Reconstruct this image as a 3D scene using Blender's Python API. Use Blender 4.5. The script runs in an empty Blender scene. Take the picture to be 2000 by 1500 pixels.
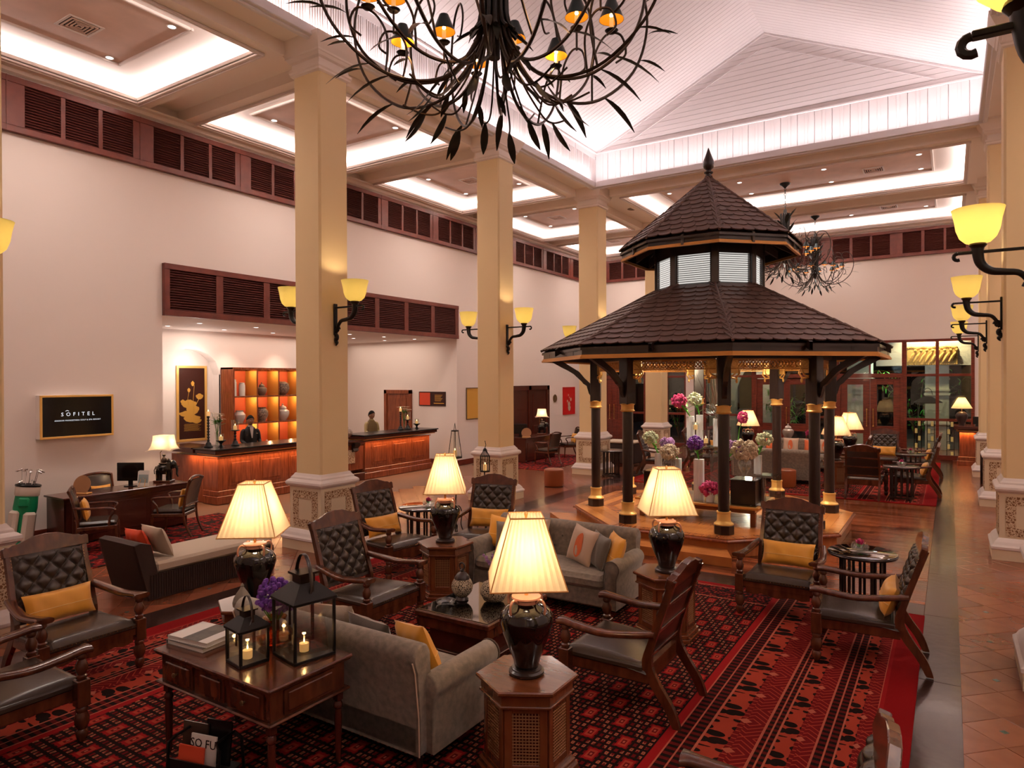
import bpy, bmesh, math, random
from mathutils import Vector, Matrix, Euler, noise
random.seed(7)
S = bpy.context.scene
COL = S.collection
PI = math.pi
# ---------------------------------------------------------------- camera, world, lights, exposure
cam = bpy.data.cameras.new('camera'); cam.sensor_width = 36.0; cam.lens = 1331.0/2000*36
cam.clip_start = 0.05; cam.clip_end = 200
co = bpy.data.objects.new('camera', cam); COL.objects.link(co); S.camera = co
yaw = math.atan(855/1331.0); pitch = -0.0055; roll = -0.0041
_f = Vector((-math.sin(yaw)*math.cos(pitch), math.cos(yaw)*math.cos(pitch), math.sin(pitch)))
_r0 = Vector((math.cos(yaw), math.sin(yaw), 0)); _u0 = _r0.cross(_f)
_r = _r0*math.cos(roll) + _u0*math.sin(roll); _u = -_r0*math.sin(roll) + _u0*math.cos(roll)
co.matrix_world = Matrix(((_r.x, _u.x, -_f.x, 0), (_r.y, _u.y, -_f.y, 0), (_r.z, _u.z, -_f.z, 2.55), (0, 0, 0, 1)))
cam.dof.use_dof = False
w = bpy.data.worlds.new('world'); S.world = w; w.use_nodes = True
w.node_tree.nodes['Background'].inputs[0].default_value = (0.02, 0.03, 0.05, 1)
w.node_tree.nodes['Background'].inputs[1].default_value = 0.3
S.view_settings.view_transform = 'Standard'; S.view_settings.look = 'None'
S.view_settings.gamma = 1.0; S.view_settings.use_curve_mapping = False
S.view_settings.exposure = 1.0
S.cycles.use_denoising = True
S.cycles.max_bounces = 7; S.cycles.diffuse_bounces = 4; S.cycles.glossy_bounces = 3
S.cycles.transmission_bounces = 5; S.cycles.transparent_max_bounces = 8
S.cycles.caustics_reflective = False; S.cycles.caustics_refractive = False
S.cycles.sample_clamp_indirect = 4.0; S.cycles.sample_clamp_direct = 0.0
S.cycles.use_adaptive_sampling = True; S.cycles.adaptive_threshold = 0.03
COVE_W = 25.0      # watts per metre-ish of the hidden cove strips
NAVE_W = 5.8
LAMP_W = 7.0
SCONCE_W = 9

def light(kind, name, loc, power, color=(1, .8, .6), rot=None, size=None, sizey=None, radius=None, spot=None, blend=.6):
    l = bpy.data.lights.new(name, kind); l.energy = power; l.color = color
    o = bpy.data.objects.new(name, l); COL.objects.link(o); o.location = loc
    if rot: o.rotation_euler = rot
    if kind == 'AREA':
        l.shape = 'RECTANGLE'; l.size = size; l.size_y = sizey or size
    if radius is not None and kind in ('POINT', 'SPOT'): l.shadow_soft_size = radius
    if kind == 'SPOT': l.spot_size = spot; l.spot_blend = blend
    o['kind'] = 'helper'
    return o
ZF, ZS = 7.50, 7.70                      # underside of the dropped bay frames, and of the soffit between them
WX, BY = -12.40, 25.30                   # left wall, back wall
NX0, NX1, NY1 = -7.90, 0.50, 16.40       # the opening of the high nave vault
NY0 = -3.0
BAYS = [(-12.10, -8.78, 3.03, 6.60), (-12.10, -8.78, 7.82, 11.39), (-12.10, -8.78, 12.61, 16.18), (-12.10, -8.78, 17.40, 20.97),
        (-12.10, -8.78, 22.10, 25.0), (-7.45, 0.30, 17.22, 20.65), (-7.45, 0.30, 22.02, 25.0), (-12.10, -8.78, -1.76, 1.81)]
RBAYS = [(1.45, 4.7, b[2], b[3]) for b in BAYS[:5]+BAYS[7:8]]
WARMW = (1.0, .90, .88)
def cove_lights(b):
    x0, x1, y0, y1 = b
    z = ZF+.085; m = .13
    for (cx, cy, lx, ly, ax) in (((x0+x1)/2, y0-m, x1-x0, .06, 0), ((x0+x1)/2, y1+m, x1-x0, .06, 0),
                                 (x0-m, (y0+y1)/2, .06, y1-y0, 1), (x1+m, (y0+y1)/2, .06, y1-y0, 1)):
        light('AREA', 'cove_strip', (cx, cy, z), COVE_W*max(lx, ly)/3.5, WARMW, (PI, 0, 0), lx, ly)
for b in BAYS+RBAYS: cove_lights(b)
for b in BAYS+RBAYS:                      # the recessed downlights of each bay, one wide beam per bay
    light('SPOT', 'bay_downlight', ((b[0]+b[1])/2, (b[2]+b[3])/2, ZF+.20), 215, (1, .86, .76), (0, 0, 0), spot=2.85, radius=.5, blend=1.)
NL = NY1-NY0
for x in (NX0-.14, NX1+.14):
    s = 1 if x < -3 else -1
    light('AREA', 'vault_strip', (x, (NY0+NY1)/2, ZS+.105), NAVE_W*NL, (1, .86, .86), (PI, -s*.25, 0), .06, NL)
light('AREA', 'vault_strip', ((NX0+NX1)/2, NY1+.14, ZS+.105), NAVE_W*8.0, (1, .86, .86), (PI+.25, 0, 0), 8.2, .06)

# ---------------------------------------------------------------- materials
M = {}
def mat(name, col=(.5, .5, .5), rough=.5, metal=0., spec=.5, bump=0., bscale=60., var=0., vscale=6., var2=None, coat=0., sheen=0., stretch=None, emit=None, es=0., alpha=1., trans=0., ior=1.45):
    m = bpy.data.materials.new(name); m.use_nodes = True; nt = m.node_tree; N = nt.nodes; L = nt.links
    p = N['Principled BSDF']
    p.inputs['Base Color'].default_value = (*col, 1); p.inputs['Roughness'].default_value = rough
    p.inputs['Metallic'].default_value = metal; p.inputs['Specular IOR Level'].default_value = spec
    p.inputs['Coat Weight'].default_value = coat; p.inputs['Coat Roughness'].default_value = .08
    p.inputs['Sheen Weight'].default_value = sheen; p.inputs['IOR'].default_value = ior
    p.inputs['Transmission Weight'].default_value = trans
    if emit: p.inputs['Emission Color'].default_value = (*emit, 1); p.inputs['Emission Strength'].default_value = es
    co_ = None
    if bump or var:
        tc = N.new('ShaderNodeTexCoord'); mp = N.new('ShaderNodeMapping'); L.new(tc.outputs['Object'], mp.inputs[0])
        if stretch: mp.inputs['Scale'].default_value = stretch
        co_ = mp.outputs[0]
    if var:
        n = N.new('ShaderNodeTexNoise'); n.inputs['Scale'].default_value = vscale; n.inputs['Detail'].default_value = 4; L.new(co_, n.inputs['Vector'])
        r = N.new('ShaderNodeValToRGB'); L.new(n.outputs['Fac'], r.inputs[0])
        c2 = var2 or tuple(max(0, c*(1-var)) for c in col)
        r.color_ramp.elements[0].color = (*c2, 1); r.color_ramp.elements[0].position = .32
        r.color_ramp.elements[1].color = (*col, 1); r.color_ramp.elements[1].position = .68
        L.new(r.outputs[0], p.inputs['Base Color'])
    if bump:
        n = N.new('ShaderNodeTexNoise'); n.inputs['Scale'].default_value = bscale; n.inputs['Detail'].default_value = 3; L.new(co_, n.inputs['Vector'])
        b = N.new('ShaderNodeBump'); b.inputs['Strength'].default_value = bump; b.inputs['Distance'].default_value = .01; L.new(n.outputs['Fac'], b.inputs['Height'])
        L.new(b.outputs[0], p.inputs['Normal'])
    M[name] = m; return m
mat('wall_paint', (.85, .75, .70), .7, bump=.05, bscale=90)
mat('soffit_paint', (.93, .81, .72), .6)
mat('tray_plank', (.72, .50, .41), .55, var=.12, vscale=3, stretch=(1, 1, 1))
mat('white_trim', (.80, .70, .66), .5)
mat('vault_white', (.80, .74, .74), .55)
mat('column_cream', (.85, .64, .35), .6, bump=.04, bscale=50)
mat('plinth_pink', (.78, .66, .58), .55)
mat('plinth_cream', (.74, .60, .42), .6)
mat('red_wood', (.20, .034, .018), .32, var=.5, vscale=5, stretch=(1, 1, 8), coat=.15)
mat('band_wood', (.15, .030, .018), .4, var=.3, vscale=6)
mat('band_slat', (.060, .014, .010), .75, spec=.2)
mat('band_dark', (.02, .006, .005), .7)
mat('desk_wood', (.30, .075, .028), .25, var=.45, vscale=5, stretch=(5, 5, .6), coat=.35)
mat('desk_dark', (.07, .015, .009), .22, coat=.3)
mat('pale_wood', (.75, .38, .12), .35)
mat('chair_wood', (.12, .032, .014), .22, var=.5, vscale=5, stretch=(3, 3, 1), coat=.4)
mat('hex_wood', (.20, .060, .022), .2, var=.35, vscale=4, stretch=(1, 6, 1), coat=.4)
mat('dark_wood', (.022, .010, .007), .3, coat=.3)
mat('post_wood', (.030, .014, .011), .3, coat=.2, var=.4, vscale=9, stretch=(6, 6, .5))
mat('shingle', (.115, .055, .040), .5, var=.35, vscale=3)
mat('gold', (.90, .55, .16), .38, .45)
mat('gold_trim', (.60, .27, .06), .35, .25)
mat('leather', (.048, .031, .023), .27, bump=.05, bscale=140, spec=.6)
mat('leather_tan', (.30, .075, .025), .3)
mat('stud', (.55, .33, .15), .25, 1.)
mat('yellow_silk', (.80, .36, .035), .42, sheen=.3, bump=.15, bscale=120, stretch=(.2, 1, 6))
mat('yellow_line', (.95, .66, .25), .5)
mat('sofa_cloth', (.25, .195, .145), .75, var=.4, vscale=22, sheen=.35, bump=.15, bscale=150)
mat('sofa_dark', (.12, .09, .07), .8, var=.3, vscale=22, sheen=.2)
mat('beige_cloth', (.50, .40, .30), .75, bump=.3, bscale=160)
mat('grey_silk', (.11, .085, .065), .45, sheen=.4, bump=.2, bscale=60)
mat('peach_silk', (.60, .42, .30), .5, sheen=.3, bump=.1, bscale=60)
mat('red_cloth', (.75, .08, .03), .6)
mat('orange_print', (.75, .16, .05), .6)
mat('wicker', (.028, .012, .008), .6)
mat('cane', (.30, .13, .05), .6)
mat('black_glaze', (.006, .004, .004), .06, coat=.6)
mat('copper_glaze', (.62, .30, .20), .12, coat=.8)
mat('pearl_glaze', (.70, .62, .58), .12, coat=.8)
mat('black_iron', (.012, .010, .009), .42, .4)
mat('bronze_iron', (.035, .022, .015), .35, .7)
mat('shade_metal', (.035, .05, .055), .35, .6)
mat('brass', (.80, .50, .18), .25, 1.)
mat('chrome', (.7, .7, .7), .18, 1.)
mat('white_gloss', (.75, .72, .68), .2)
mat('frost_white', (.88, .90, .90), .35)
mat('paper', (.80, .76, .70), .7)
mat('black_plastic', (.008, .008, .009), .25)
mat('screen_black', (.003, .003, .004), .12)
mat('stone_grey', (.22, .19, .15), .9, bump=.6, bscale=25)
mat('green_bag', (.0, .22, .08), .5)
mat('white_bag', (.62, .52, .44), .6)
mat('ceramic_net', (.42, .33, .22), .8)
mat('net_dark', (.08, .05, .03), .8)
mat('skin', (.34, .17, .10), .5)
mat('hair_black', (.006, .005, .005), .85, spec=.2)
mat('suit_black', (.010, .009, .010), .7)
mat('shirt_white', (.7, .62, .6), .7)
mat('shirt_khaki', (.42, .33, .16), .7)
mat('vest_brown', (.14, .09, .03), .7)
mat('purple_petal', (.22, .06, .42), .6, var=.4, vscale=60)
mat('lilac_petal', (.50, .26, .55), .6, var=.4, vscale=80)
mat('pink_petal', (.72, .06, .22), .6, var=.5, vscale=60)
mat('cream_petal', (.76, .62, .44), .7, var=.3, vscale=80)
mat('white_petal', (.72, .76, .50), .6, var=.3, vscale=80)
mat('leaf_green', (.05, .22, .02), .45)
mat('leaf_bright', (.10, .42, .04), .5)
mat('leaf_grey', (.30, .36, .36), .7)
mat('twig', (.20, .10, .06), .7)
mat('leaf_iron', (.02, .022, .018), .4, .5)
mat('amber', (.9, .35, .02), .05, trans=.85)
mat('out_wall', (.62, .56, .46), .8)
mat('stone_gold', (.62, .36, .10), .8, bump=.8, bscale=14)
mat('night', (.004, .005, .004), .9)
mat('grout', (.16, .075, .045), .8)
mat('tile_green', (.03, .07, .05), .3)
mat('red_lacquer', (.55, .012, .012), .35)
mat('bronze_disc', (.16, .09, .035), .5, .4)
mat('jar_speck', (.45, .33, .25), .35, var=.8, vscale=28)
mat('silver_jar', (.62, .55, .48), .25, .6)
mat('pot_dark', (.05, .03, .025), .3)
mat('coral_back', (.80, .16, .07), .6)
mat('amber_panel', (.70, .30, .06), .5)

def emis(name, col, s):
    m = bpy.data.materials.new(name); m.use_nodes = True; nt = m.node_tree
    nt.nodes.remove(nt.nodes['Principled BSDF']); e = nt.nodes.new('ShaderNodeEmission')
    e.inputs[0].default_value = (*col, 1); e.inputs[1].default_value = s
    nt.links.new(e.outputs[0], nt.nodes['Material Output'].inputs[0]); M[name] = m; return m
emis('bulb', (1, .62, .25), 7); emis('flame', (1, .55, .18), 6); emis('downlight_glow', (1, .9, .85), 3)
emis('screen_text', (.9, .9, .95), .5)
def translucent(name, col, tcol, mix=.55, es=0., ecol=(1, .6, .2)):
    m = bpy.data.materials.new(name); m.use_nodes = True; nt = m.node_tree; N = nt.nodes; L = nt.links
    N.remove(N['Principled BSDF'])
    d = N.new('ShaderNodeBsdfDiffuse'); d.inputs[0].default_value = (*col, 1)
    t = N.new('ShaderNodeBsdfTranslucent'); t.inputs[0].default_value = (*tcol, 1)
    mx = N.new('ShaderNodeMixShader'); mx.inputs[0].default_value = mix
    L.new(d.outputs[0], mx.inputs[1]); L.new(t.outputs[0], mx.inputs[2]); out = mx.outputs[0]
    if es:
        e = N.new('ShaderNodeEmission'); e.inputs[0].default_value = (*ecol, 1); e.inputs[1].default_value = es
        a = N.new('ShaderNodeAddShader'); L.new(out, a.inputs[0]); L.new(e.outputs[0], a.inputs[1]); out = a.outputs[0]
    L.new(out, N['Material Output'].inputs[0]); M[name] = m; return m
translucent('lamp_shade', (.85, .74, .52), (.90, .76, .50), .6, .05, (1, .75, .42))
translucent('lamp_shade_white', (.85, .75, .6), (.85, .72, .55), .5)
translucent('alabaster', (.50, .45, .28), (.54, .47, .26), .7, .04, (1, .66, .15))
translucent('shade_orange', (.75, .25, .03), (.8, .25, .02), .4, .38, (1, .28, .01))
translucent('candle_wax', (.85, .75, .6), (.85, .6, .35), .5, .15)
def glassy(name, tint=(1, 1, 1), refl=.12, rough=.02):
    m = bpy.data.materials.new(name); m.use_nodes = True; nt = m.node_tree; N = nt.nodes; L = nt.links
    N.remove(N['Principled BSDF'])
    t = N.new('ShaderNodeBsdfTransparent'); t.inputs[0].default_value = (*tint, 1)
    g = N.new('ShaderNodeBsdfGlossy'); g.inputs['Roughness'].default_value = rough
    fr = N.new('ShaderNodeLayerWeight'); fr.inputs[0].default_value = .5
    pw_ = N.new('ShaderNodeMath'); pw_.operation = 'POWER'; pw_.inputs[1].default_value = 4.0; L.new(fr.outputs['Facing'], pw_.inputs[0])
    ad = N.new('ShaderNodeMath'); ad.operation = 'MULTIPLY_ADD'; ad.inputs[1].default_value = .7; ad.inputs[2].default_value = refl+.03; L.new(pw_.outputs[0], ad.inputs[0])
    mx = N.new('ShaderNodeMixShader'); L.new(ad.outputs[0], mx.inputs[0])
    L.new(t.outputs[0], mx.inputs[1]); L.new(g.outputs[0], mx.inputs[2]); L.new(mx.outputs[0], N['Material Output'].inputs[0]); M[name] = m; return m
glassy('glass', (.95, .97, .96), .07); glassy('window_glass', (.8, .85, .82), .06); glassy('table_glass', (.35, .33, .28), .40, .05)
glassy('amber_glass', (.9, .5, .05), .05)

def wood_planks(name, c1, c2, rough, scale, spec=.5):
    m = mat(name, c1, rough, spec=spec, coat=.12); nt = m.node_tree; N = nt.nodes; L = nt.links; p = N['Principled BSDF']
    tc = N.new('ShaderNodeTexCoord'); oi = N.new('ShaderNodeObjectInfo')
    mp = N.new('ShaderNodeMapping'); mp.inputs['Scale'].default_value = scale; L.new(tc.outputs['Object'], mp.inputs[0])
    n = N.new('ShaderNodeTexNoise'); n.inputs['Scale'].default_value = 3; n.inputs['Detail'].default_value = 5; L.new(mp.outputs[0], n.inputs['Vector'])
    ad = N.new('ShaderNodeMath'); ad.operation = 'MULTIPLY_ADD'; ad.inputs[1].default_value = .55; L.new(oi.outputs['Random'], ad.inputs[0]); 
    ml = N.new('ShaderNodeMath'); ml.operation = 'MULTIPLY'; ml.inputs[1].default_value = .6; L.new(n.outputs['Fac'], ml.inputs[0]); L.new(ml.outputs[0], ad.inputs[2])
    r = N.new('ShaderNodeValToRGB'); r.color_ramp.elements[0].color = (*c2, 1); r.color_ramp.elements[0].position = .28
    r.color_ramp.elements[1].color = (*c1, 1); r.color_ramp.elements[1].position = .8; L.new(ad.outputs[0], r.inputs[0]); L.new(r.outputs[0], p.inputs['Base Color'])
    nb = N.new('ShaderNodeTexNoise'); nb.inputs['Scale'].default_value = 7; L.new(tc.outputs['Object'], nb.inputs['Vector'])
    b = N.new('ShaderNodeBump'); b.inputs['Strength'].default_value = .12; b.inputs['Distance'].default_value = .02; L.new(nb.outputs['Fac'], b.inputs['Height']); L.new(b.outputs[0], p.inputs['Normal'])
    return m
wood_planks('floor_plank', (.30, .075, .024), (.06, .012, .005), .18, (1, 9, 1))
wood_planks('dais_plank', (.60, .22, .06), (.32, .09, .025), .18, (1, 9, 1))
wood_planks('terracotta', (.25, .076, .034), (.16, .045, .020), .24, (2, 2, 1))
wood_planks('dark_stone', (.06, .026, .020), (.025, .011, .009), .20, (2, 2, 1), .3)
# ---------------------------------------------------------------- mesh helpers
class MB:
    def __init__(s): s.v = []; s.f = []; s.sm = []; s.mi = []; s.T = Matrix.Identity(4); s.cm = 0
    def add(s, vs, fs, smooth=False):
        b = len(s.v); T = s.T
        s.v.extend([tuple(T @ Vector(p)) for p in vs])
        for f in fs: s.f.append([i+b for i in f]); s.sm.append(smooth); s.mi.append(s.cm)
        return s
    def box(s, x0, x1, y0, y1, z0, z1, c=0.):
        if x1 < x0: x0, x1 = x1, x0
        if y1 < y0: y0, y1 = y1, y0
        if z1 < z0: z0, z1 = z1, z0
        c = min(c, (x1-x0)*.49, (y1-y0)*.49, (z1-z0)*.49)
        if c <= 0:
            return s.add([(x0,y0,z0),(x1,y0,z0),(x1,y1,z0),(x0,y1,z0),(x0,y0,z1),(x1,y0,z1),(x1,y1,z1),(x0,y1,z1)],
                         [(0,3,2,1),(4,5,6,7),(0,1,5,4),(1,2,6,5),(2,3,7,6),(3,0,4,7)])
        V = []; idx = {}
        for ix in (0, 1):
            for iy in (0, 1):
                for iz in (0, 1):
                    X = (x0, x1)[ix]; Y = (y0, y1)[iy]; Z = (z0, z1)[iz]
                    sx = c if ix == 0 else -c; sy = c if iy == 0 else -c; sz = c if iz == 0 else -c
                    for a, p in enumerate(((X, Y+sy, Z+sz), (X+sx, Y, Z+sz), (X+sx, Y+sy, Z))):
                        idx[(ix, iy, iz, a)] = len(V); V.append(p)
        F = []
        for i in (0, 1):
            q = [idx[(i, 0, 0, 0)], idx[(i, 1, 0, 0)], idx[(i, 1, 1, 0)], idx[(i, 0, 1, 0)]]; F.append(q if i else q[::-1])
            q = [idx[(0, i, 0, 1)], idx[(0, i, 1, 1)], idx[(1, i, 1, 1)], idx[(1, i, 0, 1)]]; F.append(q if i else q[::-1])
            q = [idx[(0, 0, i, 2)], idx[(1, 0, i, 2)], idx[(1, 1, i, 2)], idx[(0, 1, i, 2)]]; F.append(q if i else q[::-1])
        for iy in (0, 1):
            for iz in (0, 1):
                q = [idx[(0, iy, iz, 1)], idx[(1, iy, iz, 1)], idx[(1, iy, iz, 2)], idx[(0, iy, iz, 2)]]; F.append(q if (iy ^ iz) == 0 else q[::-1])
        for ix in (0, 1):
            for iz in (0, 1):
                q = [idx[(ix, 0, iz, 0)], idx[(ix, 1, iz, 0)], idx[(ix, 1, iz, 2)], idx[(ix, 0, iz, 2)]]; F.append(q if (ix ^ iz) == 1 else q[::-1])
        for ix in (0, 1):
            for iy in (0, 1):
                q = [idx[(ix, iy, 0, 0)], idx[(ix, iy, 1, 0)], idx[(ix, iy, 1, 1)], idx[(ix, iy, 0, 1)]]; F.append(q if (ix ^ iy) == 0 else q[::-1])
        for k in idx:
            if k[3] == 0:
                t = [idx[(k[0], k[1], k[2], a)] for a in (0, 1, 2)]
                F.append(t if (k[0]+k[1]+k[2]) % 2 == 1 else t[::-1])
        return s.add(V, F)
    def lathe(s, prof, n=24, c=(0, 0, 0), smooth=True, cap=True, a0=0., squash=1.):
        V = []; F = []
        for r, z in prof:
            for k in range(n):
                a = a0+2*PI*k/n; V.append((c[0]+r*math.cos(a), c[1]+r*math.sin(a)*squash, c[2]+z))
        for i in range(len(prof)-1):
            for k in range(n):
                F.append((i*n+k, i*n+(k+1) % n, (i+1)*n+(k+1) % n, (i+1)*n+k))
        s.add(V, F, smooth)
        if cap:
            b = len(s.v)-len(V)
            for i, rev in ((0, True), (len(prof)-1, False)):
                if prof[i][0] > 1e-4:
                    q = [b+i*n+k for k in range(n)]; s.f.append(q[::-1] if rev else q); s.sm.append(False); s.mi.append(s.cm)
        return s
    def prism(s, pts, z0, z1, smooth=False, c=0.):
        n = len(pts)
        rings = [(pts, z0), (pts, z1)]
        if c: 
            mx = sum(p[0] for p in pts)/n; my = sum(p[1] for p in pts)/n
            def ins(P): return [(mx+(x-mx)*(1-c/max(.01, math.hypot(x-mx, y-my))), my+(y-my)*(1-c/max(.01, math.hypot(x-mx, y-my)))) for x, y in P]
            rings = [(ins(pts), z0), (pts, z0+c), (pts, z1-c), (ins(pts), z1)]
        V = [(x, y, z) for P, z in rings for x, y in P]
        F = [tuple(range(n))[::-1], tuple(range((len(rings)-1)*n, len(rings)*n))]
        for i in range(len(rings)-1):
            for k in range(n): F.append((i*n+k, i*n+(k+1) % n, (i+1)*n+(k+1) % n, (i+1)*n+k))
        return s.add(V, F, smooth)
    def prism_ax(s, pts, a, b, ax='x', smooth=False, c=0.):
        """2D outline (u,v=z) extruded along x (outline in y,z) or y (outline in x,z)"""
        T0 = s.T
        if ax == 'x': s.T = T0 @ Matrix(((0, 0, 1, 0), (1, 0, 0, 0), (0, 1, 0, 0), (0, 0, 0, 1)))
        else: s.T = T0 @ Matrix(((1, 0, 0, 0), (0, 0, -1, 0), (0, 1, 0, 0), (0, 0, 0, 1))); a, b = -b, -a
        s.prism(pts, a, b, smooth, c); s.T = T0; return s
    def tube(s, pts, r, n=8, smooth=True, flat=1., cap=True, closed=False):
        P = [Vector(p) for p in pts]; m = len(P)
        R = r if isinstance(r, (list, tuple)) else [r]*m
        V = []; F = []
        up = None
        for i in range(m):
            if closed: t = P[(i+1) % m]-P[i-1]
            else: t = P[min(i+1, m-1)]-P[max(i-1, 0)]
            if t.length < 1e-9: t = Vector((0, 0, 1))
            t.normalize()
            if up is None:
                up = Vector((0, 0, 1)) if abs(t.z) < .9 else Vector((1, 0, 0))
            u = (up - t*up.dot(t))
            if u.length < 1e-6: u = t.orthogonal()
            u.normalize(); w_ = t.cross(u); up = u
            for k in range(n):
                a = 2*PI*k/n; V.append(tuple(P[i]+(u*math.cos(a)*flat+w_*math.sin(a))*R[i]))
        for i in range(m if closed else m-1):
            j = (i+1) % m
            for k in range(n): F.append((i*n+k, i*n+(k+1) % n, j*n+(k+1) % n, j*n+k))
        if cap and not closed: F += [tuple(range(n))[::-1], tuple(range((m-1)*n, m*n))]
        return s.add(V, F, smooth)
    def sphere(s, c, r, nu=12, nv=8, sc=(1, 1, 1)):
        prof = [(max(1e-5, math.sin(PI*i/nv)), -math.cos(PI*i/nv)) for i in range(nv+1)]
        T0 = s.T; s.T = T0 @ Matrix.Translation(c) @ Matrix.Diagonal((r*sc[0], r*sc[1], r*sc[2], 1)); s.lathe(prof, nu, cap=False); s.T = T0; return s
    def grid(s, fn, nu, nv, smooth=True, flip=False):
        V = [fn(i/nu, j/nv) for j in range(nv+1) for i in range(nu+1)]
        F = []
        for j in range(nv):
            for i in range(nu):
                a = j*(nu+1)+i; q = (a, a+1, a+nu+2, a+nu+1); F.append(q[::-1] if flip else q)
        return s.add(V, F, smooth)
    def leaf(s, base, d, L, W, up=(0, 0, 1), curl=.2, n=5, th=.003):
        d = Vector(d).normalized(); up = Vector(up); sd = d.cross(up)
        if sd.length < 1e-4: sd = d.orthogonal()
        sd.normalize(); nn = sd.cross(d).normalized(); B = Vector(base)
        V = []; F = []
        for i in range(n+1):
            t = i/n; wd = W*math.sin(PI*min(1, t*.93+.05))**.8*.5; ce = B+d*L*t+nn*(-curl*L*t*t)
            V += [tuple(ce-sd*wd), tuple(ce+nn*(-wd*.3)), tuple(ce+sd*wd)]
        for i in range(n):
            a = i*3; F += [(a, a+1, a+4, a+3), (a+1, a+2, a+5, a+4)]
        return s.add(V, F, True)
def mesh_of(mb, name, mats, angle=.7):
    me = bpy.data.meshes.new(name); me.from_pydata(mb.v, [], mb.f); 
    me.polygons.foreach_set('use_smooth', mb.sm)
    if any(mb.mi): me.polygons.foreach_set('material_index', mb.mi)
    for m in (mats if isinstance(mats, (list, tuple)) else [mats]): me.materials.append(M[m])
    if any(mb.sm): me.set_sharp_from_angle(angle=angle)
    me.update(); return me
def obj(name, mb, mats, parent=None, loc=None, rz=0., angle=.7):
    me = mb if isinstance(mb, bpy.types.Mesh) else mesh_of(mb, name, mats, angle)
    o = bpy.data.objects.new(name, me); COL.objects.link(o)
    if parent is not None: o.parent = parent
    if loc is not None: o.location = loc
    if rz: o.rotation_euler = (0, 0, rz)
    return o
def tag(o, label, cat, group=None, kind=None):
    o['label'] = label; o['category'] = cat
    if group: o['group'] = group
    if kind: o['kind'] = kind
    return o
def thing(name, label, cat, loc=(0, 0, 0), rz=0., group=None):
    o = bpy.data.objects.new(name, None); COL.objects.link(o); o.location = loc; o.rotation_euler = (0, 0, rz); o.empty_display_size = .1
    return tag(o, label, cat, group)
def struct(name, mb, m, parent=None, label=None):
    o = obj(name, mb, m, parent)
    if parent is None: o['kind'] = 'structure'
    if label: o['label'] = label
    return o
def ssetting(name, loc=(0, 0, 0)):
    o = bpy.data.objects.new(name, None); COL.objects.link(o); o.location = loc; o['kind'] = 'structure'; return o
def stuff(o): o['kind'] = 'stuff'; return o
def copy_tree(o, parent=None):
    c = o.copy(); COL.objects.link(c); c.parent = parent
    for ch in list(o.children): copy_tree(ch, c)
    return c
def place(proto, used, loc, rz=0., label=None, group=None, sc=None):
    """first call moves the prototype itself; later ones copy the thing and each of its parts"""
    if used.get(proto.name): o = copy_tree(proto)
    else: o = proto; used[proto.name] = 1
    o.location = loc; o.rotation_euler = (0, 0, rz)
    if sc: o.scale = (sc, sc, sc)
    if label: o['label'] = label
    if group: o['group'] = group
    return o
USED = {}
def B(x0, x1, y0, y1, z0, z1, c=0.): return MB().box(x0, x1, y0, y1, z0, z1, c)
def arc(cx, cz, r, a0, a1, n): return [(cx+r*math.cos(a0+(a1-a0)*i/n), cz+r*math.sin(a0+(a1-a0)*i/n)) for i in range(n+1)]
def spline(P, n=8):
    """Catmull-Rom through 3D points"""
    P = [Vector(p) for p in P]; out = []
    for i in range(len(P)-1):
        p0 = P[max(i-1, 0)]; p1 = P[i]; p2 = P[i+1]; p3 = P[min(i+2, len(P)-1)]
        for k in range(n):
            t = k/n; out.append(.5*((2*p1)+(p2-p0)*t+(2*p0-5*p1+4*p2-p3)*t*t+(3*p1-p0-3*p2+p3)*t**3))
    out.append(P[-1]); return out
def text_mesh(body, size, depth=.002):
    c = bpy.data.curves.new('text', 'FONT'); c.body = body; c.size = size; c.extrude = depth; c.align_x = 'CENTER'; c.align_y = 'CENTER'; c.resolution_u = 2
    return c
def text_obj(name, body, size, matn, parent, M4, depth=.002, spacing=1.):
    c = text_mesh(body, size, depth); c.space_character = spacing
    tmp = bpy.data.objects.new('lettering_curve', c); COL.objects.link(tmp); bpy.context.view_layer.update()
    me = bpy.data.meshes.new_from_object(tmp); bpy.data.objects.remove(tmp); bpy.data.curves.remove(c)
    me.materials.clear(); me.materials.append(M[matn])
    o = bpy.data.objects.new(name, me); COL.objects.link(o); o.parent = parent; o.matrix_local = M4; return o
# ---------------------------------------------------------------- floor
fl = ssetting('floor')
struct('floor_bed', B(-18, 5.2, -4, 29.5, -.12, -.008), 'grout', fl)
def clip_tile(cx, cy, h=.3536, g=.004):
    r = (h-g)/2*math.sqrt(2); return r
TR = clip_tile(0, 0)
tm = MB().prism([(TR*math.cos(k*PI/2), TR*math.sin(k*PI/2)) for k in range(4)], -.012, 0., c=.003)
tile_me = mesh_of(tm, 'tile', 'terracotta')
tiles = []
for i in range(-44, 12):
    for j in range(-16, 130):
        x = .33+.25*i; y = 5.03+.25*(j-20)
        if (i+j) % 2: continue
        if x > -17.6 and x < 5 and -3.5 < y < 25.2: 
            if (x < -7.2 and (x > -12.5 or (7.3 < y < 16.2))) or (x > .02 and x < 3.2): tiles.append((x, y, (i % 2 == 0 and (j % 4 == 0))))
def vis(x, y): 
    d = _f.x*x+_f.y*y
    if d < .5: return 9e9
    px = 1000+1331*(_r0.x*x+_r0.y*y)/d
    return d if -40 < px < 2040 and (1331*2.5/d < 820) else 9e9
tiles = [t for t in tiles if not (t[0] < -9 and t[1] < 0)]
tiles.sort(key=lambda t: vis(t[0], t[1]))
for (x, y, _g) in tiles[:300]: obj('tile', tile_me, None, fl, (x, y, 0))
rest = MB()
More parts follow.
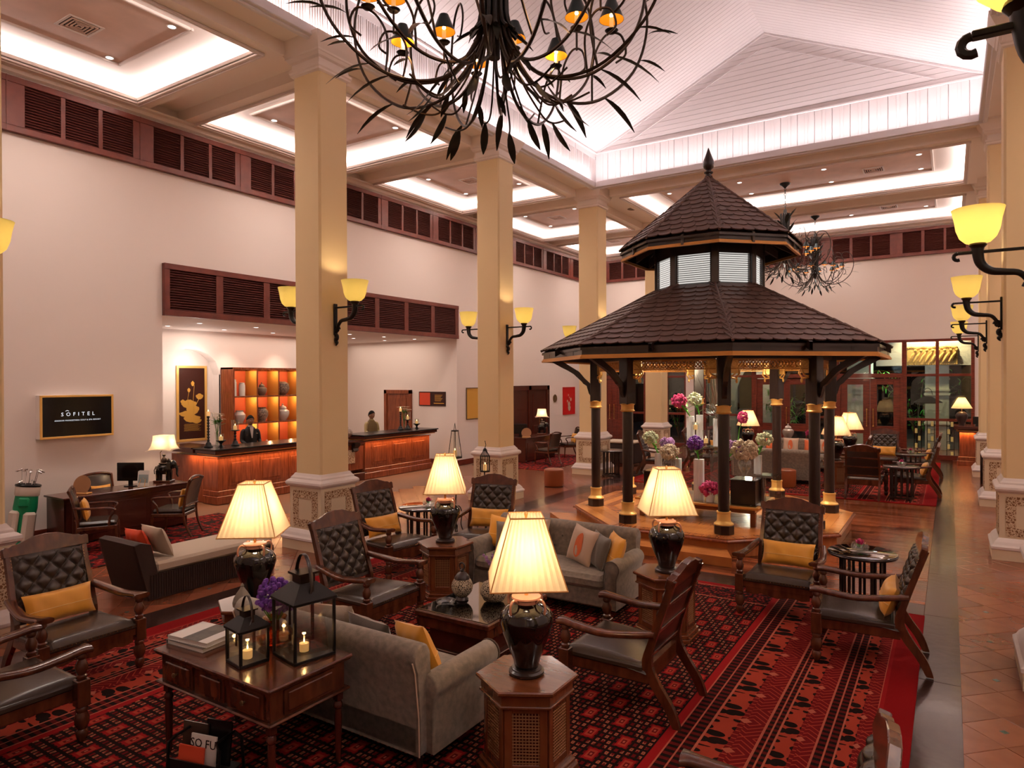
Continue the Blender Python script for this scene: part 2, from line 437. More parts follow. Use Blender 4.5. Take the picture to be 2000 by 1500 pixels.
for (x, y, _g) in tiles[300:]:
    rest.add([(x+TR, y, 0), (x, y+TR, 0), (x-TR, y, 0), (x, y-TR, 0), (x+TR, y, -.008), (x, y+TR, -.008), (x-TR, y, -.008), (x, y-TR, -.008)], [(0, 1, 2, 3), (0, 4, 5, 1), (1, 5, 6, 2), (2, 6, 7, 3), (3, 7, 4, 0)])
stuff(obj('far_tile', rest, 'terracotta', fl))
ins = MB().prism([(.03*math.cos(k*PI/2), .03*math.sin(k*PI/2)) for k in range(4)], 0, .0015); ins_me = mesh_of(ins, 'tile_inset', 'tile_green')
for k in range(-1, 9): obj('tile_inset', ins_me, None, fl, (.33, 5.03+k, 0)); 
for k in range(0, 8): obj('tile_inset', ins_me, None, fl, (-7.67, 3.03+k, 0))
# dark stone borders: slabs
def slab(x0, x1, y0, y1):
    o = obj('stone_slab', B(-(x1-x0)/2+.002, (x1-x0)/2-.002, -(y1-y0)/2+.002, (y1-y0)/2-.002, -.01, .004, .002), 'dark_stone', fl, ((x0+x1)/2, (y0+y1)/2, 0)); return o
for k in range(12): slab(-.235, .08, 3.0+1.2*k*1.55, 3.0+1.2*(k+1)*1.55)
for k in range(12): slab(-7.42, -6.94, 0+1.8*k, 1.8*(k+1))
for k in range(5): slab(-6.94+1.341*k, -6.94+1.341*(k+1), 8.5, 8.95)
# nave planks
pw = .105; rows = int((16.0-8.95)/pw)
rp = random.Random(3)
pmes = {}
for r_ in range(rows):
    x = -6.94; y = 8.95+pw*(r_+.5)
    cuts = [x]
    while cuts[-1] < -.235: cuts.append(min(-.235, cuts[-1]+rp.choice([1.5, 1.8, 2.2])))
    if cuts[-1]-cuts[-2] < .3: cuts.pop(-2)
    for a, b in zip(cuts, cuts[1:]):
        L = round(b-a, 3)
        if L not in pmes: pmes[L] = mesh_of(B(-L/2+.001, L/2-.001, -pw/2+.0008, pw/2-.0008, -.008, .004, .0015), 'plank', 'floor_plank')
        obj('plank', pmes[L], None, fl, ((a+b)/2, y, 0))
struct('subfloor_timber', B(-6.94, -.235, -3.5, 8.5, -.008, 0).box(-6.94, -.235, 16, 25.2, -.008, 0), 'floor_plank', fl)

# ---------------------------------------------------------------- carpets
def carpet_mat(name, cx, x_half, y0, y1):
    """procedural woven pattern from object coordinates; cx = centre line, mirrored stripes on both long sides"""
    m = mat(name, (.2, .01, .01), .95, bump=.25, bscale=400, spec=.1); nt = m.node_tree; N = nt.nodes; L = nt.links; p = N['Principled BSDF']
    def nd(op, a, b=None, c=None):
        n = N.new('ShaderNodeMath'); n.operation = op
        for i, v in enumerate((a, b, c)):
            if v is None: continue
            if isinstance(v, (int, float)): n.inputs[i].default_value = v
            else: L.new(v, n.inputs[i])
        return n.outputs[0]
    tc = N.new('ShaderNodeTexCoord'); sp = N.new('ShaderNodeSeparateXYZ'); L.new(tc.outputs['Object'], sp.inputs[0])
    X, Y = sp.outputs[0], sp.outputs[1]
    ax = nd('ABSOLUTE', nd('SUBTRACT', X, cx))
    e = nd('SUBTRACT', x_half, ax)               # distance in from the long edge
    def tri(v, per, off=0.): return nd('PINGPONG', nd('ADD', v, off), per/2)   # 0..per/2
    def lt(a, b): return nd('LESS_THAN', a, b)
    def gt(a, b): return nd('GREATER_THAN', a, b)
    def band(v, a, b): return nd('MULTIPLY', gt(v, a), lt(v, b))
    def mixc(fac, c1, c2):
        n = N.new('ShaderNodeMix'); n.data_type = 'RGBA'; L.new(fac, n.inputs[0])
        for i, c in ((6, c1), (7, c2)):
            if isinstance(c, tuple): n.inputs[i].default_value = (*c, 1)
            else: L.new(c, n.inputs[i])
        return n.outputs[2]
    DK = (.010, .004, .003); RD = (.11, .004, .005); CR = (.24, .007, .008); OR = (.30, .038, .020); PE = (.36, .095, .055); GR = (.13, .08, .03)
    # field: lattice of concentric diamonds, PX x PY
    PX, PY = .256, .52
    def diamond(px, py, ox=0., oy=0.):
        u = nd('DIVIDE', tri(X, px, ox), px/2); v = nd('DIVIDE', tri(Y, py, oy), py/2); return nd('ADD', u, v), u, v
    d1, u1, v1 = diamond(PX, PY); d2 = nd('SUBTRACT', 2.0, d1)
    dm = nd('MINIMUM', d1, d2)                   # 0 at lattice centres, 1 on the diamond net
    # small checks along the net
    su = tri(X, .0427, 0.); sv = tri(Y, .065, 0.)
    chk = nd('ABSOLUTE', nd('SUBTRACT', nd('ADD', nd('DIVIDE', su, .02135), nd('DIVIDE', sv, .0325)), 1.0))
    small = nd('MAXIMUM', su, nd('MULTIPLY', sv, .62))
    col = mixc(lt(small, .0125), DK, RD)
    col = mixc(nd('MULTIPLY', gt(dm, .80), lt(small, .0115)), col, PE)
    col = mixc(nd('MULTIPLY', gt(dm, .80), lt(small, .006)), col, GR)
    sq = nd('MAXIMUM', nd('ABSOLUTE', nd('MULTIPLY', u1, PX/2)), nd('MULTIPLY', nd('ABSOLUTE', nd('MULTIPLY', v1, PY/2)), .55))
    ub = nd('SUBTRACT', 1.0, u1); vb = nd('SUBTRACT', 1.0, v1)
    sq2 = nd('MAXIMUM', nd('MULTIPLY', ub, PX/2), nd('MULTIPLY', nd('MULTIPLY', vb, PY/2), .55)); sqm = nd('MINIMUM', sq, sq2)
    col = mixc(lt(sqm, .042), col, CR); col = mixc(lt(sqm, .030), col, OR); col = mixc(lt(sqm, .016), col, RD); col = mixc(lt(sqm, .007), col, PE)
    # stripes
    chky = gt(tri(Y, .07), .0175)
    def stripe(col, a, b): 
        s_ = mixc(chky, DK, (.09, .005, .005)); col = mixc(band(e, a, b), col, s_)
        for t in (a, (a+b)/2, b): col = mixc(band(e, t-.006, t+.006), col, PE)
        return col
    inner = lt(e, 1.50)
    col = mixc(inner, col, CR)
    def motif(col, a, b, oy):
        wd = b-a; t = nd('DIVIDE', nd('SUBTRACT', e, a), wd)      # 0 outer .. 1 inner
        per = .475
        yy = tri(Y, per, oy)                                       # 0..per/2
        base = mixc(gt(t, .52), (.13, .005, .006), OR)
        # chevron lines on the outer part
        ph = nd('ADD', yy, nd('MULTIPLY', nd('ABSOLUTE', nd('SUBTRACT', t, .30)), nd('MULTIPLY', lt(t, .40), wd*.9)))
        ln = lt(nd('PINGPONG', ph, .0297), .0062)
        base = mixc(nd('MULTIPLY', ln, lt(t, .56)), base, OR)
        base = mixc(nd('MULTIPLY', lt(nd('ADD', nd('ABSOLUTE', nd('SUBTRACT', t, .42)), nd('MULTIPLY', yy, 3.2)), .13), 1.0), base, PE)
        # dark bird-like blotches on the inner part
        v = N.new('ShaderNodeTexVoronoi'); v.inputs['Scale'].default_value = 9.5
        cb = N.new('ShaderNodeCombineXYZ'); L.new(t, cb.inputs[0]); L.new(nd('MULTIPLY', nd('FLOORED_MODULO', nd('ADD', Y, oy), per), 2.2), cb.inputs[1]); 
        mpp = N.new('ShaderNodeMapping'); mpp.inputs['Scale'].default_value = (.30, .62, 1); L.new(cb.outputs[0], mpp.inputs[0]); L.new(mpp.outputs[0], v.inputs['Vector'])
        blot = nd('MULTIPLY', lt(v.outputs['Distance'], .56), band(t, .50, .97))
        blot = nd('MULTIPLY', blot, gt(yy, .018))
        base = mixc(blot, base, DK)
        for q in (.015, .985): base = mixc(band(t, q-.018, q+.018), base, PE)
        return mixc(band(e, a, b), col, base)
    col = motif(col, .235, .43, .0); col = motif(col, .555, .81, .11); col = motif(col, .90, 1.26, .05)
    col = stripe(col, .43, .555); col = stripe(col, .81, .90); col = stripe(col, 1.26, 1.43)
    # short ends
    ey = nd('MINIMUM', nd('SUBTRACT', Y, y0), nd('SUBTRACT', y1, Y))
    eb = nd('MULTIPLY', lt(ey, .55), gt(e, 1.50))
    vv = N.new('ShaderNodeTexVoronoi'); vv.inputs['Scale'].default_value = 26; L.new(tc.outputs['Object'], vv.inputs['Vector'])
    endc = mixc(lt(vv.outputs['Distance'], .26), RD, OR); endc = mixc(gt(vv.outputs['Distance'], .50), endc, DK)
    col = mixc(eb, col, endc)
    for t in (.55, .12): col = mixc(nd('MULTIPLY', band(ey, t-.012, t+.012), gt(e, 1.5)), col, PE)
    col = mixc(lt(e, .205), col, (.19, .003, .004)); col = mixc(lt(ey, .10), col, (.19, .003, .004))
    L.new(col, p.inputs['Base Color'])
CXN = -3.58
carpet_mat('carpet_front', CXN, 3.355, -1.0, 8.5); carpet_mat('carpet_rear', CXN, 3.355, 15.94, 24.2)
tag(obj('carpet', B(CXN-3.355, CXN+3.355, -1.0, 8.5, .002, .016, .003), 'carpet_front'), 'large red patterned carpet under the seating in front of the pavilion', 'carpet')
tag(obj('carpet', B(CXN-3.355, CXN+3.355, 15.94, 24.2, .002, .016, .003), 'carpet_rear'), 'large red patterned carpet under the far seating by the glass doors', 'carpet')
def small_rug_mat():
    m = mat('rug_small', (.2, .01, .01), .95, bump=.2, bscale=300, spec=.1); N = m.node_tree.nodes; L = m.node_tree.links
    tc = N.new('ShaderNodeTexCoord'); v = N.new('ShaderNodeTexVoronoi'); v.inputs['Scale'].default_value = 11; L.new(tc.outputs['Object'], v.inputs['Vector'])
    r = N.new('ShaderNodeValToRGB'); r.color_ramp.interpolation = 'CONSTANT'
    r.color_ramp.elements[0].color = (.35, .06, .03, 1); r.color_ramp.elements[1].color = (.16, .006, .006, 1); r.color_ramp.elements[1].position = .22
    e = r.color_ramp.elements.new(.55); e.color = (.02, .01, .008, 1); L.new(v.outputs['Distance'], r.inputs[0]); L.new(r.outputs[0], N['Principled BSDF'].inputs['Base Color'])
small_rug_mat()
tag(obj('rug', B(-11.9, -9.85, 4.6, 8.0, .002, .012), 'rug_small'), 'red patterned rug under the desk with the computer', 'rug')
tag(obj('rug', B(-12.1, -9.6, 16.6, 20.6, .002, .012), 'rug_small'), 'red patterned rug under the far desk by the twin doors', 'rug')

# ---------------------------------------------------------------- walls
RX = -15.43; RXX = -17.5; RY0, RY1 = 7.20, 16.25; RZ = 3.79
wl = ssetting('wall_left')
struct('wall_face', B(WX-.2, WX, -4, RY0, 0, 7.9).box(WX-.2, WX, RY1, BY, 0, 7.9).box(WX-.2, WX, RY0, RY1, RZ+.0, 7.9), 'wall_paint', wl)
struct('recess_ceiling', B(RXX, WX-.2, RY0-.1, RY1+.1, RZ, RZ+.1).box(WX-.2, WX, RY0, RY1, RZ-.001, RZ+.005), 'wall_paint', wl)
struct('recess_side_wall', B(RXX, WX-.2, RY1, RY1+.2, 0, RZ).box(RX-.4, WX-.2, RY0-.2, RY0, 0, RZ), 'wall_paint', wl)
# back wall of the recess with two arched niches
def arch_wall(x, niches, y0, y1, z1, depth):
    mb = MB(); y = y0
    for (a, b, zs) in niches:
        mb.box(x-.05, x, y, a, 0, z1); r = (b-a)/2; n = 14; hh = .62
        pts = [(a+(b-a)*(i/n), zs+hh*math.sqrt(max(0, 1-(2*i/n-1)**2))) for i in range(n+1)]
        for (p, q) in zip(pts, pts[1:]):
            mb.add([(x, p[0], p[1]), (x, q[0], q[1]), (x, q[0], z1), (x, p[0], z1)], [(0, 1, 2, 3)])
            mb.add([(x, p[0], p[1]), (x-depth, p[0], p[1]), (x-depth, q[0], q[1]), (x, q[0], q[1])], [(0, 1, 2, 3)])
        for yy in (a, b): mb.add([(x, yy, 0), (x-depth, yy, 0), (x-depth, yy, zs), (x, yy, zs)], [(0, 1, 2, 3)])
        mb.box(x-depth-.1, x-depth, a-.1, b+.1, 0, z1); y = b
    mb.box(x-.05, x, y, y1, 0, z1); return mb
struct('niche_wall', arch_wall(RX, [(8.85, 10.45, 2.72)], RY0, 12.9, RZ, .3), 'wall_paint', wl)
struct('recess_back_wall', B(RXX-.1, RXX, 12.5, RY1, 0, RZ).box(RXX, RX-.3, 12.8, 12.9, 0, RZ), 'wall_paint', wl)
struct('chair_rail', B(RX, RX+.03, RY0, 8.85, .93, .98).box(RX-.3, RX-.27, 8.85, 10.4, .93, .98), 'white_trim', wl)
struct('baseboard_left', B(WX, WX+.025, RY1+.02, BY, 0, .16).box(WX, WX+.025, -4, RY0-.02, 0, .16), 'red_wood')
struct('baseboard_recess', B(-14, WX-.18, RY1-.025, RY1, 0, .16), 'red_wood')
for y in (9.2, 10.6, 12.1, 13.6, 15.2): light('SPOT', 'recess_downlight', (-14.9, y, RZ-.03), 28, (1, .80, .62), (0, .12, 0), spot=1.5, radius=.05, blend=.9)
for x in (-13.2, -14.3, -15.6): light('SPOT', 'recess_downlight', (x, 15.6, RZ-.03), 26, (1, .78, .56), (-.25, 0, 0), spot=1.2, radius=.04, blend=.8)
light('POINT', 'niche_light', (RX+.25, 9.65, 3.0), 9, (1, .88, .80), radius=.12)
light('AREA', 'recess_fill', (-14.2, 12, RZ-.05), 48, (1, .80, .66), (0, 0, 0), 2.2, 8)
light('AREA', 'recess_fill', (-15.3, 14.6, RZ-.05), 20, (1, .80, .66), (0, 0, 0), 3, 3)
wr = ssetting('wall_right')
struct('wall_face', B(5.0, 5.2, -4, BY+.2, 0, 7.9), 'wall_paint', wr)
struct('wall_rear', B(-12.6, 5.2, -4.2, -4, 0, 10.8), 'wall_paint')
wb = ssetting('wall_back')
struct('wall_face', B(WX-.2, 5.2, BY, BY+.2, 3.80, 7.9).box(WX-.2, -11.95, BY, BY+.2, 0, 3.8).box(.64, 5.2, BY, BY+.2, 0, 3.8).box(-8.38, -7.74, BY-.12, BY+.2, 0, 3.8), 'wall_paint', wb)
# downlight discs in the recess ceiling
dlm = mesh_of(MB().lathe([(.055, -.006), (.075, -.006), (.075, .004)], 16, cap=False), 'trim_ring', 'white_trim')
dle = mesh_of(MB().lathe([(.054, -.004), (.054, .004)], 14), 'lens', 'downlight_glow')
dle0 = mesh_of(MB().lathe([(.054, -.004), (.054, .004)], 14), 'lens', 'white_gloss')
def downlight(x, y, z, lab, grp, on=True):
    t = thing('downlight', lab, 'ceiling light', (x, y, z), 0, grp); obj('trim_ring', dlm, None, t); obj('lens', dle if on else dle0, None, t); return t
k = 0
for x in (-13.4, -14.6):
    for q, y in enumerate((8.6, 10.0, 11.4, 12.9, 14.2, 15.5)): downlight(x, y, RZ-.001, 'downlight over the reception, '+['first', 'second', 'third', 'fourth', 'fifth', 'sixth'][q]+' from the left in the '+('front' if x > -14 else 'rear')+' row', 'downlights over the reception counter')

# ---------------------------------------------------------------- aisle ceilings
cl = ssetting('ceiling')
def rects_minus(x0, x1, y0, y1, holes):
    xs = sorted({x0, x1, *[h[0] for h in holes], *[h[1] for h in holes]}); ys = sorted({y0, y1, *[h[2] for h in holes], *[h[3] for h in holes]})
    xs = [x for x in xs if x0 <= x <= x1]; ys = [y for y in ys if y0 <= y <= y1]; out = []
    for a, b in zip(xs, xs[1:]):
        for c, d in zip(ys, ys[1:]):
            mx, my = (a+b)/2, (c+d)/2
            if not any(h[0] < mx < h[1] and h[2] < my < h[3] for h in holes): out.append((a, b, c, d))
    return out
FR = .28
BAYS = BAYS+RBAYS
outer = [(b[0]-FR if b[0] > -12 else WX, b[1]+FR, b[2]-FR, b[3]+FR) for b in BAYS]
so = MB()
for (a, b, c, d) in rects_minus(WX, 5.2, -4, BY, outer+[(NX0, NX1, NY0, NY1)]): so.box(a, b, c, d, ZS, ZS+.06)
struct('soffit', so, 'soffit_paint', cl)
ZC = ZF+.27
for b, o_ in zip(BAYS, outer):
    x0, x1, y0, y1 = b
    fm = MB()
    for (a, c, d, e) in rects_minus(o_[0], o_[1], o_[2], o_[3], [b]): fm.box(a, c, d, e, ZF, ZF+.05)
    for (a, c, d, e) in rects_minus(o_[0], o_[1], o_[2], o_[3], [(o_[0]+.01, o_[1]-.01, o_[2]+.01, o_[3]-.01)]): fm.box(a, c, d, e, ZF+.05, ZC)
    struct('bay_frame', fm, 'soffit_paint', cl)
    mm = MB()                                    # fine moulding round the opening
    for (g, z0, z1, wd) in ((0., ZF-.03, ZF+.02, .05), (.05, ZF-.05, ZF-.002, .03)):
        for (a, c, d, e) in rects_minus(x0-g-wd, x1+g+wd, y0-g-wd, y1+g+wd, [(x0-g, x1+g, y0-g, y1+g)]): mm.box(a, c, d, e, z0, z1, .006)
    for (a, c, d, e) in rects_minus(x0-.03, x1+.03, y0-.03, y1+.03, [(x0+.008, x1-.008, y0+.008, y1-.008)]): mm.box(a, c, d, e, ZF+.02, ZF+.075, .004)
    struct('bay_moulding', mm, 'white_trim', cl)
    struct('bay_ceiling', B(o_[0]+.01, o_[1]-.01, o_[2]+.01, o_[3]-.01, ZC, ZC+.04), 'wall_paint', cl)
    # inner raised tray
    i = .62; tr = MB(); tx0, tx1, ty0, ty1 = x0+i, x1-i, y0+i, y1-i
    for (a, c, d, e) in rects_minus(tx0, tx1, ty0, ty1, [(tx0+.05, tx1-.05, ty0+.05, ty1-.05)]): tr.box(a, c, d, e, ZC-.045, ZC, .01)
    struct('tray_moulding', tr, 'white_trim', cl)
    struct('tray_panel', B(tx0+.05, tx1-.05, ty0+.05, ty1-.05, ZC-.012, ZC), 'tray_plank', cl)
# cornice along the left and back walls
def cornice(ax, a, b, at):
    pr = [(0, 7.33), (.03, 7.33), (.04, 7.37), (.10, 7.40), (.13, 7.45), (.19, 7.47), (.20, ZF+.0), (0, ZF+.0)]
    mb = MB()
    if ax == 'y': mb.prism_ax([(at+u, z) for u, z in pr], a, b, 'y')      # outline x,z along y
    else: mb.prism_ax([(at-u, z) for u, z in pr], a, b, 'x')
    return mb
struct('trim_1', cornice('y', -4, BY, WX), 'white_trim'); struct('trim_2', cornice('x', WX, 5.2, BY), 'white_trim')
# ceiling lights, vents, speakers
LB = ''
def bay_lights(b, pts, lab):
    xs = sorted({p[0] for p in pts}, reverse=True); ys = sorted({p[1] for p in pts}); o4 = ['rightmost', 'second from the right', 'third from the right', 'leftmost'] if len(xs) == 4 else ['nave-side', 'wall-side']
    for (x, y) in pts: downlight(x, y, ZC-.013, 'downlight '+lab+', '+o4[xs.index(x)]+' of the '+('nearer' if y == ys[0] else 'farther')+' row', 'ceiling bay downlights')
bn = ['in the nearest left bay', 'in the second left bay', 'in the third left bay', 'in the fourth left bay', 'in the far left corner bay']
for k, b in enumerate(BAYS[:5]):
    ys = (b[2]+1.1, b[3]-.85) if b[3]-b[2] > 3 else (b[2]+.9, b[3]-.8)
    bay_lights(b, [(x, y) for x in (-11.35, -9.6) for y in ys], LB+bn[k])
for b, nm in ((BAYS[5], 'in the first wide bay'), (BAYS[6], 'in the last wide bay')):
    ys = (b[2]+1.25, b[3]-.9)
    bay_lights(b, [(x, y) for x in (-.6, -2.63, -4.68, -6.6) for y in ys], LB+nm)
def vent(x, y, z, lab, s=.24):
    t = thing('ceiling_vent', lab, 'vent', (x, y, z)); 
    fr = MB()
    for (a, c, d, e) in rects_minus(-s, s, -s, s, [(-s+.04, s-.04, -s+.04, s-.04)]): fr.box(a, c, d, e, -.012, .0, .003)
    obj('frame', fr, 'white_trim', t); sl = MB()
    for q in (.18, .135, .09, .045):
        for (a, c, d, e) in rects_minus(-q, q, -q, q, [(-q+.016, q-.016, -q+.016, q-.016)]): sl.box(a, c, d, e, -.02, -.002)
    o = stuff(obj('louvre_slats', sl, 'tray_plank', t)); obj('backing', B(-s+.03, s-.03, -s+.03, s-.03, -.003, 0), 'band_dark', t)
vent(-10.7, 5.0, ZC-.012, 'square ceiling air vent in the left bay nearest the viewer'); vent(-10.5, 9.6, ZC-.012, 'square ceiling air vent in the left bay partly behind the first big column')
vent(-10.5, 14.4, ZC-.012, 'square ceiling air vent in the left bay beyond the second column'); vent(-10.6, 19.2, ZC-.012, 'square ceiling air vent in the left bay beyond the third column'); vent(-1.6, 19.2, ZC-.012, 'square ceiling air vent in the wide bay just beyond the vault')
vent(-1.55, 23.6, ZC-.012, 'square ceiling air vent in the farthest wide ceiling bay'); vent(-10.6, 23.6, ZC-.012, 'square ceiling air vent at the far left corner bay')
for (x, y, lb) in ((-8.05, 19.3, 'round ceiling speaker beside the third capital'),):
    t = thing('ceiling_speaker', lb, 'speaker', (x, y, ZS)); obj('grille', MB().lathe([(.10, -.004), (.13, -.012), (.15, -.006), (.155, 0)], 20), 'bronze_disc', t)

# ---------------------------------------------------------------- high vault over the nave
vt = ssetting('ceiling_vault'); BX0, BX1, BYV = -8.12, .72, 16.92; ZB0, ZB1 = 7.74, 8.68; RZT = 10.78; RXC = -3.70
lip = MB()
for (a, c, d, e) in rects_minus(NX0-.06, NX1+.06, NY0-.1, NY1+.06, [(NX0+.015, NX1-.015, NY0-.1, NY1-.015)]): lip.box(a, c, d, e, ZS-.06, ZS+.09, .01)
for (a, c, d, e) in rects_minus(NX0-.13, NX1+.13, NY0-.1, NY1+.13, [(NX0-.05, NX1+.05, NY0-.1, NY1+.05)]): lip.box(a, c, d, e, ZS-.09, ZS, .01)
struct('ledge_lip', lip, 'vault_white', vt)
tro = MB()
for (a, c, d, e) in rects_minus(BX0-.1, BX1+.1, NY0-.1, BYV+.1, [(NX0, NX1, NY0-.1, NY1)]): tro.box(a, c, d, e, ZS+.06, ZS+.09)
struct('ledge_trough', tro, 'vault_white', vt)
# left and right grille bands
gp = MB(); gp.box(-.02, 0, 0, 1.16, 0, .10); gp.box(-.02, 0, 0, 1.16, .80, .94); 
sy = 0
for g in range(3):
    y0 = .02+g*.385
    gp.box(-.02, 0, y0-.02, y0+.03, .1, .8)
    for q in range(6):
        gp.box(-.02, 0, y0+.03+.028+q*.05, y0+.03+.05+q*.05, .1, .8)
    gp.box(-.02, 0, y0+.345, y0+.375, .1, .8)
gp_me = mesh_of(gp, 'grille_panel', 'vault_white')
for (x, s) in ((BX0, 1), (BX1, -1)):
    struct('grille_backing', B(x-.04*s, x-.03*s, NY0, BYV, ZB0, ZB1), 'tray_plank', vt)
    for k in range(17):
        o = obj('grille_panel', gp_me, None, vt, (x, BYV-.0-1.19*(k+1), ZB0)); o.scale = (s, 1, 1)
bt = MB()
for x in (BX0, BX1): bt.box(x-.05, x+.05, NY0, BYV, ZB1-.0, ZB1+.05, .01)
bt.box(BX0, BX1, BYV-.05, BYV+.05, ZB1, ZB1+.05, .01); struct('band_moulding', bt, 'vault_white', vt)
nb = 24; bw = (BX1-BX0)/nb
bme = mesh_of(B(.0, bw-.012, -.02, 0, 0, .94, .004).box(bw*.42, bw*.60, -.03, -.018, .10, .94, .004), 'board', 'vault_white')
for k in range(nb): obj('board', bme, None, vt, (BX0+bw*k, BYV, ZB0))
struct('board_backing', B(BX0, BX1, BYV+.005, BYV+.02, ZB0, ZB1), 'vault_white', vt)
# sloping boards
sl = MB(); Ls = math.hypot(RXC-BX0, RZT-ZB1-.04); an = math.atan2(RZT-ZB1-.04, RXC-BX0); bwid = .145; n = int((BYV-NY0)/bwid)
for sgn, xe in ((1, BX0), (-1, BX1)):
    T = Matrix.Translation((xe, 0, ZB1+.04)) @ Matrix.Rotation(-an*sgn, 4, 'Y')
    sl.T = T
    for k in range(n+1): sl.box(0, sgn*(Ls+.02), BYV-bwid*(k+1)+.006, BYV-bwid*k, 0, .02, .005)
sl.T = Matrix.Identity(4)
stuff(obj('slope_boards', sl, 'vault_white', vt))
struct('slope_backing', MB().add([(BX0-.1, NY0-.2, ZB1+.03), (BX0-.1, BYV+.1, ZB1+.03), (RXC, BYV+.1, RZT+.05), (RXC, NY0-.2, RZT+.05), (BX1+.1, NY0-.2, ZB1+.03), (BX1+.1, BYV+.1, ZB1+.03)], [(0, 1, 2, 3), (3, 2, 5, 4)]), 'vault_white', vt)
ga = MB(); nbd = 17; 
for k in range(nbd):
    z0 = ZB1+.04+(RZT-ZB1-.04)*k/nbd; z1 = ZB1+.04+(RZT-ZB1-.04)*(k+1)/nbd-.007; f0 = 1-k/nbd; f1 = 1-(k+1)/nbd
    hw = (BX1-BX0)/2
    ga.prism_ax([(RXC-hw*f0, z0), (RXC+hw*f0, z0), (RXC+hw*f1+.02, z1), (RXC-hw*f1-.02, z1)], BYV, BYV+.02, 'y')
stuff(obj('gable_boards', ga, 'vault_white', vt)); 
struct('gable_backing', MB().prism_ax([(BX0-.2, ZB1-.02), (BX1+.2, ZB1-.02), (RXC, RZT+.1)], BYV+.025, BYV+.05, 'y'), 'vault_white', vt)
gt_ = MB()
for sgn in (1, -1):
    xe = BX0 if sgn > 0 else BX1
    gt_.T = Matrix.Translation((xe, 0, ZB1+.04)) @ Matrix.Rotation(-an*sgn, 4, 'Y'); gt_.box(0, sgn*Ls, BYV-.035, BYV, -.05, 0., .008); gt_.box(sgn*.9, sgn*(Ls-.25), BYV-.02, BYV, -.30, -.285)
gt_.T = Matrix.Identity(4); struct('gable_moulding', gt_, 'vault_white', vt)

# ---------------------------------------------------------------- louvred timber bands
def slats_me(wd, ht, n):
    mb = MB()
    for k in range(n):
        z = ht*(k+.5)/n
        mb.add([(0, -.012, z-.022), (0, .022, z+.016), (wd, .022, z+.016), (wd, -.012, z-.022), (0, -.016, z-.014), (0, .018, z+.024), (wd, .018, z+.024), (wd, -.016, z-.014)],
               [(0, 1, 2, 3), (7, 6, 5, 4), (0, 3, 7, 4), (1, 5, 6, 2)])
    return mesh_of(mb, 'louvre_slats', 'band_slat')
def timber_band(name, fields, u0, u1, z0, z1, wd, nsl, toW, splits=(), marg=.10):
    """fields: start positions along u; toW: 4x4 mapping (u, depth, z) local to world; local y = into the wall"""
    t = ssetting(name); t.matrix_world = toW @ Matrix.Translation((0, -.062, 0))
    struct('backing', B(u0, u1, .05, .06, z0, z1), 'band_dark', t)
    fr = MB(); fr.box(u0, u1, -.03, .05, z0, z0+marg, .005).box(u0, u1, -.03, .05, z1-marg, z1, .005)
    e = u0
    for f in list(fields)+[u1]:
        if f > e+.001: fr.box(e, f, -.022, .05, z0+marg, z1-marg, .004)
        e = f+wd
    for s_ in splits: fr.box(s_-.008, s_+.008, -.034, -.02, z0, z1)
    struct('frame', fr, 'band_wood', t)
    me = slats_me(wd, z1-z0-2*marg, nsl)
    for f in fields: stuff(obj('louvre_slats', me, None, t, (f, 0, z0+marg)))
    return t
LW = Matrix(((0, -1, 0, WX), (1, 0, 0, 0), (0, 0, 1, 0), (0, 0, 0, 1)))      # u -> +Y, local +y -> -X (into the left wall)
P = 2.075; fs = []; sp_ = []
for k in range(-3, 10):
    for q in (0, .59, 1.18): 
        f = 4.94+P*k+q
        if -3.5 < f < BY-.55: fs.append(f)
    s_ = 4.94+P*k-.25
    if -3.5 < s_ < BY: sp_.append(s_)
timber_band('trim_3', fs, -3.9, BY, 6.47, 7.34, .52, 15, LW, sp_)
BW = Matrix(((1, 0, 0, 0), (0, 1, 0, BY), (0, 0, 1, 0), (0, 0, 0, 1)))
fs = []; sp_ = []
for k in range(-6, 2):
    for q in (0, .60, 1.18):
        f = -1.27+2.05*k+q
        if WX+.05 < f < 3: fs.append(f)
    sp_.append(-1.27+2.05*k-.19)
timber_band('trim_4', fs, WX, 5.0, 6.47, 7.34, .51, 15, BW, [s for s in sp_ if s > WX])
timber_band('trim_5', [7.31+1.117*k for k in range(8)], RY0, RY1, 3.79, 4.77, .96, 16, LW, (), .11)

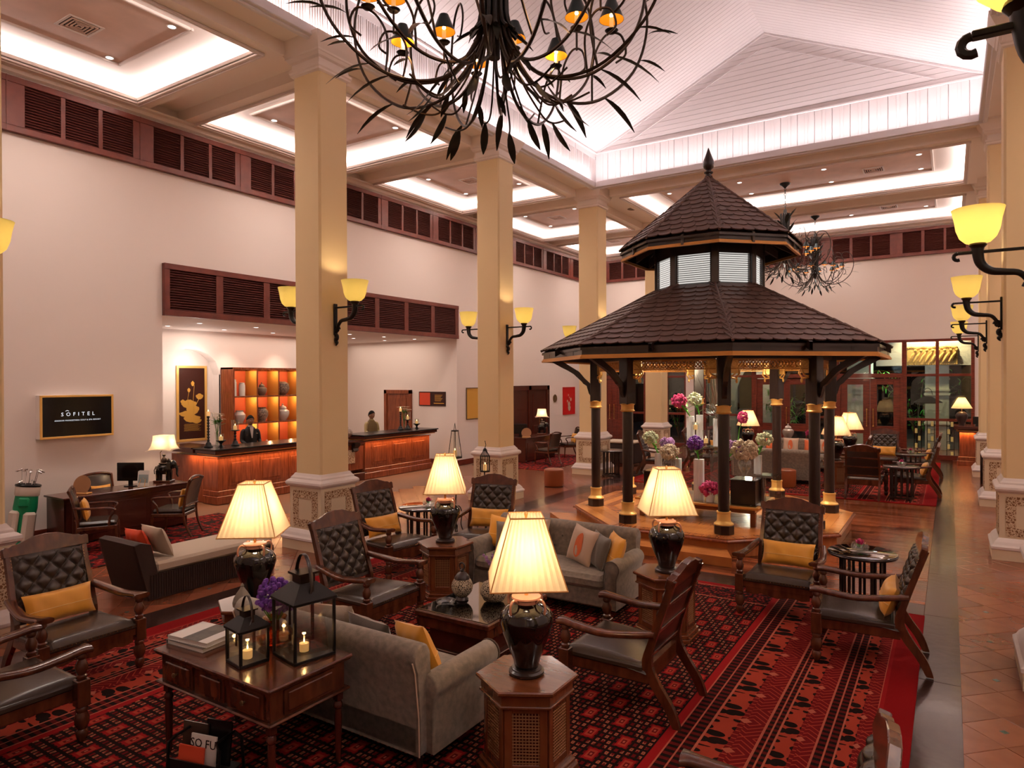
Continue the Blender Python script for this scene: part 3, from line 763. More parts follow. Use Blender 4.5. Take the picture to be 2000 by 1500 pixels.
# ---------------------------------------------------------------- columns
def scroll_mat():
    m = mat('scroll_relief', (.66, .52, .36), .8, bump=.0); N = m.node_tree.nodes; L = m.node_tree.links
    tc = N.new('ShaderNodeTexCoord'); v = N.new('ShaderNodeTexVoronoi'); v.inputs['Scale'].default_value = 26; v.feature = 'DISTANCE_TO_EDGE'
    n = N.new('ShaderNodeTexNoise'); n.inputs['Scale'].default_value = 30; L.new(tc.outputs['Object'], n.inputs['Vector'])
    ad = N.new('ShaderNodeVectorMath'); ad.operation = 'MULTIPLY_ADD'; ad.inputs[1].default_value = (.05, .05, .05); L.new(n.outputs['Color'], ad.inputs[0]); L.new(tc.outputs['Object'], ad.inputs[2]); L.new(ad.outputs[0], v.inputs['Vector'])
    r = N.new('ShaderNodeValToRGB'); r.color_ramp.elements[0].position = .10; r.color_ramp.elements[1].position = .18
    r.color_ramp.elements[0].color = (.66, .50, .33, 1); r.color_ramp.elements[1].color = (.24, .11, .045, 1); L.new(v.outputs['Distance'], r.inputs[0]); L.new(r.outputs[0], N['Principled BSDF'].inputs['Base Color'])
    b = N.new('ShaderNodeBump'); b.inputs['Strength'].default_value = .6; b.inputs['Distance'].default_value = .01; b.invert = True; L.new(v.outputs['Distance'], b.inputs['Height']); L.new(b.outputs[0], N['Principled BSDF'].inputs['Normal'])
scroll_mat()
def sq(h, c=0.): 
    return [(h-c, -h), (h, -h+c), (h, h-c), (h-c, h), (-h+c, h), (-h, h-c), (-h, -h+c), (-h+c, -h)] if c else [(h, -h), (h, h), (-h, h), (-h, -h)]
def stack(prof, c=0.):
    mb = MB(); n = 8 if c else 4
    V = []; F = []
    for h, z in prof: V += [(x, y, z) for x, y in sq(h, c)]
    for i in range(len(prof)-1):
        for k in range(n): F.append((i*n+k, i*n+(k+1) % n, (i+1)*n+(k+1) % n, (i+1)*n+k))
    F.append(tuple(range(n))[::-1]); F.append(tuple(range((len(prof)-1)*n, len(prof)*n))); mb.add(V, F); return mb
c_plinth = mesh_of(stack([(.43, 0), (.43, .14)]), 'plinth', 'plinth_cream')
c_pm = mesh_of(stack([(.43, .14), (.445, .155), (.445, .185), (.42, .21), (.40, .25), (.365, .29), (.35, .30)]), 'plinth_moulding', 'white_trim')
c_ped = mesh_of(stack([(.345, .29), (.345, .95)]), 'pedestal', 'plinth_cream')
c_cap = mesh_of(stack([(.345, .93), (.36, .95), (.385, .965), (.395, .99), (.39, 1.02), (.36, 1.045), (.34, 1.055), (.335, 1.08), (.315, 1.10), (.29, 1.14)]), 'pedestal_cap', 'white_trim')
pf = MB()
for (a, c, d, e) in rects_minus(-.27, .27, .33, .89, [(-.15, .15, .45, .77)]): pf.box(a, c, -.352, -.343, d, e)
c_pf = mesh_of(pf, 'scroll_frieze', 'scroll_relief')
c_sh = mesh_of(stack([(.275, 1.12), (.275, 1.35), (.29, 1.42), (.29, 7.0), (.275, 7.06), (.275, 7.12), (.29, 7.14), (.29, 7.28)], .035) if False else stack([(.288, 1.12), (.288, 7.30)], .03), 'shaft', 'column_cream')
c_ct = mesh_of(stack([(.29, 7.20), (.32, 7.22), (.32, 7.25), (.335, 7.27), (.335, 7.30), (.30, 7.31), (.30, 7.40), (.34, 7.42), (.36, 7.46), (.375, 7.47), (.375, 7.50), (.38, 7.51), (.42, 7.58), (.46, 7.66), (.47, ZS)]), 'capital', 'soffit_paint')
def column(x, y, lab):
    t = ssetting('column', (x, y, 0)); t['label'] = lab
    for nm, me in (('plinth', c_plinth), ('plinth_moulding', c_pm), ('pedestal', c_ped), ('pedestal_cap', c_cap), ('shaft', c_sh), ('capital', c_ct)): obj(nm, me, None, t)
    for k in range(4): obj('scroll_frieze', c_pf, None, t, (0, 0, 0), k*PI/2)
LCX, RCX = -8.22, .93
CY = [2.70, 7.33, 12.15, 16.90, 21.70]
ordn = ['nearest', 'second', 'third', 'fourth', 'fifth']
for k, y in enumerate(CY): column(LCX, y, 'tall square cream column, %s of the left row' % ordn[k]); column(RCX, y, 'tall square cream column, %s of the right row' % ordn[k])
for y in (-2.1,): column(LCX, y, 'tall square cream column behind the viewer, left row'); column(RCX, y, 'tall square cream column behind the viewer, right row')
# ================================================================ furniture prototypes (front faces local -Y)
def tuft_grid(wd, ht, dep, p, q, nu, nv, marg=.0):
    """buttoned leather: (u along x, v along z) bulging towards -y; returns grid builder and button spots"""
    def h(x, z):
        a = x/p+z/q; b = x/p-z/q
        s_ = abs(math.sin(PI*a)*math.sin(PI*b))
        e = min(1, min(wd/2-abs(x), z, ht-z)/.035) if marg == 0 else 1
        return dep*(s_**.32)*max(0, min(1, e))
    spots = []
    na = int(4+wd/p+ht/q)
    for i in range(-na, na+1):
        for j in range(-na, na+1):
            x = p*(i+j)/2; z = q*(i-j)/2
            if abs(x) < wd/2-.04 and .03 < z < ht-.03: spots.append((x, z))
    return h, spots
def turned(mb, x, y, z0, z1, r, beads, n=14):
    """turned post; beads: list of (fraction, radius factor)"""
    prof = [(r*k, (z1-z0)*f+z0) for f, k in beads]
    mb.lathe(prof, n, (x, y, 0)); return mb
CH = {}
def make_armchair():
    t = thing('armchair', 'x', 'armchair')
    # seat frame and cushion
    fr = MB(); fr.box(-.36, .36, -.44, -.40, .30, .40, .008); fr.box(-.335, -.30, -.42, .24, .28, .40, .006); fr.box(.30, .335, -.42, .24, .28, .40, .006); fr.box(-.33, .33, .20, .24, .28, .40)
    ap = [(-.32, .31), (-.32, .25), (-.24, .235), (-.16, .255), (0, .225), (.16, .255), (.24, .235), (.32, .25), (.32, .31)]
    fr.prism_ax(ap[::-1], -.438, -.418, 'y'); obj('seat_frame', fr, 'chair_wood', t)
    def seat(u, v):
        x = -.35+.70*u; y = -.45+.68*v; e = min(u, 1-u, v*1.0, 1-v)*9; e = min(1, e)
        z = .405+.045*math.sqrt(max(0, e*(2-e)))+.012*math.sin(PI*u)*math.sin(PI*v)-.05*v*v
        z += .004*math.sin(u*40)*max(0, 1-v*8)
        return (x, y, z)
    sm = MB().grid(seat, 22, 20); 
    for a in range(2):
        pass
    sm.box(-.35, .35, -.45, .20, .365, .41, .01); obj('seat_cushion', sm, 'leather', t)
    st = MB()
    for k in range(23): st.sphere((-.33+.03*k, -.452, .392), .0055, 6, 4)
    o = obj('upholstery_nail', st, 'stud', t); stuff(o)
    # front legs: turned, square block at the seat
    for s in (-1, 1):
        lg = MB(); x = .385*s
        lg.lathe([(.020, 0), (.028, .01), (.038, .04), (.041, .07), (.029, .09), (.034, .10), (.047, .13), (.049, .17), (.034, .21), (.040, .225), (.040, .24), (.032, .25)], 14, (x, -.42, 0))
        lg.box(x-.043, x+.043, -.463, -.377, .25, .44, .006)
        lg.lathe([(.028, .44), (.036, .45), (.036, .465), (.026, .475), (.040, .505), (.043, .535), (.030, .565), (.024, .58), (.036, .595), (.036, .605), (.03, .625)], 14, (x, -.42, 0))
        obj('front_leg', lg, 'chair_wood', t)
    # stile + rear leg in one sweep, each side
    def sidepts(x):
        return spline([(x, .46, 0.0), (x, .40, .14), (x, .29, .30), (x, .235, .44), (x*1.0, .28, .62), (x*.98, .36, .86), (x*.97, .43, 1.06)], 5)
    for s in (-1, 1):
        P = sidepts(.315*s); lg = MB(); V = []; F = []
        n = len(P)
        for i, p in enumerate(P):
            f = i/(n-1); wy = .030+.018*math.sin(PI*min(1, f*1.6)); wx = .021
            V += [(p.x-wx, p.y-wy, p.z), (p.x+wx, p.y-wy, p.z), (p.x+wx, p.y+wy*.8, p.z+(.0)), (p.x-wx, p.y+wy*.8, p.z)]
        for i in range(n-1):
            for k in range(4): F.append((i*4+k, i*4+(k+1) % 4, (i+1)*4+(k+1) % 4, (i+1)*4+k))
        F += [(3, 2, 1, 0), (n*4-4, n*4-3, n*4-2, n*4-1)]
        lg.add(V, F); obj('rear_leg', lg, 'chair_wood', t)
    # arms
    for s in (-1, 1):
        P = spline([(.335*s, .30, .66), (.365*s, .12, .635), (.39*s, -.10, .615), (.39*s, -.30, .63), (.385*s, -.42, .645), (.385*s, -.475, .645)], 6)
        V = []; F = []; n = len(P)
        for i, p in enumerate(P):
            f = i/(n-1); w = .036+.014*f+.024*max(0, f-.78)/.22; h = .021
            w *= (1 if i < n-1 else .55)
            ring = [(-w, -h*.4), (-w*.8, -h), (w*.8, -h), (w, -h*.4), (w, h*.5), (w*.75, h), (-w*.75, h), (-w, h*.5)]
            V += [(p.x+a, p.y, p.z+b) for a, b in ring]
        for i in range(n-1):
            for k in range(8): F.append((i*8+k, i*8+(k+1) % 8, (i+1)*8+(k+1) % 8, (i+1)*8+k))
        F += [tuple(range(8))[::-1], tuple(range(n*8-8, n*8))]
        m = MB(); m.add(V, F, True); obj('armrest', m, 'chair_wood', t, angle=1.2)
    # back: reclined frame
    A = math.atan2(.43-.245, 1.06-.46); T = Matrix.Translation((0, .225, .45)) @ Matrix.Rotation(-A, 4, 'X')
    h, spots = tuft_grid(.58, .56, .038, .145, .15, 60, 56)
    m = MB(); m.T = T
    m.grid(lambda u, v: (-.29+.58*u, -.012-h(-.29+.58*u, .56*v)-.012*math.sin(PI*u), .03+.56*v), 60, 56)
    obj('tufted_back', m, 'leather', t, angle=2.)
    m = MB(); m.T = T
    for (x, z) in spots: m.sphere((x, -.018, .03+z), .008, 8, 5, (1, .6, 1))
    stuff(obj('button', m, 'leather', t))
    m = MB(); m.T = T
    for k in range(20): 
        for s in (-1, 1): m.sphere((.292*s, -.016, .05+k*.028), .005, 6, 4)
    for k in range(20): m.sphere((-.275+k*.029, -.016, .60), .005, 6, 4)
    stuff(obj('upholstery_nail', m, 'stud', t))
    m = MB(); m.T = T; m.box(-.30, .30, -.010, .012, .0, .61); obj('back_panel', m, 'dark_wood', t)
    m = MB(); m.T = T
    for z in (.02, .22, .42): m.box(-.30, .30, .010, .022, z, z+.035, .004)
    obj('back_rail', m, 'chair_wood', t)
    cr = [(-.345, .585), (.345, .585), (.350, .66), (.33, .675), (.30, .665), (.265, .685), (.22, .69), (.18, .705), (.10, .735), (0, .745), (-.10, .735), (-.18, .705), (-.22, .69), (-.265, .685), (-.30, .665), (-.33, .675), (-.350, .66)]
    m = MB(); m.T = T; m.prism_ax(cr, -.028, .024, 'y', c=.006); obj('crest_rail', m, 'chair_wood', t)
    return t
def make_cushion(nm, wd, ht, th, matn, lines=0, print_=None):
    """square cushion standing: width x, height z, thickness y; origin at the bottom middle"""
    def side(sg):
        def fn(u, v):
            a = 2*u-1; b = 2*v-1; e = max(0, (1-a**4))*max(0, (1-b**4))
            pin = 1-.07*(1-abs(a))*0-.09*(b*b)*(1-a*a)*0
            x = wd/2*a*(1-.06*(1-b*b)); z = ht/2+ht/2*b*(1-.08*(1-a*a))
            return (x, sg*th/2*(e**.55)+.006*math.sin(9*a+3*b)*e, z)
        return fn
    m = MB().grid(side(-1), 16, 14).grid(side(1), 16, 14, flip=True)
    o = obj(nm, m, matn, angle=2.5)
    if lines:
        l = MB()
        for q in range(lines):
            zz = .40+.2*q
            P = [side(-1)(i/16, zz) for i in range(17)]; l.tube([(p[0], p[1]-.003, p[2]) for p in P], .0028, 5)
        obj('seam_line', l, 'yellow_line', o)
    if print_ == 'drop':
        l = MB(); 
        cen = []
        for k in range(20):
            a = 2*PI*k/20; r = .085*(1+.5*max(0, math.sin(a))**3); cen.append((.5+r*math.cos(a)/wd*.8, .42+r*1.25*math.sin(a)/ht*1.15))
        P = [side(-1)(u, v) for u, v in cen]; c = side(-1)(.5, .45)
        l.add([(c[0], c[1]-.004, c[2])]+[(p[0], p[1]-.004, p[2]) for p in P], [(0, 1+k, 1+(k+1) % 20) for k in range(20)], True)
        obj('printed_motif', l, 'orange_print', o)
    return o
def make_sofa(lab, W=1.98):
    t = thing('sofa', lab, 'sofa'); D = .90; h = W/2
    m = MB(); m.box(-h+.10, h-.10, -.40, .36, .10, .30, .02); obj('base', m, 'sofa_cloth', t)
    m = MB(); m.box(-h+.17, h-.17, -.44, .22, .29, .44, .045); 
    for v in range(len(m.sm)): m.sm[v] = True
    obj('seat_cushion', m, 'sofa_cloth', t, angle=1.2)
    # back with rolled top, outline in (y,z)
    pr = [(.20, .30), (.24, .62), (.25, .74)]+[(.335+.085*math.cos(a), .745+.085*math.sin(a)) for a in [PI-.1-k*(PI+.2)/10 for k in range(11)]]+[(.40, .66), (.36, .35), (.36, .10), (.20, .10)]
    m = MB(); m.prism_ax(pr[::-1], -h+.08, h-.08, 'x', True, c=.018); obj('backrest', m, 'sofa_cloth', t, angle=.9)
    m = MB()
    for k in range(-4, 5):
        m.sphere((k*.2, .232, .66), .014, 8, 5); 
        if k < 4: m.sphere((k*.2+.1, .218, .54), .014, 8, 5)
    stuff(obj('button', m, 'sofa_dark', t))
    for s in (-1, 1):
        # scroll arm, outline in (x,z), extruded in y
        cx, cz, r = s*(h-.075), .535, .085
        pr = [(cx-s*.07, .10), (cx-s*.09, .42)]+[(cx+r*math.cos(a)*1.0*s, cz+r*math.sin(a)) for a in [PI+.35-k*(PI+.95)/12 for k in range(13)]]+[(cx+s*.055, .44), (cx+s*.045, .10)]
        m = MB(); m.prism_ax(pr if s < 0 else pr[::-1], -.42, .30, 'y', True, c=.014); obj('arm', m, 'sofa_cloth', t, angle=.9)
        m = MB()
        m.tube([(p[0], -.422, p[1]) for p in pr], .006, 6); obj('piping', m, 'sofa_dark', t)
        for y in (-.36, .30): 
            l = MB(); l.lathe([(.020, 0), (.026, .10)], 10, (s*(h-.14), y, 0)); obj('leg', l, 'dark_wood', t)
    m = MB().tube([(-h+.09, p[0], p[1]) for p in [(.36, .10), (.365, .35), (.40, .655), (.425, .73)]], .005, 6).tube([(h-.09, p[0], p[1]) for p in [(.36, .10), (.365, .35), (.40, .655), (.425, .73)]], .005, 6)
    obj('piping', m, 'peach_silk', t)
    return t
def hexp(R, a0=-PI/2): return [(R*math.cos(a0+k*PI/3), R*math.sin(a0+k*PI/3)) for k in range(6)]
def make_hex_table():
    t = thing('side_table', 'x', 'side table'); H = .62
    obj('tabletop', MB().prism(hexp(.335), H-.03, H, c=.008), 'hex_wood', t)
    obj('apron', MB().prism(hexp(.300), H-.10, H-.03).prism(hexp(.312), H-.115, H-.098, c=.004), 'hex_wood', t)
    m = MB().prism(hexp(.272), .10, H-.10); obj('body', m, 'desk_dark', t)
    for k in range(6):
        a = -PI/2+PI/6+k*PI/3; ap = .272*math.cos(PI/6)
        fm = MB(); fm.T = Matrix.Rotation(a, 4, 'Z')
        fm.box(ap-.002, ap+.012, -.134, -.085, .10, H-.10, .003).box(ap-.002, ap+.012, .085, .134, .10, H-.10, .003).box(ap-.002, ap+.012, -.085, .085, .10, .15, .003).box(ap-.002, ap+.012, -.085, .085, H-.15, H-.10, .003)
        obj('side_frame', fm, 'hex_wood', t)
        cn = MB(); cn.T = Matrix.Rotation(a, 4, 'Z')
        for i in range(9): y = -.08+.02*i; cn.box(ap+.001, ap+.006, y-.003, y+.003, .15, H-.15)
        for i in range(16): z = .16+i*.0195; cn.box(ap+.003, ap+.008, -.085, .085, z-.003, z+.003)
        stuff(obj('cane_panel', cn, 'cane', t))
    obj('base_moulding', MB().prism(hexp(.335), 0, .04, c=.004).prism(hexp(.315), .04, .075, c=.004).prism(hexp(.292), .075, .10), 'hex_wood', t)
    return t
def make_lamp():
    t = thing('table_lamp', 'x', 'lamp')
    obj('base', MB().lathe([(.105, 0), (.115, .008), (.115, .022), (.10, .032), (.098, .04), (.075, .048)], 28), 'dark_wood', t)
    obj('jar', MB().lathe([(.078, .045), (.090, .10), (.125, .19), (.160, .28), (.177, .345), (.173, .385), (.152, .42), (.122, .442), (.096, .453), (.084, .466)], 32), 'black_glaze', t)
    obj('jar_neck', MB().lathe([(.084, .464), (.080, .485), (.100, .497), (.096, .506), (.03, .51)], 32), 'copper_glaze', t)
    for k in range(4):
        a = PI/4+k*PI/2; hd = MB(); P = [(.09+.0*q, 0, 0) for q in range(1)]
        P = spline([(.082, 0, .475), (.125, 0, .500), (.155, 0, .470), (.152, 0, .420), (.128, 0, .408)], 4)
        hd.T = Matrix.Rotation(a, 4, 'Z'); hd.tube(P, .009, 7); obj('handle', hd, 'copper_glaze', t)
    obj('stem', MB().lathe([(.012, .48), (.012, .90), (.02, .91), (.01, .93)], 10), 'brass', t)
    # pleated square shade
    z0, z1, w0, w1 = .60, 1.03, .240, .108
    def shade_ring(wd, z, amp):
        P = []; n = 22
        for s in range(4):
            a = s*PI/2
            for k in range(n):
                u = -1+2*k/n; off = amp*(1 if k % 2 else -1)
                x, y = wd*u, -wd-off
                P.append((x*math.cos(a)-y*math.sin(a), x*math.sin(a)+y*math.cos(a), z))
        return P
    m = MB(); R_ = [shade_ring(w0+(w1-w0)*f, z0+(z1-z0)*f, .0035-.001*f) for f in (0, .25, .5, .75, 1)]; n = len(R_[0])
    V = [p for r in R_ for p in r]; F = []
    for i in range(4):
        for k in range(n): F.append((i*n+k, i*n+(k+1) % n, (i+1)*n+(k+1) % n, (i+1)*n+k))
    m.add(V, F, False); obj('lamp_shade', m, 'lamp_shade', t)
    b = MB()
    for wd, z in ((w0+.002, z0), (w1+.002, z1)):
        b.tube([(wd, -wd, z), (wd, wd, z), (-wd, wd, z), (-wd, -wd, z)], .005, 5, closed=True)
    for sx in (-1, 1):
        for sy in (-1, 1): b.tube([(sx*w0, sy*w0, z0), (sx*w1, sy*w1, z1)], .004, 5)
    obj('shade_trim', b, 'pale_wood', t)
    obj('finial', MB().tube([(-w1, 0, z1-.02), (0, 0, z1-.02), (w1, 0, z1-.02)], .003, 5).lathe([(.006, z1-.02), (.010, z1), (.014, z1+.012), (.004, z1+.028)], 8), 'brass', t)
    obj('bulb', MB().sphere((0, 0, .80), .03, 10, 8), 'bulb', t)
    return t
def lamp_at(x, y, z, lab, grp=None, rz=0., pw=LAMP_W):
    o = place(LAMP, USED, (x, y, z), rz, lab, grp)
    light('POINT', 'lamp_light', (x, y, z+.80), pw, (1, .70, .42), radius=.05); return o
def make_round_table():
    t = thing('round_table', 'x', 'table'); H = .70
    obj('tabletop', MB().lathe([(.30, H-.035), (.33, H-.03), (.34, H-.012), (.335, H-.004), (.30, H)], 36), 'dark_wood', t)
    obj('glass_top', MB().lathe([(.325, H+.0005), (.33, H+.003), (.325, H+.006)], 36), 'table_glass', t)
    for k in range(12):
        a = 2*PI*k/12; l = MB(); l.T = Matrix.Rotation(a, 4, 'Z'); l.box(.20, .222, -.014, .014, .05, H-.03, .003); obj('slat', l, 'dark_wood', t)
    obj('ring', MB().lathe([(.195, .03), (.23, .03), (.23, .07), (.195, .07)], 24, cap=False), 'dark_wood', t)
    for k in range(4):
        a = PI/4+k*PI/2; l = MB(); l.T = Matrix.Rotation(a, 4, 'Z'); l.box(.19, .25, -.02, .02, 0, .05, .004); obj('foot', l, 'dark_wood', t)
    return t
def make_flower_bowl():
    t = thing('glass_bowl', 'x', 'bowl')
    obj('bowl', MB().lathe([(.035, 0), (.075, .02), (.09, .055), (.075, .09), (.07, .085), (.083, .055), (.07, .026), (.03, .008)], 24, cap=False), 'glass', t)
    m = MB(); rr = random.Random(5)
    for k in range(9): 
        a = k*2.4; m.leaf((0, 0, .045), (math.cos(a), math.sin(a), .6), .055, .04, curl=-.3)
    obj('leaves', m, 'leaf_bright', t)
    m = MB()
    for k in range(14): 
        a = k*2.4; el = .2+.08*k; m.leaf((0, 0, .07), (math.cos(a)*math.cos(el), math.sin(a)*math.cos(el), math.sin(el)), .065, .04, curl=-.4)
    obj('blossom', m, 'pink_petal', t); return t
def make_pleated_small(): pass
AC = make_armchair(); HT = make_hex_table(); LAMP = make_lamp(); RT = make_round_table(); FB = make_flower_bowl()
BOL = tag(make_cushion('cushion', .56, .27, .15, 'yellow_silk', 1), 'x', 'cushion')
G1 = 'tufted leather armchairs of the near seating group'; G2 = 'tufted leather armchairs of the far seating group'
def rot2(x, y, a): return (x*math.cos(a)-y*math.sin(a), x*math.sin(a)+y*math.cos(a))
def armchair(x, y, deg, lab, grp, cush=None):
    """deg: direction the chair faces, 0 = -Y"""
    a = math.radians(deg); place(AC, USED, (x, y, .016), a, lab, grp)
    if cush:
        dx, dy = rot2(0, .115, a); c = place(BOL, USED, (x+dx, y+dy, .016+.445), a, cush, 'yellow bolster cushions on the armchairs')
        c.rotation_euler = (Matrix.Rotation(a, 3, 'Z') @ Matrix.Rotation(-.36, 3, 'X')).to_euler()
    return
armchair(-6.47, 2.90, 90, 'tufted leather armchair at the left picture edge, facing the console table', G1, 'yellow bolster on the armchair at the left picture edge')
armchair(-5.54, 1.97, 180, 'armchair in the bottom left corner, cut off by the picture edge', G1)
armchair(-5.06, 5.05, 90, 'tufted armchair behind the tall lantern, beside the coffee table', G1)
armchair(-6.33, 6.83, 82, 'tufted armchair with yellow cushion just right of the big cream column base', G1, 'yellow bolster on the armchair by the big cream column base')
armchair(-5.50, 7.85, 16, 'tufted armchair facing the viewer below the hanging lanterns', G1, 'yellow bolster on the armchair below the hanging lanterns')
armchair(-2.12, 5.10, -90, 'armchair seen from its wooden back between the two right-hand lamps', G1)
armchair(-1.53, 7.95, 0, 'tufted armchair facing the viewer in front of the pavilion steps', G1, 'yellow bolster on the armchair in front of the pavilion steps')
armchair(-.62, 7.05, -86, 'armchair in profile beside the polished dark floor strip, under the round table', G1, 'yellow bolster on the armchair beside the polished floor strip')
armchair(-.62, 2.98, -84, 'armchair at the bottom right, only its arm and crest visible', G1)
armchair(-1.55, 15.95+.45, 180, 'armchair seen from behind at the near edge of the far carpet', G2)
armchair(-.62, 17.3, -90, 'far armchair in profile by the dark floor strip, nearer one of two', G2, 'yellow bolster on the nearer far armchair by the dark floor strip')
armchair(-.62, 20.6, -90, 'far armchair in profile by the dark floor strip, farther one of two', G2, 'yellow bolster on the farther far armchair by the dark floor strip')
armchair(-1.50, 20.9, 0, 'far tufted armchair facing the viewer before the right glass doors', G2, 'yellow bolster on the far armchair before the right glass doors')
armchair(-2.05, 18.75, -90, 'far armchair half hidden between the two far right lamps', G2)
armchair(-5.78, 20.5, 20, 'far tufted armchair behind the flower display, left of the glass doors', G2, 'yellow bolster on the far armchair behind the flower display')
armchair(-6.70, 17.6, 100, 'far dark armchair seen between the left pavilion posts', G2)
armchair(-5.9, 19.0, 90, 'far dark armchair behind the clear glass vase', G2)

GT = 'six-sided side tables under the lamps'
def hexlamp(x, y, lt, ll, z=.016):
    place(HT, USED, (x, y, z), 0, lt, GT); lamp_at(x, y, z+.62, ll, 'pleated lamps on black jars', math.radians(36))
hexlamp(-2.33, 3.79, 'hexagonal wooden side table in the foreground with cane panels', 'large pleated lamp on black jar nearest the viewer')
hexlamp(-2.38, 6.55, 'hexagonal side table by the right arm of the facing sofa', 'pleated lamp on black jar in front of the pavilion')
hexlamp(-5.05, 6.38, 'hexagonal side table left of the facing sofa', 'pleated lamp on black jar between the tufted armchairs')
hexlamp(-5.10, 3.78, 'hexagonal side table partly hidden behind the console table', 'pleated lamp on black jar beside the chaise longue')
hexlamp(-2.25, 17.6, 'far hexagonal side table, nearer one of two right of the far sofa', 'far pleated lamp partly hidden by a pavilion post')
hexlamp(-2.20, 19.75, 'far hexagonal side table, farther one of two right of the far sofa', 'far pleated lamp in front of the right glass doors')
hexlamp(-4.82, 19.9, 'far hexagonal side table left of the far sofa', 'far pleated lamp behind the hydrangea vase')
place(RT, USED, (-.78, 7.95+.12, .016), 0, 'round dark table between the two armchairs on the right', 'round tables'); place(FB, USED, (-.80, 8.04, .724), 0, 'glass bowl with pink flower on the round table between two armchairs', 'glass flower bowls')
place(RT, USED, (-6.55, 7.72, .0), 0, 'round table left of the lamp between the tufted armchairs', 'round tables'); place(FB, USED, (-6.42, 7.72, .708), 0, 'glass bowl with flower on the round table behind the lamp', 'glass flower bowls')
place(RT, USED, (-.85, 16.45, .016), 0, 'far round table at the near edge of the far carpet', 'round tables'); place(FB, USED, (-.85, 16.4, .724), 0, 'far glass bowl on the table at the near edge of the far carpet', 'glass flower bowls')
place(RT, USED, (-.80, 19.2, .016), 0, 'far round table between two far armchairs', 'round tables'); place(FB, USED, (-.80, 19.15, .724), 0, 'farthest glass bowl, on the table between two far armchairs', 'glass flower bowls')
place(RT, USED, (-7.5, 16.5, 0), 0, 'far round table behind the left pavilion posts', 'round tables')

# sofas and their cushions
SB = make_sofa('grey-brown scroll-arm sofa facing the viewer, with cushions', 2.02); SB.location = (-3.93, 7.0, .016)
SF = place(SB, {SB.name: 1}, (-3.80, 3.72+.0, .016), PI, 'grey-brown scroll-arm sofa seen from behind, by the foreground side table')
SR = place(SB, {SB.name: 1}, (-3.70, 17.9, .016), PI, 'far grey sofa seen from behind across the far carpet')
SR2 = place(SB, {SB.name: 1}, (-3.70, 20.6, .016), 0, 'far grey sofa facing the viewer before the glass doors')
for s in (SB, SF, SR, SR2): s['group'] = 'scroll-arm sofas'
CUSH = {}
def cushion(kind, x, y, z, facing, tilt, lab, roll_=0.):
    spec = dict(yellow=(.40, .40, .13, 'yellow_silk', 1, None), grey=(.40, .38, .12, 'grey_silk', 0, None), peach=(.42, .42, .12, 'peach_silk', 0, 'drop'), beige=(.42, .40, .13, 'beige_cloth', 0, None), red=(.40, .36, .12, 'red_cloth', 0, None), orange=(.38, .38, .12, 'orange_print', 0, None), plain=(.42, .42, .12, 'peach_silk', 0, None))[kind]
    if kind not in CUSH: CUSH[kind] = tag(make_cushion('cushion', *spec), lab, 'cushion'); o = CUSH[kind]
    else: o = copy_tree(CUSH[kind])
    o['label'] = lab; o.location = (x, y, z); a = math.radians(facing)
    o.rotation_euler = (Matrix.Rotation(a, 3, 'Z') @ Matrix.Rotation(-tilt, 3, 'X') @ Matrix.Rotation(roll_, 3, 'Y')).to_euler(); return o
zs = .46
cushion('yellow', -4.70, 7.03, zs, 15, .3, 'yellow cushion at the left end of the facing sofa', .1)
cushion('grey', -4.50, 6.93, zs, 5, .3, 'grey-brown cushion left of the lamp on the facing sofa', -.1)
cushion('peach', -3.58, 6.93, zs, -22, .30, 'pale cushion with orange motif on the facing sofa', .12)
cushion('grey', -3.36, 6.90, zs, -38, .30, 'grey-brown cushion between two others at the right of the facing sofa', .08)
cushion('yellow', -3.16, 6.88, zs, -45, .30, 'yellow cushion at the right end of the facing sofa', .05)
cushion('plain', -4.28, 7.08, zs, 0, .28, 'pale cushion behind the lamp shade on the facing sofa')
cushion('beige', -4.02, 3.78, zs, 190, .35, 'pale cushion on the sofa seen from behind, leftmost of three', .05)
cushion('grey', -3.62, 3.74, zs, 180, .35, 'grey cushion on the sofa seen from behind, middle of three', -.1)
cushion('yellow', -3.14, 3.77, zs, 165, .35, 'yellow cushion by the arm of the sofa seen from behind', .15)
for k, (kk, xx) in enumerate((('orange', -4.35), ('peach', -3.85), ('orange', -3.3), ('peach', -2.95))):
    cushion(kk, xx, 20.75, zs, 0, .3, ['orange printed cushion at the left of the far facing sofa', 'pale cushion with orange motif on the far facing sofa', 'orange printed cushion at the right of the far facing sofa', 'pale cushion at the right end of the far facing sofa'][k])
# coffee table
def coffee(x0, x1, y0, y1, lab):
    t = thing('coffee_table', lab, 'table', ((x0+x1)/2, (y0+y1)/2, .016)); w_, d_ = (x1-x0)/2, (y1-y0)/2
    obj('table_frame', B(-w_, w_, -d_, d_, .34, .395, .01).box(-w_+.03, w_-.03, -d_+.03, d_-.03, .24, .34, .006), 'chair_wood', t)
    obj('glass_top', B(-w_+.03, w_-.03, -d_+.03, d_-.03, .3955, .402, .002), 'table_glass', t)
    obj('plinth', B(-w_+.10, w_-.10, -d_+.10, d_-.10, .0, .24, .006).box(-w_+.06, w_-.06, -d_+.06, d_-.06, 0, .05, .006), 'desk_dark', t)
coffee(-4.22, -3.38, 4.86, 5.90, 'square dark coffee table with glass top between the two sofas')
def net_sphere_geo(r, sq=1.):
    me = bpy.data.meshes.new('woven_shell'); bm = bmesh.new(); bmesh.ops.create_icosphere(bm, subdivisions=4, radius=r)
    rr = random.Random(2)
    for v in bm.verts: v.co.z *= sq
    bm.to_mesh(me); bm.free(); return me
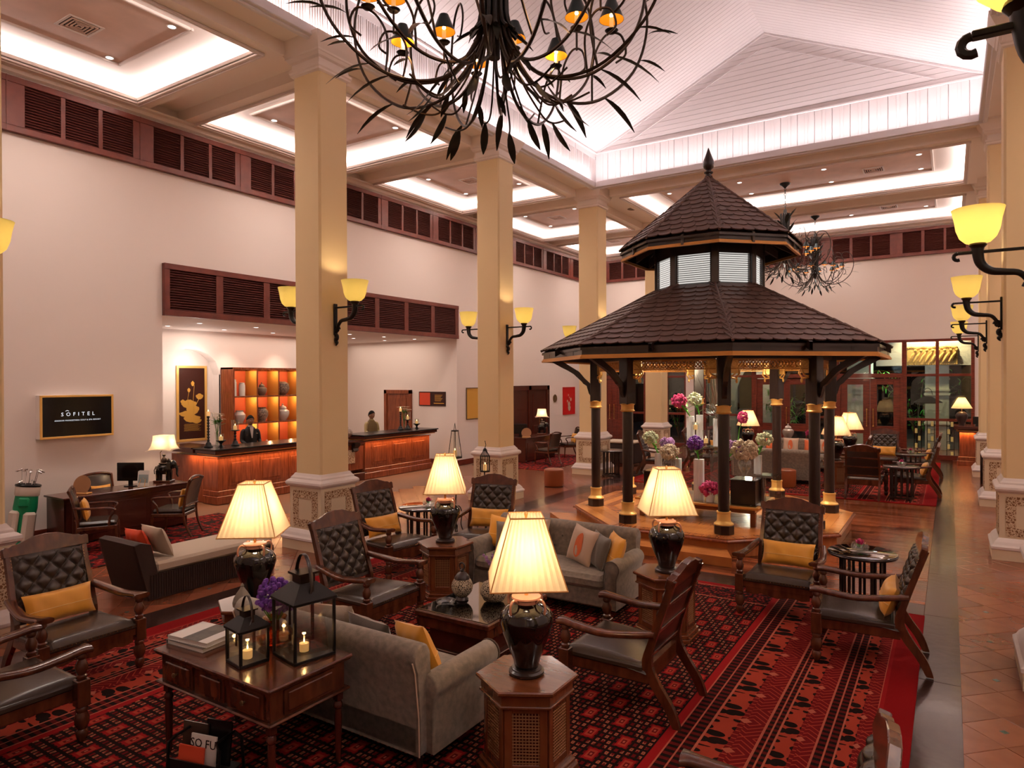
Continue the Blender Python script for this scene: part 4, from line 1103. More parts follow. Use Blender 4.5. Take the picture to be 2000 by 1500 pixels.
def netmat():
    m = mat('coral_net', (.50, .40, .27), .85); N = m.node_tree.nodes; L = m.node_tree.links
    tc = N.new('ShaderNodeTexCoord'); v = N.new('ShaderNodeTexVoronoi'); v.feature = 'DISTANCE_TO_EDGE'; v.inputs['Scale'].default_value = 62; L.new(tc.outputs['Object'], v.inputs['Vector'])
    r = N.new('ShaderNodeValToRGB'); r.color_ramp.elements[0].position = .12; r.color_ramp.elements[1].position = .22; r.color_ramp.elements[0].color = (.52, .42, .29, 1); r.color_ramp.elements[1].color = (.05, .03, .02, 1)
    L.new(v.outputs['Distance'], r.inputs[0]); L.new(r.outputs[0], N['Principled BSDF'].inputs['Base Color'])
    b = N.new('ShaderNodeBump'); b.invert = True; b.inputs['Distance'].default_value = .01; L.new(v.outputs['Distance'], b.inputs['Height']); L.new(b.outputs[0], N['Principled BSDF'].inputs['Normal'])
netmat()
t = thing('ball_vase', 'round net-patterned jar with dark ringed lid on the coffee table', 'jar', (-3.99, 5.30, .419)); t.scale = (1.05, 1.05, 1.05)
m = MB().sphere((0, 0, .125), .10, 28, 18, (1, 1, 1)); obj('body', m, 'coral_net', t); obj('foot', MB().lathe([(.055, 0), (.06, .008), (.045, .03), (.05, .045)], 18), 'pot_dark', t)
obj('lid', MB().lathe([(.072, .195), (.068, .215), (.045, .245), (.016, .262), (.020, .275), (.008, .285)], 20), 'pot_dark', t); obj('ring', MB().tube([(.028*math.cos(a), 0, .312+.03*math.sin(a)) for a in [k*PI/8 for k in range(16)]], .008, 6, closed=True), 'pot_dark', t)
t = thing('ball_vase', 'round net-patterned vase with lilac sprigs on the coffee table', 'vase', (-3.70, 5.42, .419)); t.scale = (1.1, 1.1, 1.1)
obj('body', MB().lathe([(.04, 0), (.09, .02), (.118, .07), (.118, .11), (.095, .16), (.05, .185), (.035, .19)], 28), 'coral_net', t)
def sprigs(parent, z, n, h, spread, mats=('leaf_green', 'lilac_petal'), seed=1, fr=.018, stemr=.0025):
    rr = random.Random(seed); a = MB(); b = MB()
    for k in range(n):
        an = rr.random()*6.28; sp = rr.random()*spread; H = h*(.7+.3*rr.random())
        P = spline([(0, 0, z), (sp*.4*math.cos(an), sp*.4*math.sin(an), z+H*.5), (sp*math.cos(an), sp*math.sin(an), z+H)], 5); a.tube(P, stemr, 5)
        for q in range(10):
            p = P[len(P)//2+int(rr.random()*(len(P)//2-1))]; b.sphere((p.x+rr.gauss(0, .015), p.y+rr.gauss(0, .015), p.z+rr.gauss(0, .01)), fr*(.5+.5*rr.random()), 5, 4)
        for q in range(2):
            p = P[3+q*2]; a.leaf(p, (rr.gauss(0, 1), rr.gauss(0, 1), .8), .07, .018)
    obj('stem', a, mats[0], parent); stuff(obj('flowerets', b, mats[1], parent))
sprigs(t, .18, 9, .26, .09)
t = thing('glass_dish', 'shallow clear glass dish on the left of the coffee table', 'dish', (-4.05, 5.12, .419)); obj('dish', MB().lathe([(.05, 0), (.085, .012), (.095, .035), (.09, .033), (.08, .016), (.045, .006)], 24, cap=False), 'glass', t)
# console table with drawers behind the near sofa
def console():
    t = thing('console_table', 'wooden console table with drawers and lanterns, behind the near sofa', 'table', (-3.965, 2.91, .016))
    w_, d_, H = .61, .335, .715
    obj('tabletop', B(-w_, w_, -d_, d_, H-.025, H, .008).box(-w_+.012, w_-.012, -d_+.012, d_-.012, H-.035, H-.025), 'chair_wood', t)
    obj('body', B(-w_+.04, w_-.04, -d_+.04, d_-.04, H-.22, H-.035, .004), 'chair_wood', t)
    obj('lower_moulding', B(-w_+.01, w_-.01, -d_+.01, d_-.01, H-.235, H-.215, .008), 'chair_wood', t)
    def panel(nm, x, wd, knob=True, face='f'):
        p = MB(); 
        if face == 'f': p.box(x-wd/2, x+wd/2, -d_+.028, -d_+.042, H-.205, H-.05, .004).box(x-wd/2+.025, x+wd/2-.025, -d_+.018, -d_+.03, H-.185, H-.07, .008)
        else: p.box(w_-.042, w_-.028, -.20, .20, H-.205, H-.05, .004).box(w_-.03, w_-.018, -.175, .175, H-.185, H-.07, .008)
        o = obj(nm, p, 'chair_wood', t)
        if knob: obj('knob', MB().lathe([(.006, 0), (.006, .012), (.016, .02), (.014, .028), (.003, .032)], 12), 'bronze_disc', o); o.children[0].matrix_local = Matrix.Translation((x, -d_+.019, H-.128)) @ Matrix.Rotation(PI/2, 4, 'X')
        return o
    panel('drawer', -.36, .32); panel('front_panel', -.0, .26, False); panel('drawer', .36, .32); panel('end_panel', 0, 0, False, 's')
    for sx in (-1, 1):
        for sy in (-1, 1):
            obj('leg', MB().box(sx*(w_-.07)-.025, sx*(w_-.07)+.025, sy*(d_-.07)-.025, sy*(d_-.07)+.025, H-.30, H-.22, .004).lathe([(.014, 0), (.02, .02), (.026, .30), (.022, .36), (.03, .37), (.03, .39), (.02, .41)], 12, (sx*(w_-.07), sy*(d_-.07), 0)), 'desk_dark', t)
console(); ZT = .731
mat('picture_grey', (.09, .075, .06), .5, var=.7, vscale=18)
BK = [(-4.40, 2.83, 0., 'grey', 'lower book under the picture book on the console table'), (-4.39, 2.84, .033, 'white', 'large white book with a dark picture on its cover, on the console table')]
for k, (x, y, dz, c, lb) in enumerate(BK):
    b = thing('book', lb, 'book', (x, y, ZT+dz), math.radians(4+3*k)); b.scale = (1.15, 1.15, 1.1)
    obj('cover', B(-.165, .165, -.125, .125, 0, .003).box(-.165, .165, -.125, .125, .026, .029).box(-.166, -.160, -.125, .125, 0, .029), 'paper' if k else 'grey_silk', b)
    obj('pages', B(-.158, .160, -.120, .120, .003, .026), 'paper', b)
    if k: obj('cover_picture', B(-.04, .09, -.125, .125, .029, .0300), 'picture_grey', b)
def lantern(x, y, w_, h, lab, rz=.3):
    t = thing('candle_lantern', lab, 'lantern', (x, y, ZT), rz); e = w_/2; s = w_/.17
    obj('base', B(-e, e, -e, e, 0, .022, .003), 'black_iron', t)
    for sx in (-1, 1):
        for sy in (-1, 1): obj('post', B(sx*e-.009*sx, sx*(e-.009)-.009*sx+.0, sy*e-.018*sy, sy*e, .02, h, .002) if False else B(min(sx*e, sx*(e-.018)), max(sx*e, sx*(e-.018)), min(sy*e, sy*(e-.018)), max(sy*e, sy*(e-.018)), .02, h, .002), 'black_iron', t)
    for k in range(4):
        g = MB(); g.T = Matrix.Rotation(k*PI/2, 4, 'Z'); g.box(-e+.018, e-.018, -e+.008, -e+.010, .022, h-.012); obj('glass_pane', g, 'glass', t)
    r = MB(); E_ = e+.008; r.box(-E_, E_, -E_, E_, h-.014, h+.006, .003)
    r.add([(-E_, -E_, h+.006), (E_, -E_, h+.006), (E_, E_, h+.006), (-E_, E_, h+.006), (-.035*s, -.035*s, h+.055*s), (.035*s, -.035*s, h+.055*s), (.035*s, .035*s, h+.055*s), (-.035*s, .035*s, h+.055*s)], [(0, 1, 5, 4), (1, 2, 6, 5), (2, 3, 7, 6), (3, 0, 4, 7), (4, 5, 6, 7)])
    obj('roof', r, 'black_iron', t)
    obj('chimney', B(-.03*s, .03*s, -.03*s, .03*s, h+.05*s, h+.088*s).box(-.042*s, .042*s, -.042*s, .042*s, h+.086*s, h+.094*s), 'bronze_iron', t)
    obj('handle', MB().tube([(.063*s*math.cos(a), 0, h+.02+.148*s*math.sin(a)) for a in [k*PI/12 for k in range(13)]], .008*s, 8, flat=.25), 'dark_wood', t)
    obj('strap', MB().tube([(.064*s, -.004, h+.05*s), (.068*s, -.02, h+.03), (.066*s, -e-.012, h-.005), (.066*s, -e-.014, h-.07*s)], .006*s, 6, flat=.3), 'dark_wood', t)
    obj('candle_glass', MB().lathe([(.038, .022), (.050, .13), (.047, .13), (.036, .026)], 18, cap=False), 'glass', t)
    obj('candle', MB().lathe([(.030, .023), (.031, .075), (.02, .078)], 18), 'candle_wax', t)
    obj('flame', MB().lathe([(.001, .078), (.006, .088), (.004, .10), (.001, .112)], 8), 'flame', t)
    light('POINT', 'candle_light', (x, y, ZT+.12), .2, (1, .5, .18), radius=.012)
    return t
lantern(-3.84, 2.785, .20, .235, 'smaller black candle lantern with strap handle on the console table', -.16)
lantern(-3.62, 3.06, .30, .39, 'taller black candle lantern on the console table corner', -.2)
# amber vase with purple flowers
t = thing('flower_vase', 'amber glass vase with purple flowers between the lanterns', 'vase', (-3.93, 3.07, ZT)); t.scale = (1.35, 1.35, 1.35)
obj('vase', MB().lathe([(.05, 0), (.085, .02), (.09, .06), (.06, .10), (.05, .12), (.06, .14), (.056, .14), (.045, .12), (.055, .10), (.083, .06), (.07, .02)], 24, cap=False), 'amber_glass', t)
obj('water', MB().lathe([(.05, .004), (.078, .02), (.08, .045)], 20), 'amber', t)
def bouquet(parent, c, r, n, matn, seed=1, pr=.3, flat=1., nm='blossom', count=9):
    """mass of florets on a dome"""
    rr = random.Random(seed); m = MB()
    for k in range(n):
        u = rr.random()*2-1; a = rr.random()*6.28; q = math.sqrt(1-u*u); rad = r*(.72+.32*rr.random())
        m.sphere((c[0]+rad*q*math.cos(a), c[1]+rad*q*math.sin(a), c[2]+rad*u*flat), r*pr*(.6+.5*rr.random()), 6, 4)
    stuff(obj(nm, m, matn, parent))
bouquet(t, (.0, .0, .25), .085, 150, 'purple_petal', 4, .17); bouquet(t, (.06, .03, .23), .06, 60, 'purple_petal', 5, .2)
m = MB()
for k in range(14): a = k*.45; m.tube([(0, 0, .03), (.02*math.cos(a), .02*math.sin(a), .12), (.06*math.cos(a), .06*math.sin(a), .19)], .002, 4)
obj('stem', m, 'leaf_green', t)
t = thing('incense_jar', 'small grey stone bell-shaped jar with ring, on the partly hidden side table', 'jar', (-5.03, 3.60, .636)); obj('body', MB().lathe([(.05, 0), (.075, .02), (.078, .05), (.068, .09), (.05, .12), (.045, .13), (.03, .15), (.012, .18), (.016, .19), (.006, .21)], 20), 'stone_grey', t)
for z in (.05, .08, .11): pass
# magazine holder under the console
t = thing('magazine_rack', 'dark magazine rack with magazines under the console table', 'magazine rack', (-4.05, 2.62, .016), .25)
obj('rack_frame', MB().tube([(-.20, -.12, 0), (-.20, -.10, .22), (-.16, -.08, .26), (-.16, .08, .26), (-.20, .10, .22), (-.20, .12, 0)], .01, 6).tube([(.20, -.12, 0), (.20, -.10, .22), (.16, -.08, .26), (.16, .08, .26), (.20, .10, .22), (.20, .12, 0)], .01, 6).box(-.2, .2, -.1, .1, .04, .05).box(-.2, .2, -.105, -.095, .05, .12), 'black_iron', t)
MAGS = [(-.115, .02, .24, 'leather', 'black magazine in the rack under the console table', None), (.0, -.03, .20, 'paper', 'white magazine with black letters in the rack under the console', 'SO FU'), (.06, .035, .27, 'black_plastic', 'tall black magazine with rolled corner in the rack under the console', None), (-.06, -.065, .14, 'red_cloth', 'red booklet at the front of the rack under the console', None)]
for (dx, dy, h, mt, lb, tx) in MAGS:
    a = .25; X = -4.05+dx*math.cos(a)-dy*math.sin(a); Y = 2.62+dx*math.sin(a)+dy*math.cos(a)
    o = tag(obj('magazine', B(-.10, .10, -.006, .006, 0, h, .001), mt, None, (X, Y, .07), a), lb, 'magazine')
    o.rotation_euler = (-.12, 0, a)
    if tx: text_obj('cover_letters', tx, .075, 'black_plastic', o, Matrix.Translation((0, -.0075, h-.055)) @ Matrix.Rotation(PI/2, 4, 'X'), .0005)
# wicker chaise
def chaise():
    t = thing('chaise_longue', 'dark wicker chaise longue with beige seat cushion', 'chaise longue', (-8.20, 4.35, 0))
    m = MB(); m.prism_ax([(.0, 0), (1.75, 0), (1.75, .30), (.10, .30), (.02, .66), (-.10, .70), (-.17, .68)], -.39, .39, 'x', c=.015); obj('wicker_body', m, 'wicker', t)
    wv = MB()
    for s in (-1, 1):
        for k in range(56): y = .03+k*.0305; wv.box(s*.39, s*.397, y, y+.016, .02, .295)
    for k in range(25): x = -.38+k*.0305; wv.add([(x, 0-.006, .02), (x+.016, -.006, .02), (x+.016, -.176, .66), (x, -.176, .66)], [(0, 1, 2, 3)])
    stuff(obj('wicker_ribs', wv, 'wicker', t))
    m = MB(); m.box(-.38, .38, .10, 1.74, .30, .43, .03)
    m.sm = [True]*len(m.sm); obj('seat_cushion', m, 'beige_cloth', t, angle=1.2)
chaise()
cushion('red', -8.28, 4.57, .44, 180, .38, 'red-orange cushion at the head of the chaise longue', .05)
cushion('beige', -8.14, 4.72, .44, 182, .42, 'beige cushion in front of the red one on the chaise longue', -.05)
cushion('plain', -8.25, 5.95, .44, 30, .30, 'pale cushion at the far end of the chaise longue')
# ottoman
def ottoman(x, y, lab):
    m = MB(); m.T = Matrix.Scale(1, 4); m.lathe([(.22, 0), (.235, .03), (.235, .36), (.225, .395), (.18, .41), (.0001, .415)], 28); o = tag(obj('ottoman', m, 'leather_tan', None, (x, y, .016)), lab, 'ottoman')
    obj('piping', MB().tube([(.232*math.cos(a), .232*math.sin(a), .38) for a in [k*PI/14 for k in range(28)]], .006, 5, closed=True), 'leather_tan', o)
ottoman(-3.27, 17.05, 'round tan leather ottoman behind the far sofa'); ottoman(-8.0, 14.3, 'round tan leather ottoman left of the pavilion, beyond the posts')
# small jars behind the far sofa: console with silver jars
t = thing('console_table', 'long dark table behind the far facing sofa', 'table', (-3.6, 21.5, .016)); obj('tabletop', B(-1.0, 1.0, -.2, .2, .74, .78, .008), 'chair_wood', t)
for sx in (-1, 1):
    for sy in (-1, 1): obj('leg', B(sx*.95-.03, sx*.95+.03, sy*.15-.03, sy*.15+.03, 0, .74), 'chair_wood', t)
def lidjar(nm, x, y, z, s, matn, lab, cat='jar'):
    t = thing(nm, lab, cat, (x, y, z)); t.scale = (s, s, s)
    obj('body', MB().lathe([(.35, 0), (.42, .1), (.62, .45), (.70, .75), (.66, 1.0), (.45, 1.16), (.34, 1.2), (.34, 1.27)], 22), matn, t)
    obj('lid', MB().lathe([(.42, 1.27), (.42, 1.31), (.30, 1.48), (.10, 1.58), (.07, 1.62), (.12, 1.70), (.03, 1.80)], 20), matn, t); return t
lidjar('ginger_jar', -4.05, 21.5, .796, .24, 'silver_jar', 'silver lidded jar on the far table, left one'); lidjar('ginger_jar', -2.95, 21.5, .796, .27, 'silver_jar', 'silver lidded jar on the far table, right one')
t = thing('flower_bowl', 'red flowers in a pot on the far table between the silver jars', 'flowers', (-3.45, 21.5, .796)); obj('pot', MB().lathe([(.06, 0), (.09, .1), (.08, .1), (.05, .01)], 16), 'pot_dark', t); bouquet(t, (0, 0, .16), .13, 60, 'pink_petal', 3, .25, .7)
# ================================================================ octagonal pavilion
GX, GY, DZ = -3.56, 11.95, .28
def octp(R, a0=PI/8): return [(R*math.cos(a0+k*PI/4), R*math.sin(a0+k*PI/4)) for k in range(8)]
gz = thing('pavilion', 'octagonal timber pavilion with a two-tier shingled roof and gilt posts', 'pavilion', (GX, GY, 0))
ls = MB(); O_ = octp(2.82); I_ = octp(2.2)
for k in (4, 5): ls.prism([I_[k], O_[k], O_[k+1], I_[k+1]], 0, .13)
obj('lower_step', ls, 'dais_plank', gz)
dm = MB().prism(octp(2.33), .0, DZ-.012, c=.01); obj('dais', dm, 'dais_plank', gz)
obj('dais_edge', MB().prism(octp(2.40), DZ-.06, DZ-.014, c=.015), 'desk_wood', gz)
# floor boards of the dais, mitred towards each side
Ro = 2.36; ap = Ro*math.cos(PI/8)
for s in range(8):
    a = s*PI/4; n = 9; wdt = (ap-.75)/n
    for k in range(n):
        r0 = ap-wdt*(k+1)+.002; r1 = ap-wdt*k; t0 = math.tan(PI/8)*r0-.002; t1 = math.tan(PI/8)*r1-.002
        b = MB().prism([(r0, -t0), (r1, -t1), (r1, t1), (r0, t0)], -.014, 0.); obj('plank', b, 'dais_plank', gz, (0, 0, DZ), a)
obj('centre_plank', MB().prism(octp(.80), DZ-.014, DZ-.001), 'dais_plank', gz)
PR = 1.98
shaft_me = mesh_of(MB().lathe([(.082, .28), (.082, 1.78)], 20), 'shaft', 'post_wood')
pbase_me = mesh_of(MB().prism(octp(.150), 0, .135, c=.008), 'post_base', 'dark_wood')
pgold_me = mesh_of(MB().lathe([(.142, .135), (.142, .15), (.125, .165), (.105, .18), (.098, .20), (.096, .30), (.104, .305), (.104, .33), (.085, .332)], 24), 'gilt_foot', 'gold')
pcol_me = mesh_of(MB().lathe([(.090, 1.76), (.118, 1.78), (.10, 1.80), (.10, 1.86), (.118, 1.885), (.09, 1.90)], 24), 'gilt_collar', 'gold')
psq_me = mesh_of(B(-.095, .095, -.095, .095, 1.88, 2.66, .008), 'square_head', 'post_wood')
def fret(parent, name, L, z0, h, matn='gold_trim'):
    """pierced gilt frieze along local x, facing local -y"""
    m = MB(); m.box(-L/2, L/2, -.012, .012, z0+h-.025, z0+h, .003).box(-L/2, L/2, -.012, .012, z0, z0+.02, .003)
    n = max(3, int(L/.105)); st = L/n
    for k in range(n):
        cx = -L/2+st*(k+.5); r = h*.30
        m.tube([(cx+r*math.cos(a), 0, z0+h/2+r*math.sin(a)) for a in [j*PI/5 for j in range(10)]], .010, 5, closed=True)
        m.tube([(cx-st/2, 0, z0+.02), (cx-st*.2, 0, z0+h*.35), (cx, 0, z0+h/2), (cx+st*.2, 0, z0+h*.65), (cx+st/2, 0, z0+h-.02)], .009, 5)
        m.tube([(cx-st/2, 0, z0+h-.02), (cx-st*.2, 0, z0+h*.65), (cx, 0, z0+h/2), (cx+st*.2, 0, z0+h*.35), (cx+st/2, 0, z0+.02)], .009, 5)
    return obj(name, m, matn, parent)
side_L = 2*PR*math.sin(PI/8)
for k in range(8):
    a = PI/8+k*PI/4; p = obj('post', shaft_me, None, gz, (PR*math.cos(a), PR*math.sin(a), DZ), a)
    for me, nm in ((pbase_me, 'post_base'), (pgold_me, 'gilt_foot'), (pcol_me, 'gilt_collar'), (psq_me, 'square_head')): obj(nm, me, None, p)
    # outward bracket towards the eave
    br = MB(); pr = [(.09, 1.98), (.12, 2.02), (.16, 2.16), (.22, 2.20), (.25, 2.24), (.40, 2.38), (.50, 2.44), (.62, 2.50), (.80, 2.60), (.80, 2.66), (.62, 2.62), (.30, 2.42), (.20, 2.30), (.09, 2.20)]
    br.prism_ax(pr[::-1], -.035, .035, 'y', c=.004); obj('eave_bracket', br, 'dark_wood', p)
    # gilt corner scrolls inside
    sc = MB()
    for s_ in (-1, 1):
        sc.T = Matrix.Rotation(s_*(PI/2+PI/8), 4, 'Z')
        sc.tube([(.11+.10*math.cos(q), 0, 2.42+.10*math.sin(q)) for q in [j*PI/8 for j in range(16)]], .014, 5, closed=True)
        sc.tube([(.10, 0, 2.30), (.20, 0, 2.28), (.26, 0, 2.36), (.24, 0, 2.44), (.30, 0, 2.52)], .016, 5); sc.sphere((.215, 0, 2.25), .02, 8, 5, (1, 1, 2))
        sc.box(.09, .24, -.008, .008, 2.36, 2.56)
    obj('gilt_scroll', sc, 'gold', p)
    # frieze and beam between posts
    b = k*PI/4+PI/4*0; am = PR*math.cos(PI/8)
    f = fret(gz, 'gilt_frieze', side_L-.22, 2.42, .16); f.location = (am*math.cos(b), am*math.sin(b), DZ); f.rotation_euler = (0, 0, b+PI/2)
    obj('ring_beam', B(-side_L/2-.02, side_L/2+.02, -.06, .06, 2.58, 2.70, .005), 'dark_wood', gz, (am*math.cos(b), am*math.sin(b), DZ), b+PI/2)
def ring_prism(Ro_, Ri_, z0, z1):
    m = MB(); O = octp(Ro_); I = octp(Ri_)
    V = [(x, y, z0) for x, y in O]+[(x, y, z1) for x, y in O]+[(x, y, z0) for x, y in I]+[(x, y, z1) for x, y in I]; F = []
    for k in range(8):
        j = (k+1) % 8; F += [(k, j, 8+j, 8+k), (16+j, 16+k, 24+k, 24+j), (8+k, 8+j, 24+j, 24+k), (16+k, 16+j, j, k)]
    return m.add(V, F)
def conic(R0, z0, R1, z1, th, m=None):
    m = m or MB(); A = octp(R0); Bp = octp(R1)
    V = [(x, y, z0) for x, y in A]+[(x, y, z1) for x, y in Bp]+[(x, y, z0-th) for x, y in A]+[(x, y, z1-th) for x, y in Bp]; F = []
    for k in range(8):
        j = (k+1) % 8; F += [(k, j, 8+j, 8+k), (16+j, 16+k, 24+k, 24+j), (16+k, 16+j, j, k), (8+k, 8+j, 24+j, 24+k)]
    return m.add(V, F)
# lower roof: eave R 2.95 z 2.98 .. z 4.12 R .98 ; upper: R 1.50 z 4.80 .. apex 6.08
LR0, LZ0, LR1, LZ1 = 2.98, 3.06, .93, 4.10
UR0, UZ0, UR1, UZ1 = 1.56, 4.84, .05, 6.05
obj('lower_roof_deck', conic(LR0-.02, LZ0-.02, LR1, LZ1-.02, .04), 'dark_wood', gz)
obj('upper_roof_deck', conic(UR0-.02, UZ0-.02, UR1, UZ1-.02, .04), 'dark_wood', gz)
obj('lower_fascia', ring_prism(2.93, 2.88, 2.90, 3.05), 'dark_wood', gz); obj('lower_gilt_trim', ring_prism(2.965, 2.91, 2.87, 2.905), 'gold_trim', gz); obj('lower_gilt_trim', ring_prism(2.945, 2.91, 2.905, 2.93), 'gold_trim', gz)
obj('upper_fascia', ring_prism(1.50, 1.46, 4.70, 4.83), 'dark_wood', gz); obj('upper_gilt_trim', ring_prism(1.525, 1.48, 4.665, 4.695), 'gold_trim', gz); obj('upper_gilt_trim', ring_prism(1.508, 1.48, 4.695, 4.715), 'gold_trim', gz)
raft = MB()
for k in range(16):
    a = k*PI/8; 
    raft.T = Matrix.Rotation(a, 4, 'Z'); raft.add([(.85, -.02, 4.98), (1.42, -.02, 4.68), (1.42, .02, 4.68), (.85, .02, 4.98), (.85, -.02, 5.14), (1.42, -.02, 4.84), (1.42, .02, 4.84), (.85, .02, 5.14)], [(0, 3, 2, 1), (4, 5, 6, 7), (0, 1, 5, 4), (2, 3, 7, 6), (1, 2, 6, 5), (3, 0, 4, 7)])
raft.T = Matrix.Identity(4)
stuff(obj('upper_rafter', raft, 'sofa_dark', gz))
lr = MB()
for k in range(24):
    a = k*PI/12; lr.T = Matrix.Rotation(a, 4, 'Z'); lr.add([(1.0, -.025, 3.92), (2.80, -.025, 2.94), (2.80, .025, 2.94), (1.0, .025, 3.92), (1.0, -.025, 4.02), (2.80, -.025, 3.06), (2.80, .025, 3.06), (1.0, .025, 4.02)], [(0, 3, 2, 1), (4, 5, 6, 7), (0, 1, 5, 4), (2, 3, 7, 6)])
lr.T = Matrix.Identity(4)
stuff(obj('lower_rafter', lr, 'dark_wood', gz))
emis('drum_glow', (.95, .9, .84), .42)  # emissive panels added to imitate the bright interior seen between the louvres
drum = MB()
for k in range(8):
    obj('drum_post', B(.82, .93, -.055, .055, 3.95, 4.95, .004), 'dark_wood', gz, (0, 0, 0), PI/8+k*PI/4)
DR = .90*math.cos(PI/8); dl = 2*.90*math.sin(PI/8)
fr_me = mesh_of(B(-dl/2, dl/2, -.02, .03, 4.0, 4.12, .003).box(-dl/2, dl/2, -.02, .03, 4.62, 4.95, .003).box(-dl/2, -dl/2+.07, -.018, .03, 4.1, 4.64).box(dl/2-.07, dl/2, -.018, .03, 4.1, 4.64), 'drum_frame', 'dark_wood')
sl_ = MB()
nS = 14
for q in range(nS):
    z = 4.125+(4.615-4.125)*(q+.5)/nS
    sl_.add([(-dl/2+.07, -.022, z-.006), (dl/2-.07, -.022, z-.006), (dl/2-.07, .012, z+.010), (-dl/2+.07, .012, z+.010), (-dl/2+.07, -.022, z-.012), (dl/2-.07, -.022, z-.012)], [(0, 1, 2, 3), (4, 5, 1, 0), (3, 2, 5, 4)])
sl_me = mesh_of(sl_, 'drum_louvre', 'dark_wood')
bk_me = mesh_of(B(-dl/2+.06, dl/2-.06, .03, .035, 4.1, 4.65), 'drum_glow_panel', 'drum_glow')
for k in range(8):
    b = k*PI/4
    for nm, me in (('drum_frame', fr_me), ('drum_glow_panel', bk_me)): obj(nm, me, None, gz, (DR*math.cos(b), DR*math.sin(b), 0), b+PI/2)
    stuff(obj('drum_louvre', sl_me, None, gz, (DR*math.cos(b), DR*math.sin(b), 0), b+PI/2))
# shingles: scalloped lower edge
def shingle_me(wd, L, th=.014):
    pts = [(-wd/2, L), (-wd/2, .055)]+[(wd/2*math.cos(a), .055+.055*math.sin(a)*1.0) for a in [PI+j*PI/6 for j in range(1, 6)]]+[(wd/2, .055), (wd/2, L)]
    return pts
def roof_shingles(R0, z0, R1, z1, rows, wd, budget, used_faces, lab):
    rr = random.Random(11); sl_len = math.hypot((R0-R1)*math.cos(PI/8), z1-z0); tilt = math.atan2(z1-z0, (R0-R1)*math.cos(PI/8)); rest = MB(); cnt = 0
    row_h = sl_len/rows; pts = shingle_me(wd*.985, row_h*1.55)
    me = mesh_of(MB().prism(pts, -.016, .0), 'shingle', 'shingle')
    cand = []
    for k in range(8):
        b = k*PI/4
        for r_ in range(rows):
            f = r_/rows; R = R0+(R1-R0)*f; z = z0+(z1-z0)*f; apo = R*math.cos(PI/8); hw = R*math.sin(PI/8)
            n = max(1, int(math.ceil(2*hw/wd))); off = (r_ % 2)*.5
            for q in range(n+1):
                e0 = max(-hw, -hw+(q-off)*wd); e1 = min(hw, -hw+(q-off+1)*wd)
                if e1-e0 < .22*wd: continue
                x = (e0+e1)/2; fx = (e1-e0)/wd
                M4 = Matrix.Rotation(b+PI/2, 4, 'Z') @ Matrix.Translation((x, -apo, z)) @ Matrix.Rotation(tilt-.085, 4, 'X') @ Matrix.Translation((0, 0, .034+.001*(q % 2))) @ Matrix.Diagonal((fx, 1, 1, 1))
                # local y up-slope
                cand.append((k, r_, M4))
    # faces turned to the room's near side first, lower rows first
    cand.sort(key=lambda c: (used_faces.index(c[0]) if c[0] in used_faces else 9, c[1]))
    for i, (k, r_, M4) in enumerate(cand):
        if i < budget:
            o = obj('shingle', me, None, gz); o.matrix_local = M4
        else:
            rest.T = M4; rest.prism(pts, -.016, 0.)
    rest.T = Matrix.Identity(4); stuff(obj('far_shingle', rest, 'shingle', gz))
roof_shingles(LR0, LZ0, LR1, LZ1, 12, .205, 190, [6, 5, 7], 'lower')
roof_shingles(UR0, UZ0, UR1, UZ1, 12, .205, 110, [6, 5, 7], 'upper')
hip = MB()
for (R0, z0, R1, z1) in ((LR0, LZ0, LR1, LZ1), (UR0, UZ0, UR1, UZ1)):
    for k in range(8):
        a = PI/8+k*PI/4; c_, s_ = math.cos(a), math.sin(a); hip.tube([(R0*c_, R0*s_, z0+.012), (R1*c_, R1*s_, z1+.02)], .022, 6)
obj('hip_ridge', hip, 'shingle', gz)
obj('finial', MB().lathe([(.075, 6.0), (.055, 6.05), (.045, 6.08), (.05, 6.15), (.075, 6.165), (.078, 6.185), (.045, 6.20), (.04, 6.22), (.085, 6.26), (.098, 6.31), (.09, 6.38), (.06, 6.46), (.03, 6.54), (.006, 6.61)], 20), 'dark_wood', gz)
for (x, y) in ((-.9, -.9), (.9, -.9), (-.9, .8), (.9, .8), (0, 0)):
    light('SPOT', 'pavilion_spot', (GX+x, GY+y, 3.2), 60, (1, .86, .70), (0, 0, 0), spot=2.0, radius=.05, blend=.8)
light('POINT', 'frieze_fill', (GX, GY, 2.75), 45, (1, .76, .5), radius=.15)  # unseen fill added under the roof to brighten the gilt frieze
light('POINT', 'drum_fill', (GX, GY, 4.85), 6, (1, .9, .85), radius=.2)  # unseen fill added inside the drum to brighten its louvres

# ---------------------------------------------------------------- flower display on the dais
TZ = .60
t = thing('display_table', 'long low gilt-edged table under the flower display in the pavilion', 'table', (-3.44, 11.28, DZ))
obj('tabletop', B(-1.0, 1.0, -.58, .58, .27, .31, .008), 'gold_trim', t); obj('glass_top', B(-.95, .95, -.54, .54, .3105, .317), 'glass', t); obj('apron', B(-.93, .93, -.51, .51, .20, .27, .004), 'hex_wood', t)
for sx in (-1, 1):
    for sy in (-1, 1): obj('leg', B(sx*.9-.04, sx*.9+.04, sy*.48-.04, sy*.48+.04, 0, .21, .004), 'hex_wood', t)
TZ = DZ+.318
def stand(nm, x0, x1, y0, y1, z0, z1, lab, matn='dark_wood', top='table_glass'):
    t = thing(nm, lab, 'stand', ((x0+x1)/2, (y0+y1)/2, z0)); w_, d_ = (x1-x0)/2, (y1-y0)/2
    obj('box', B(-w_, w_, -d_, d_, 0, z1-z0-.012, .004), matn, t); obj('top', B(-w_-.01, w_+.01, -d_-.01, d_+.01, z1-z0-.011, z1-z0, .002), top, t); return t
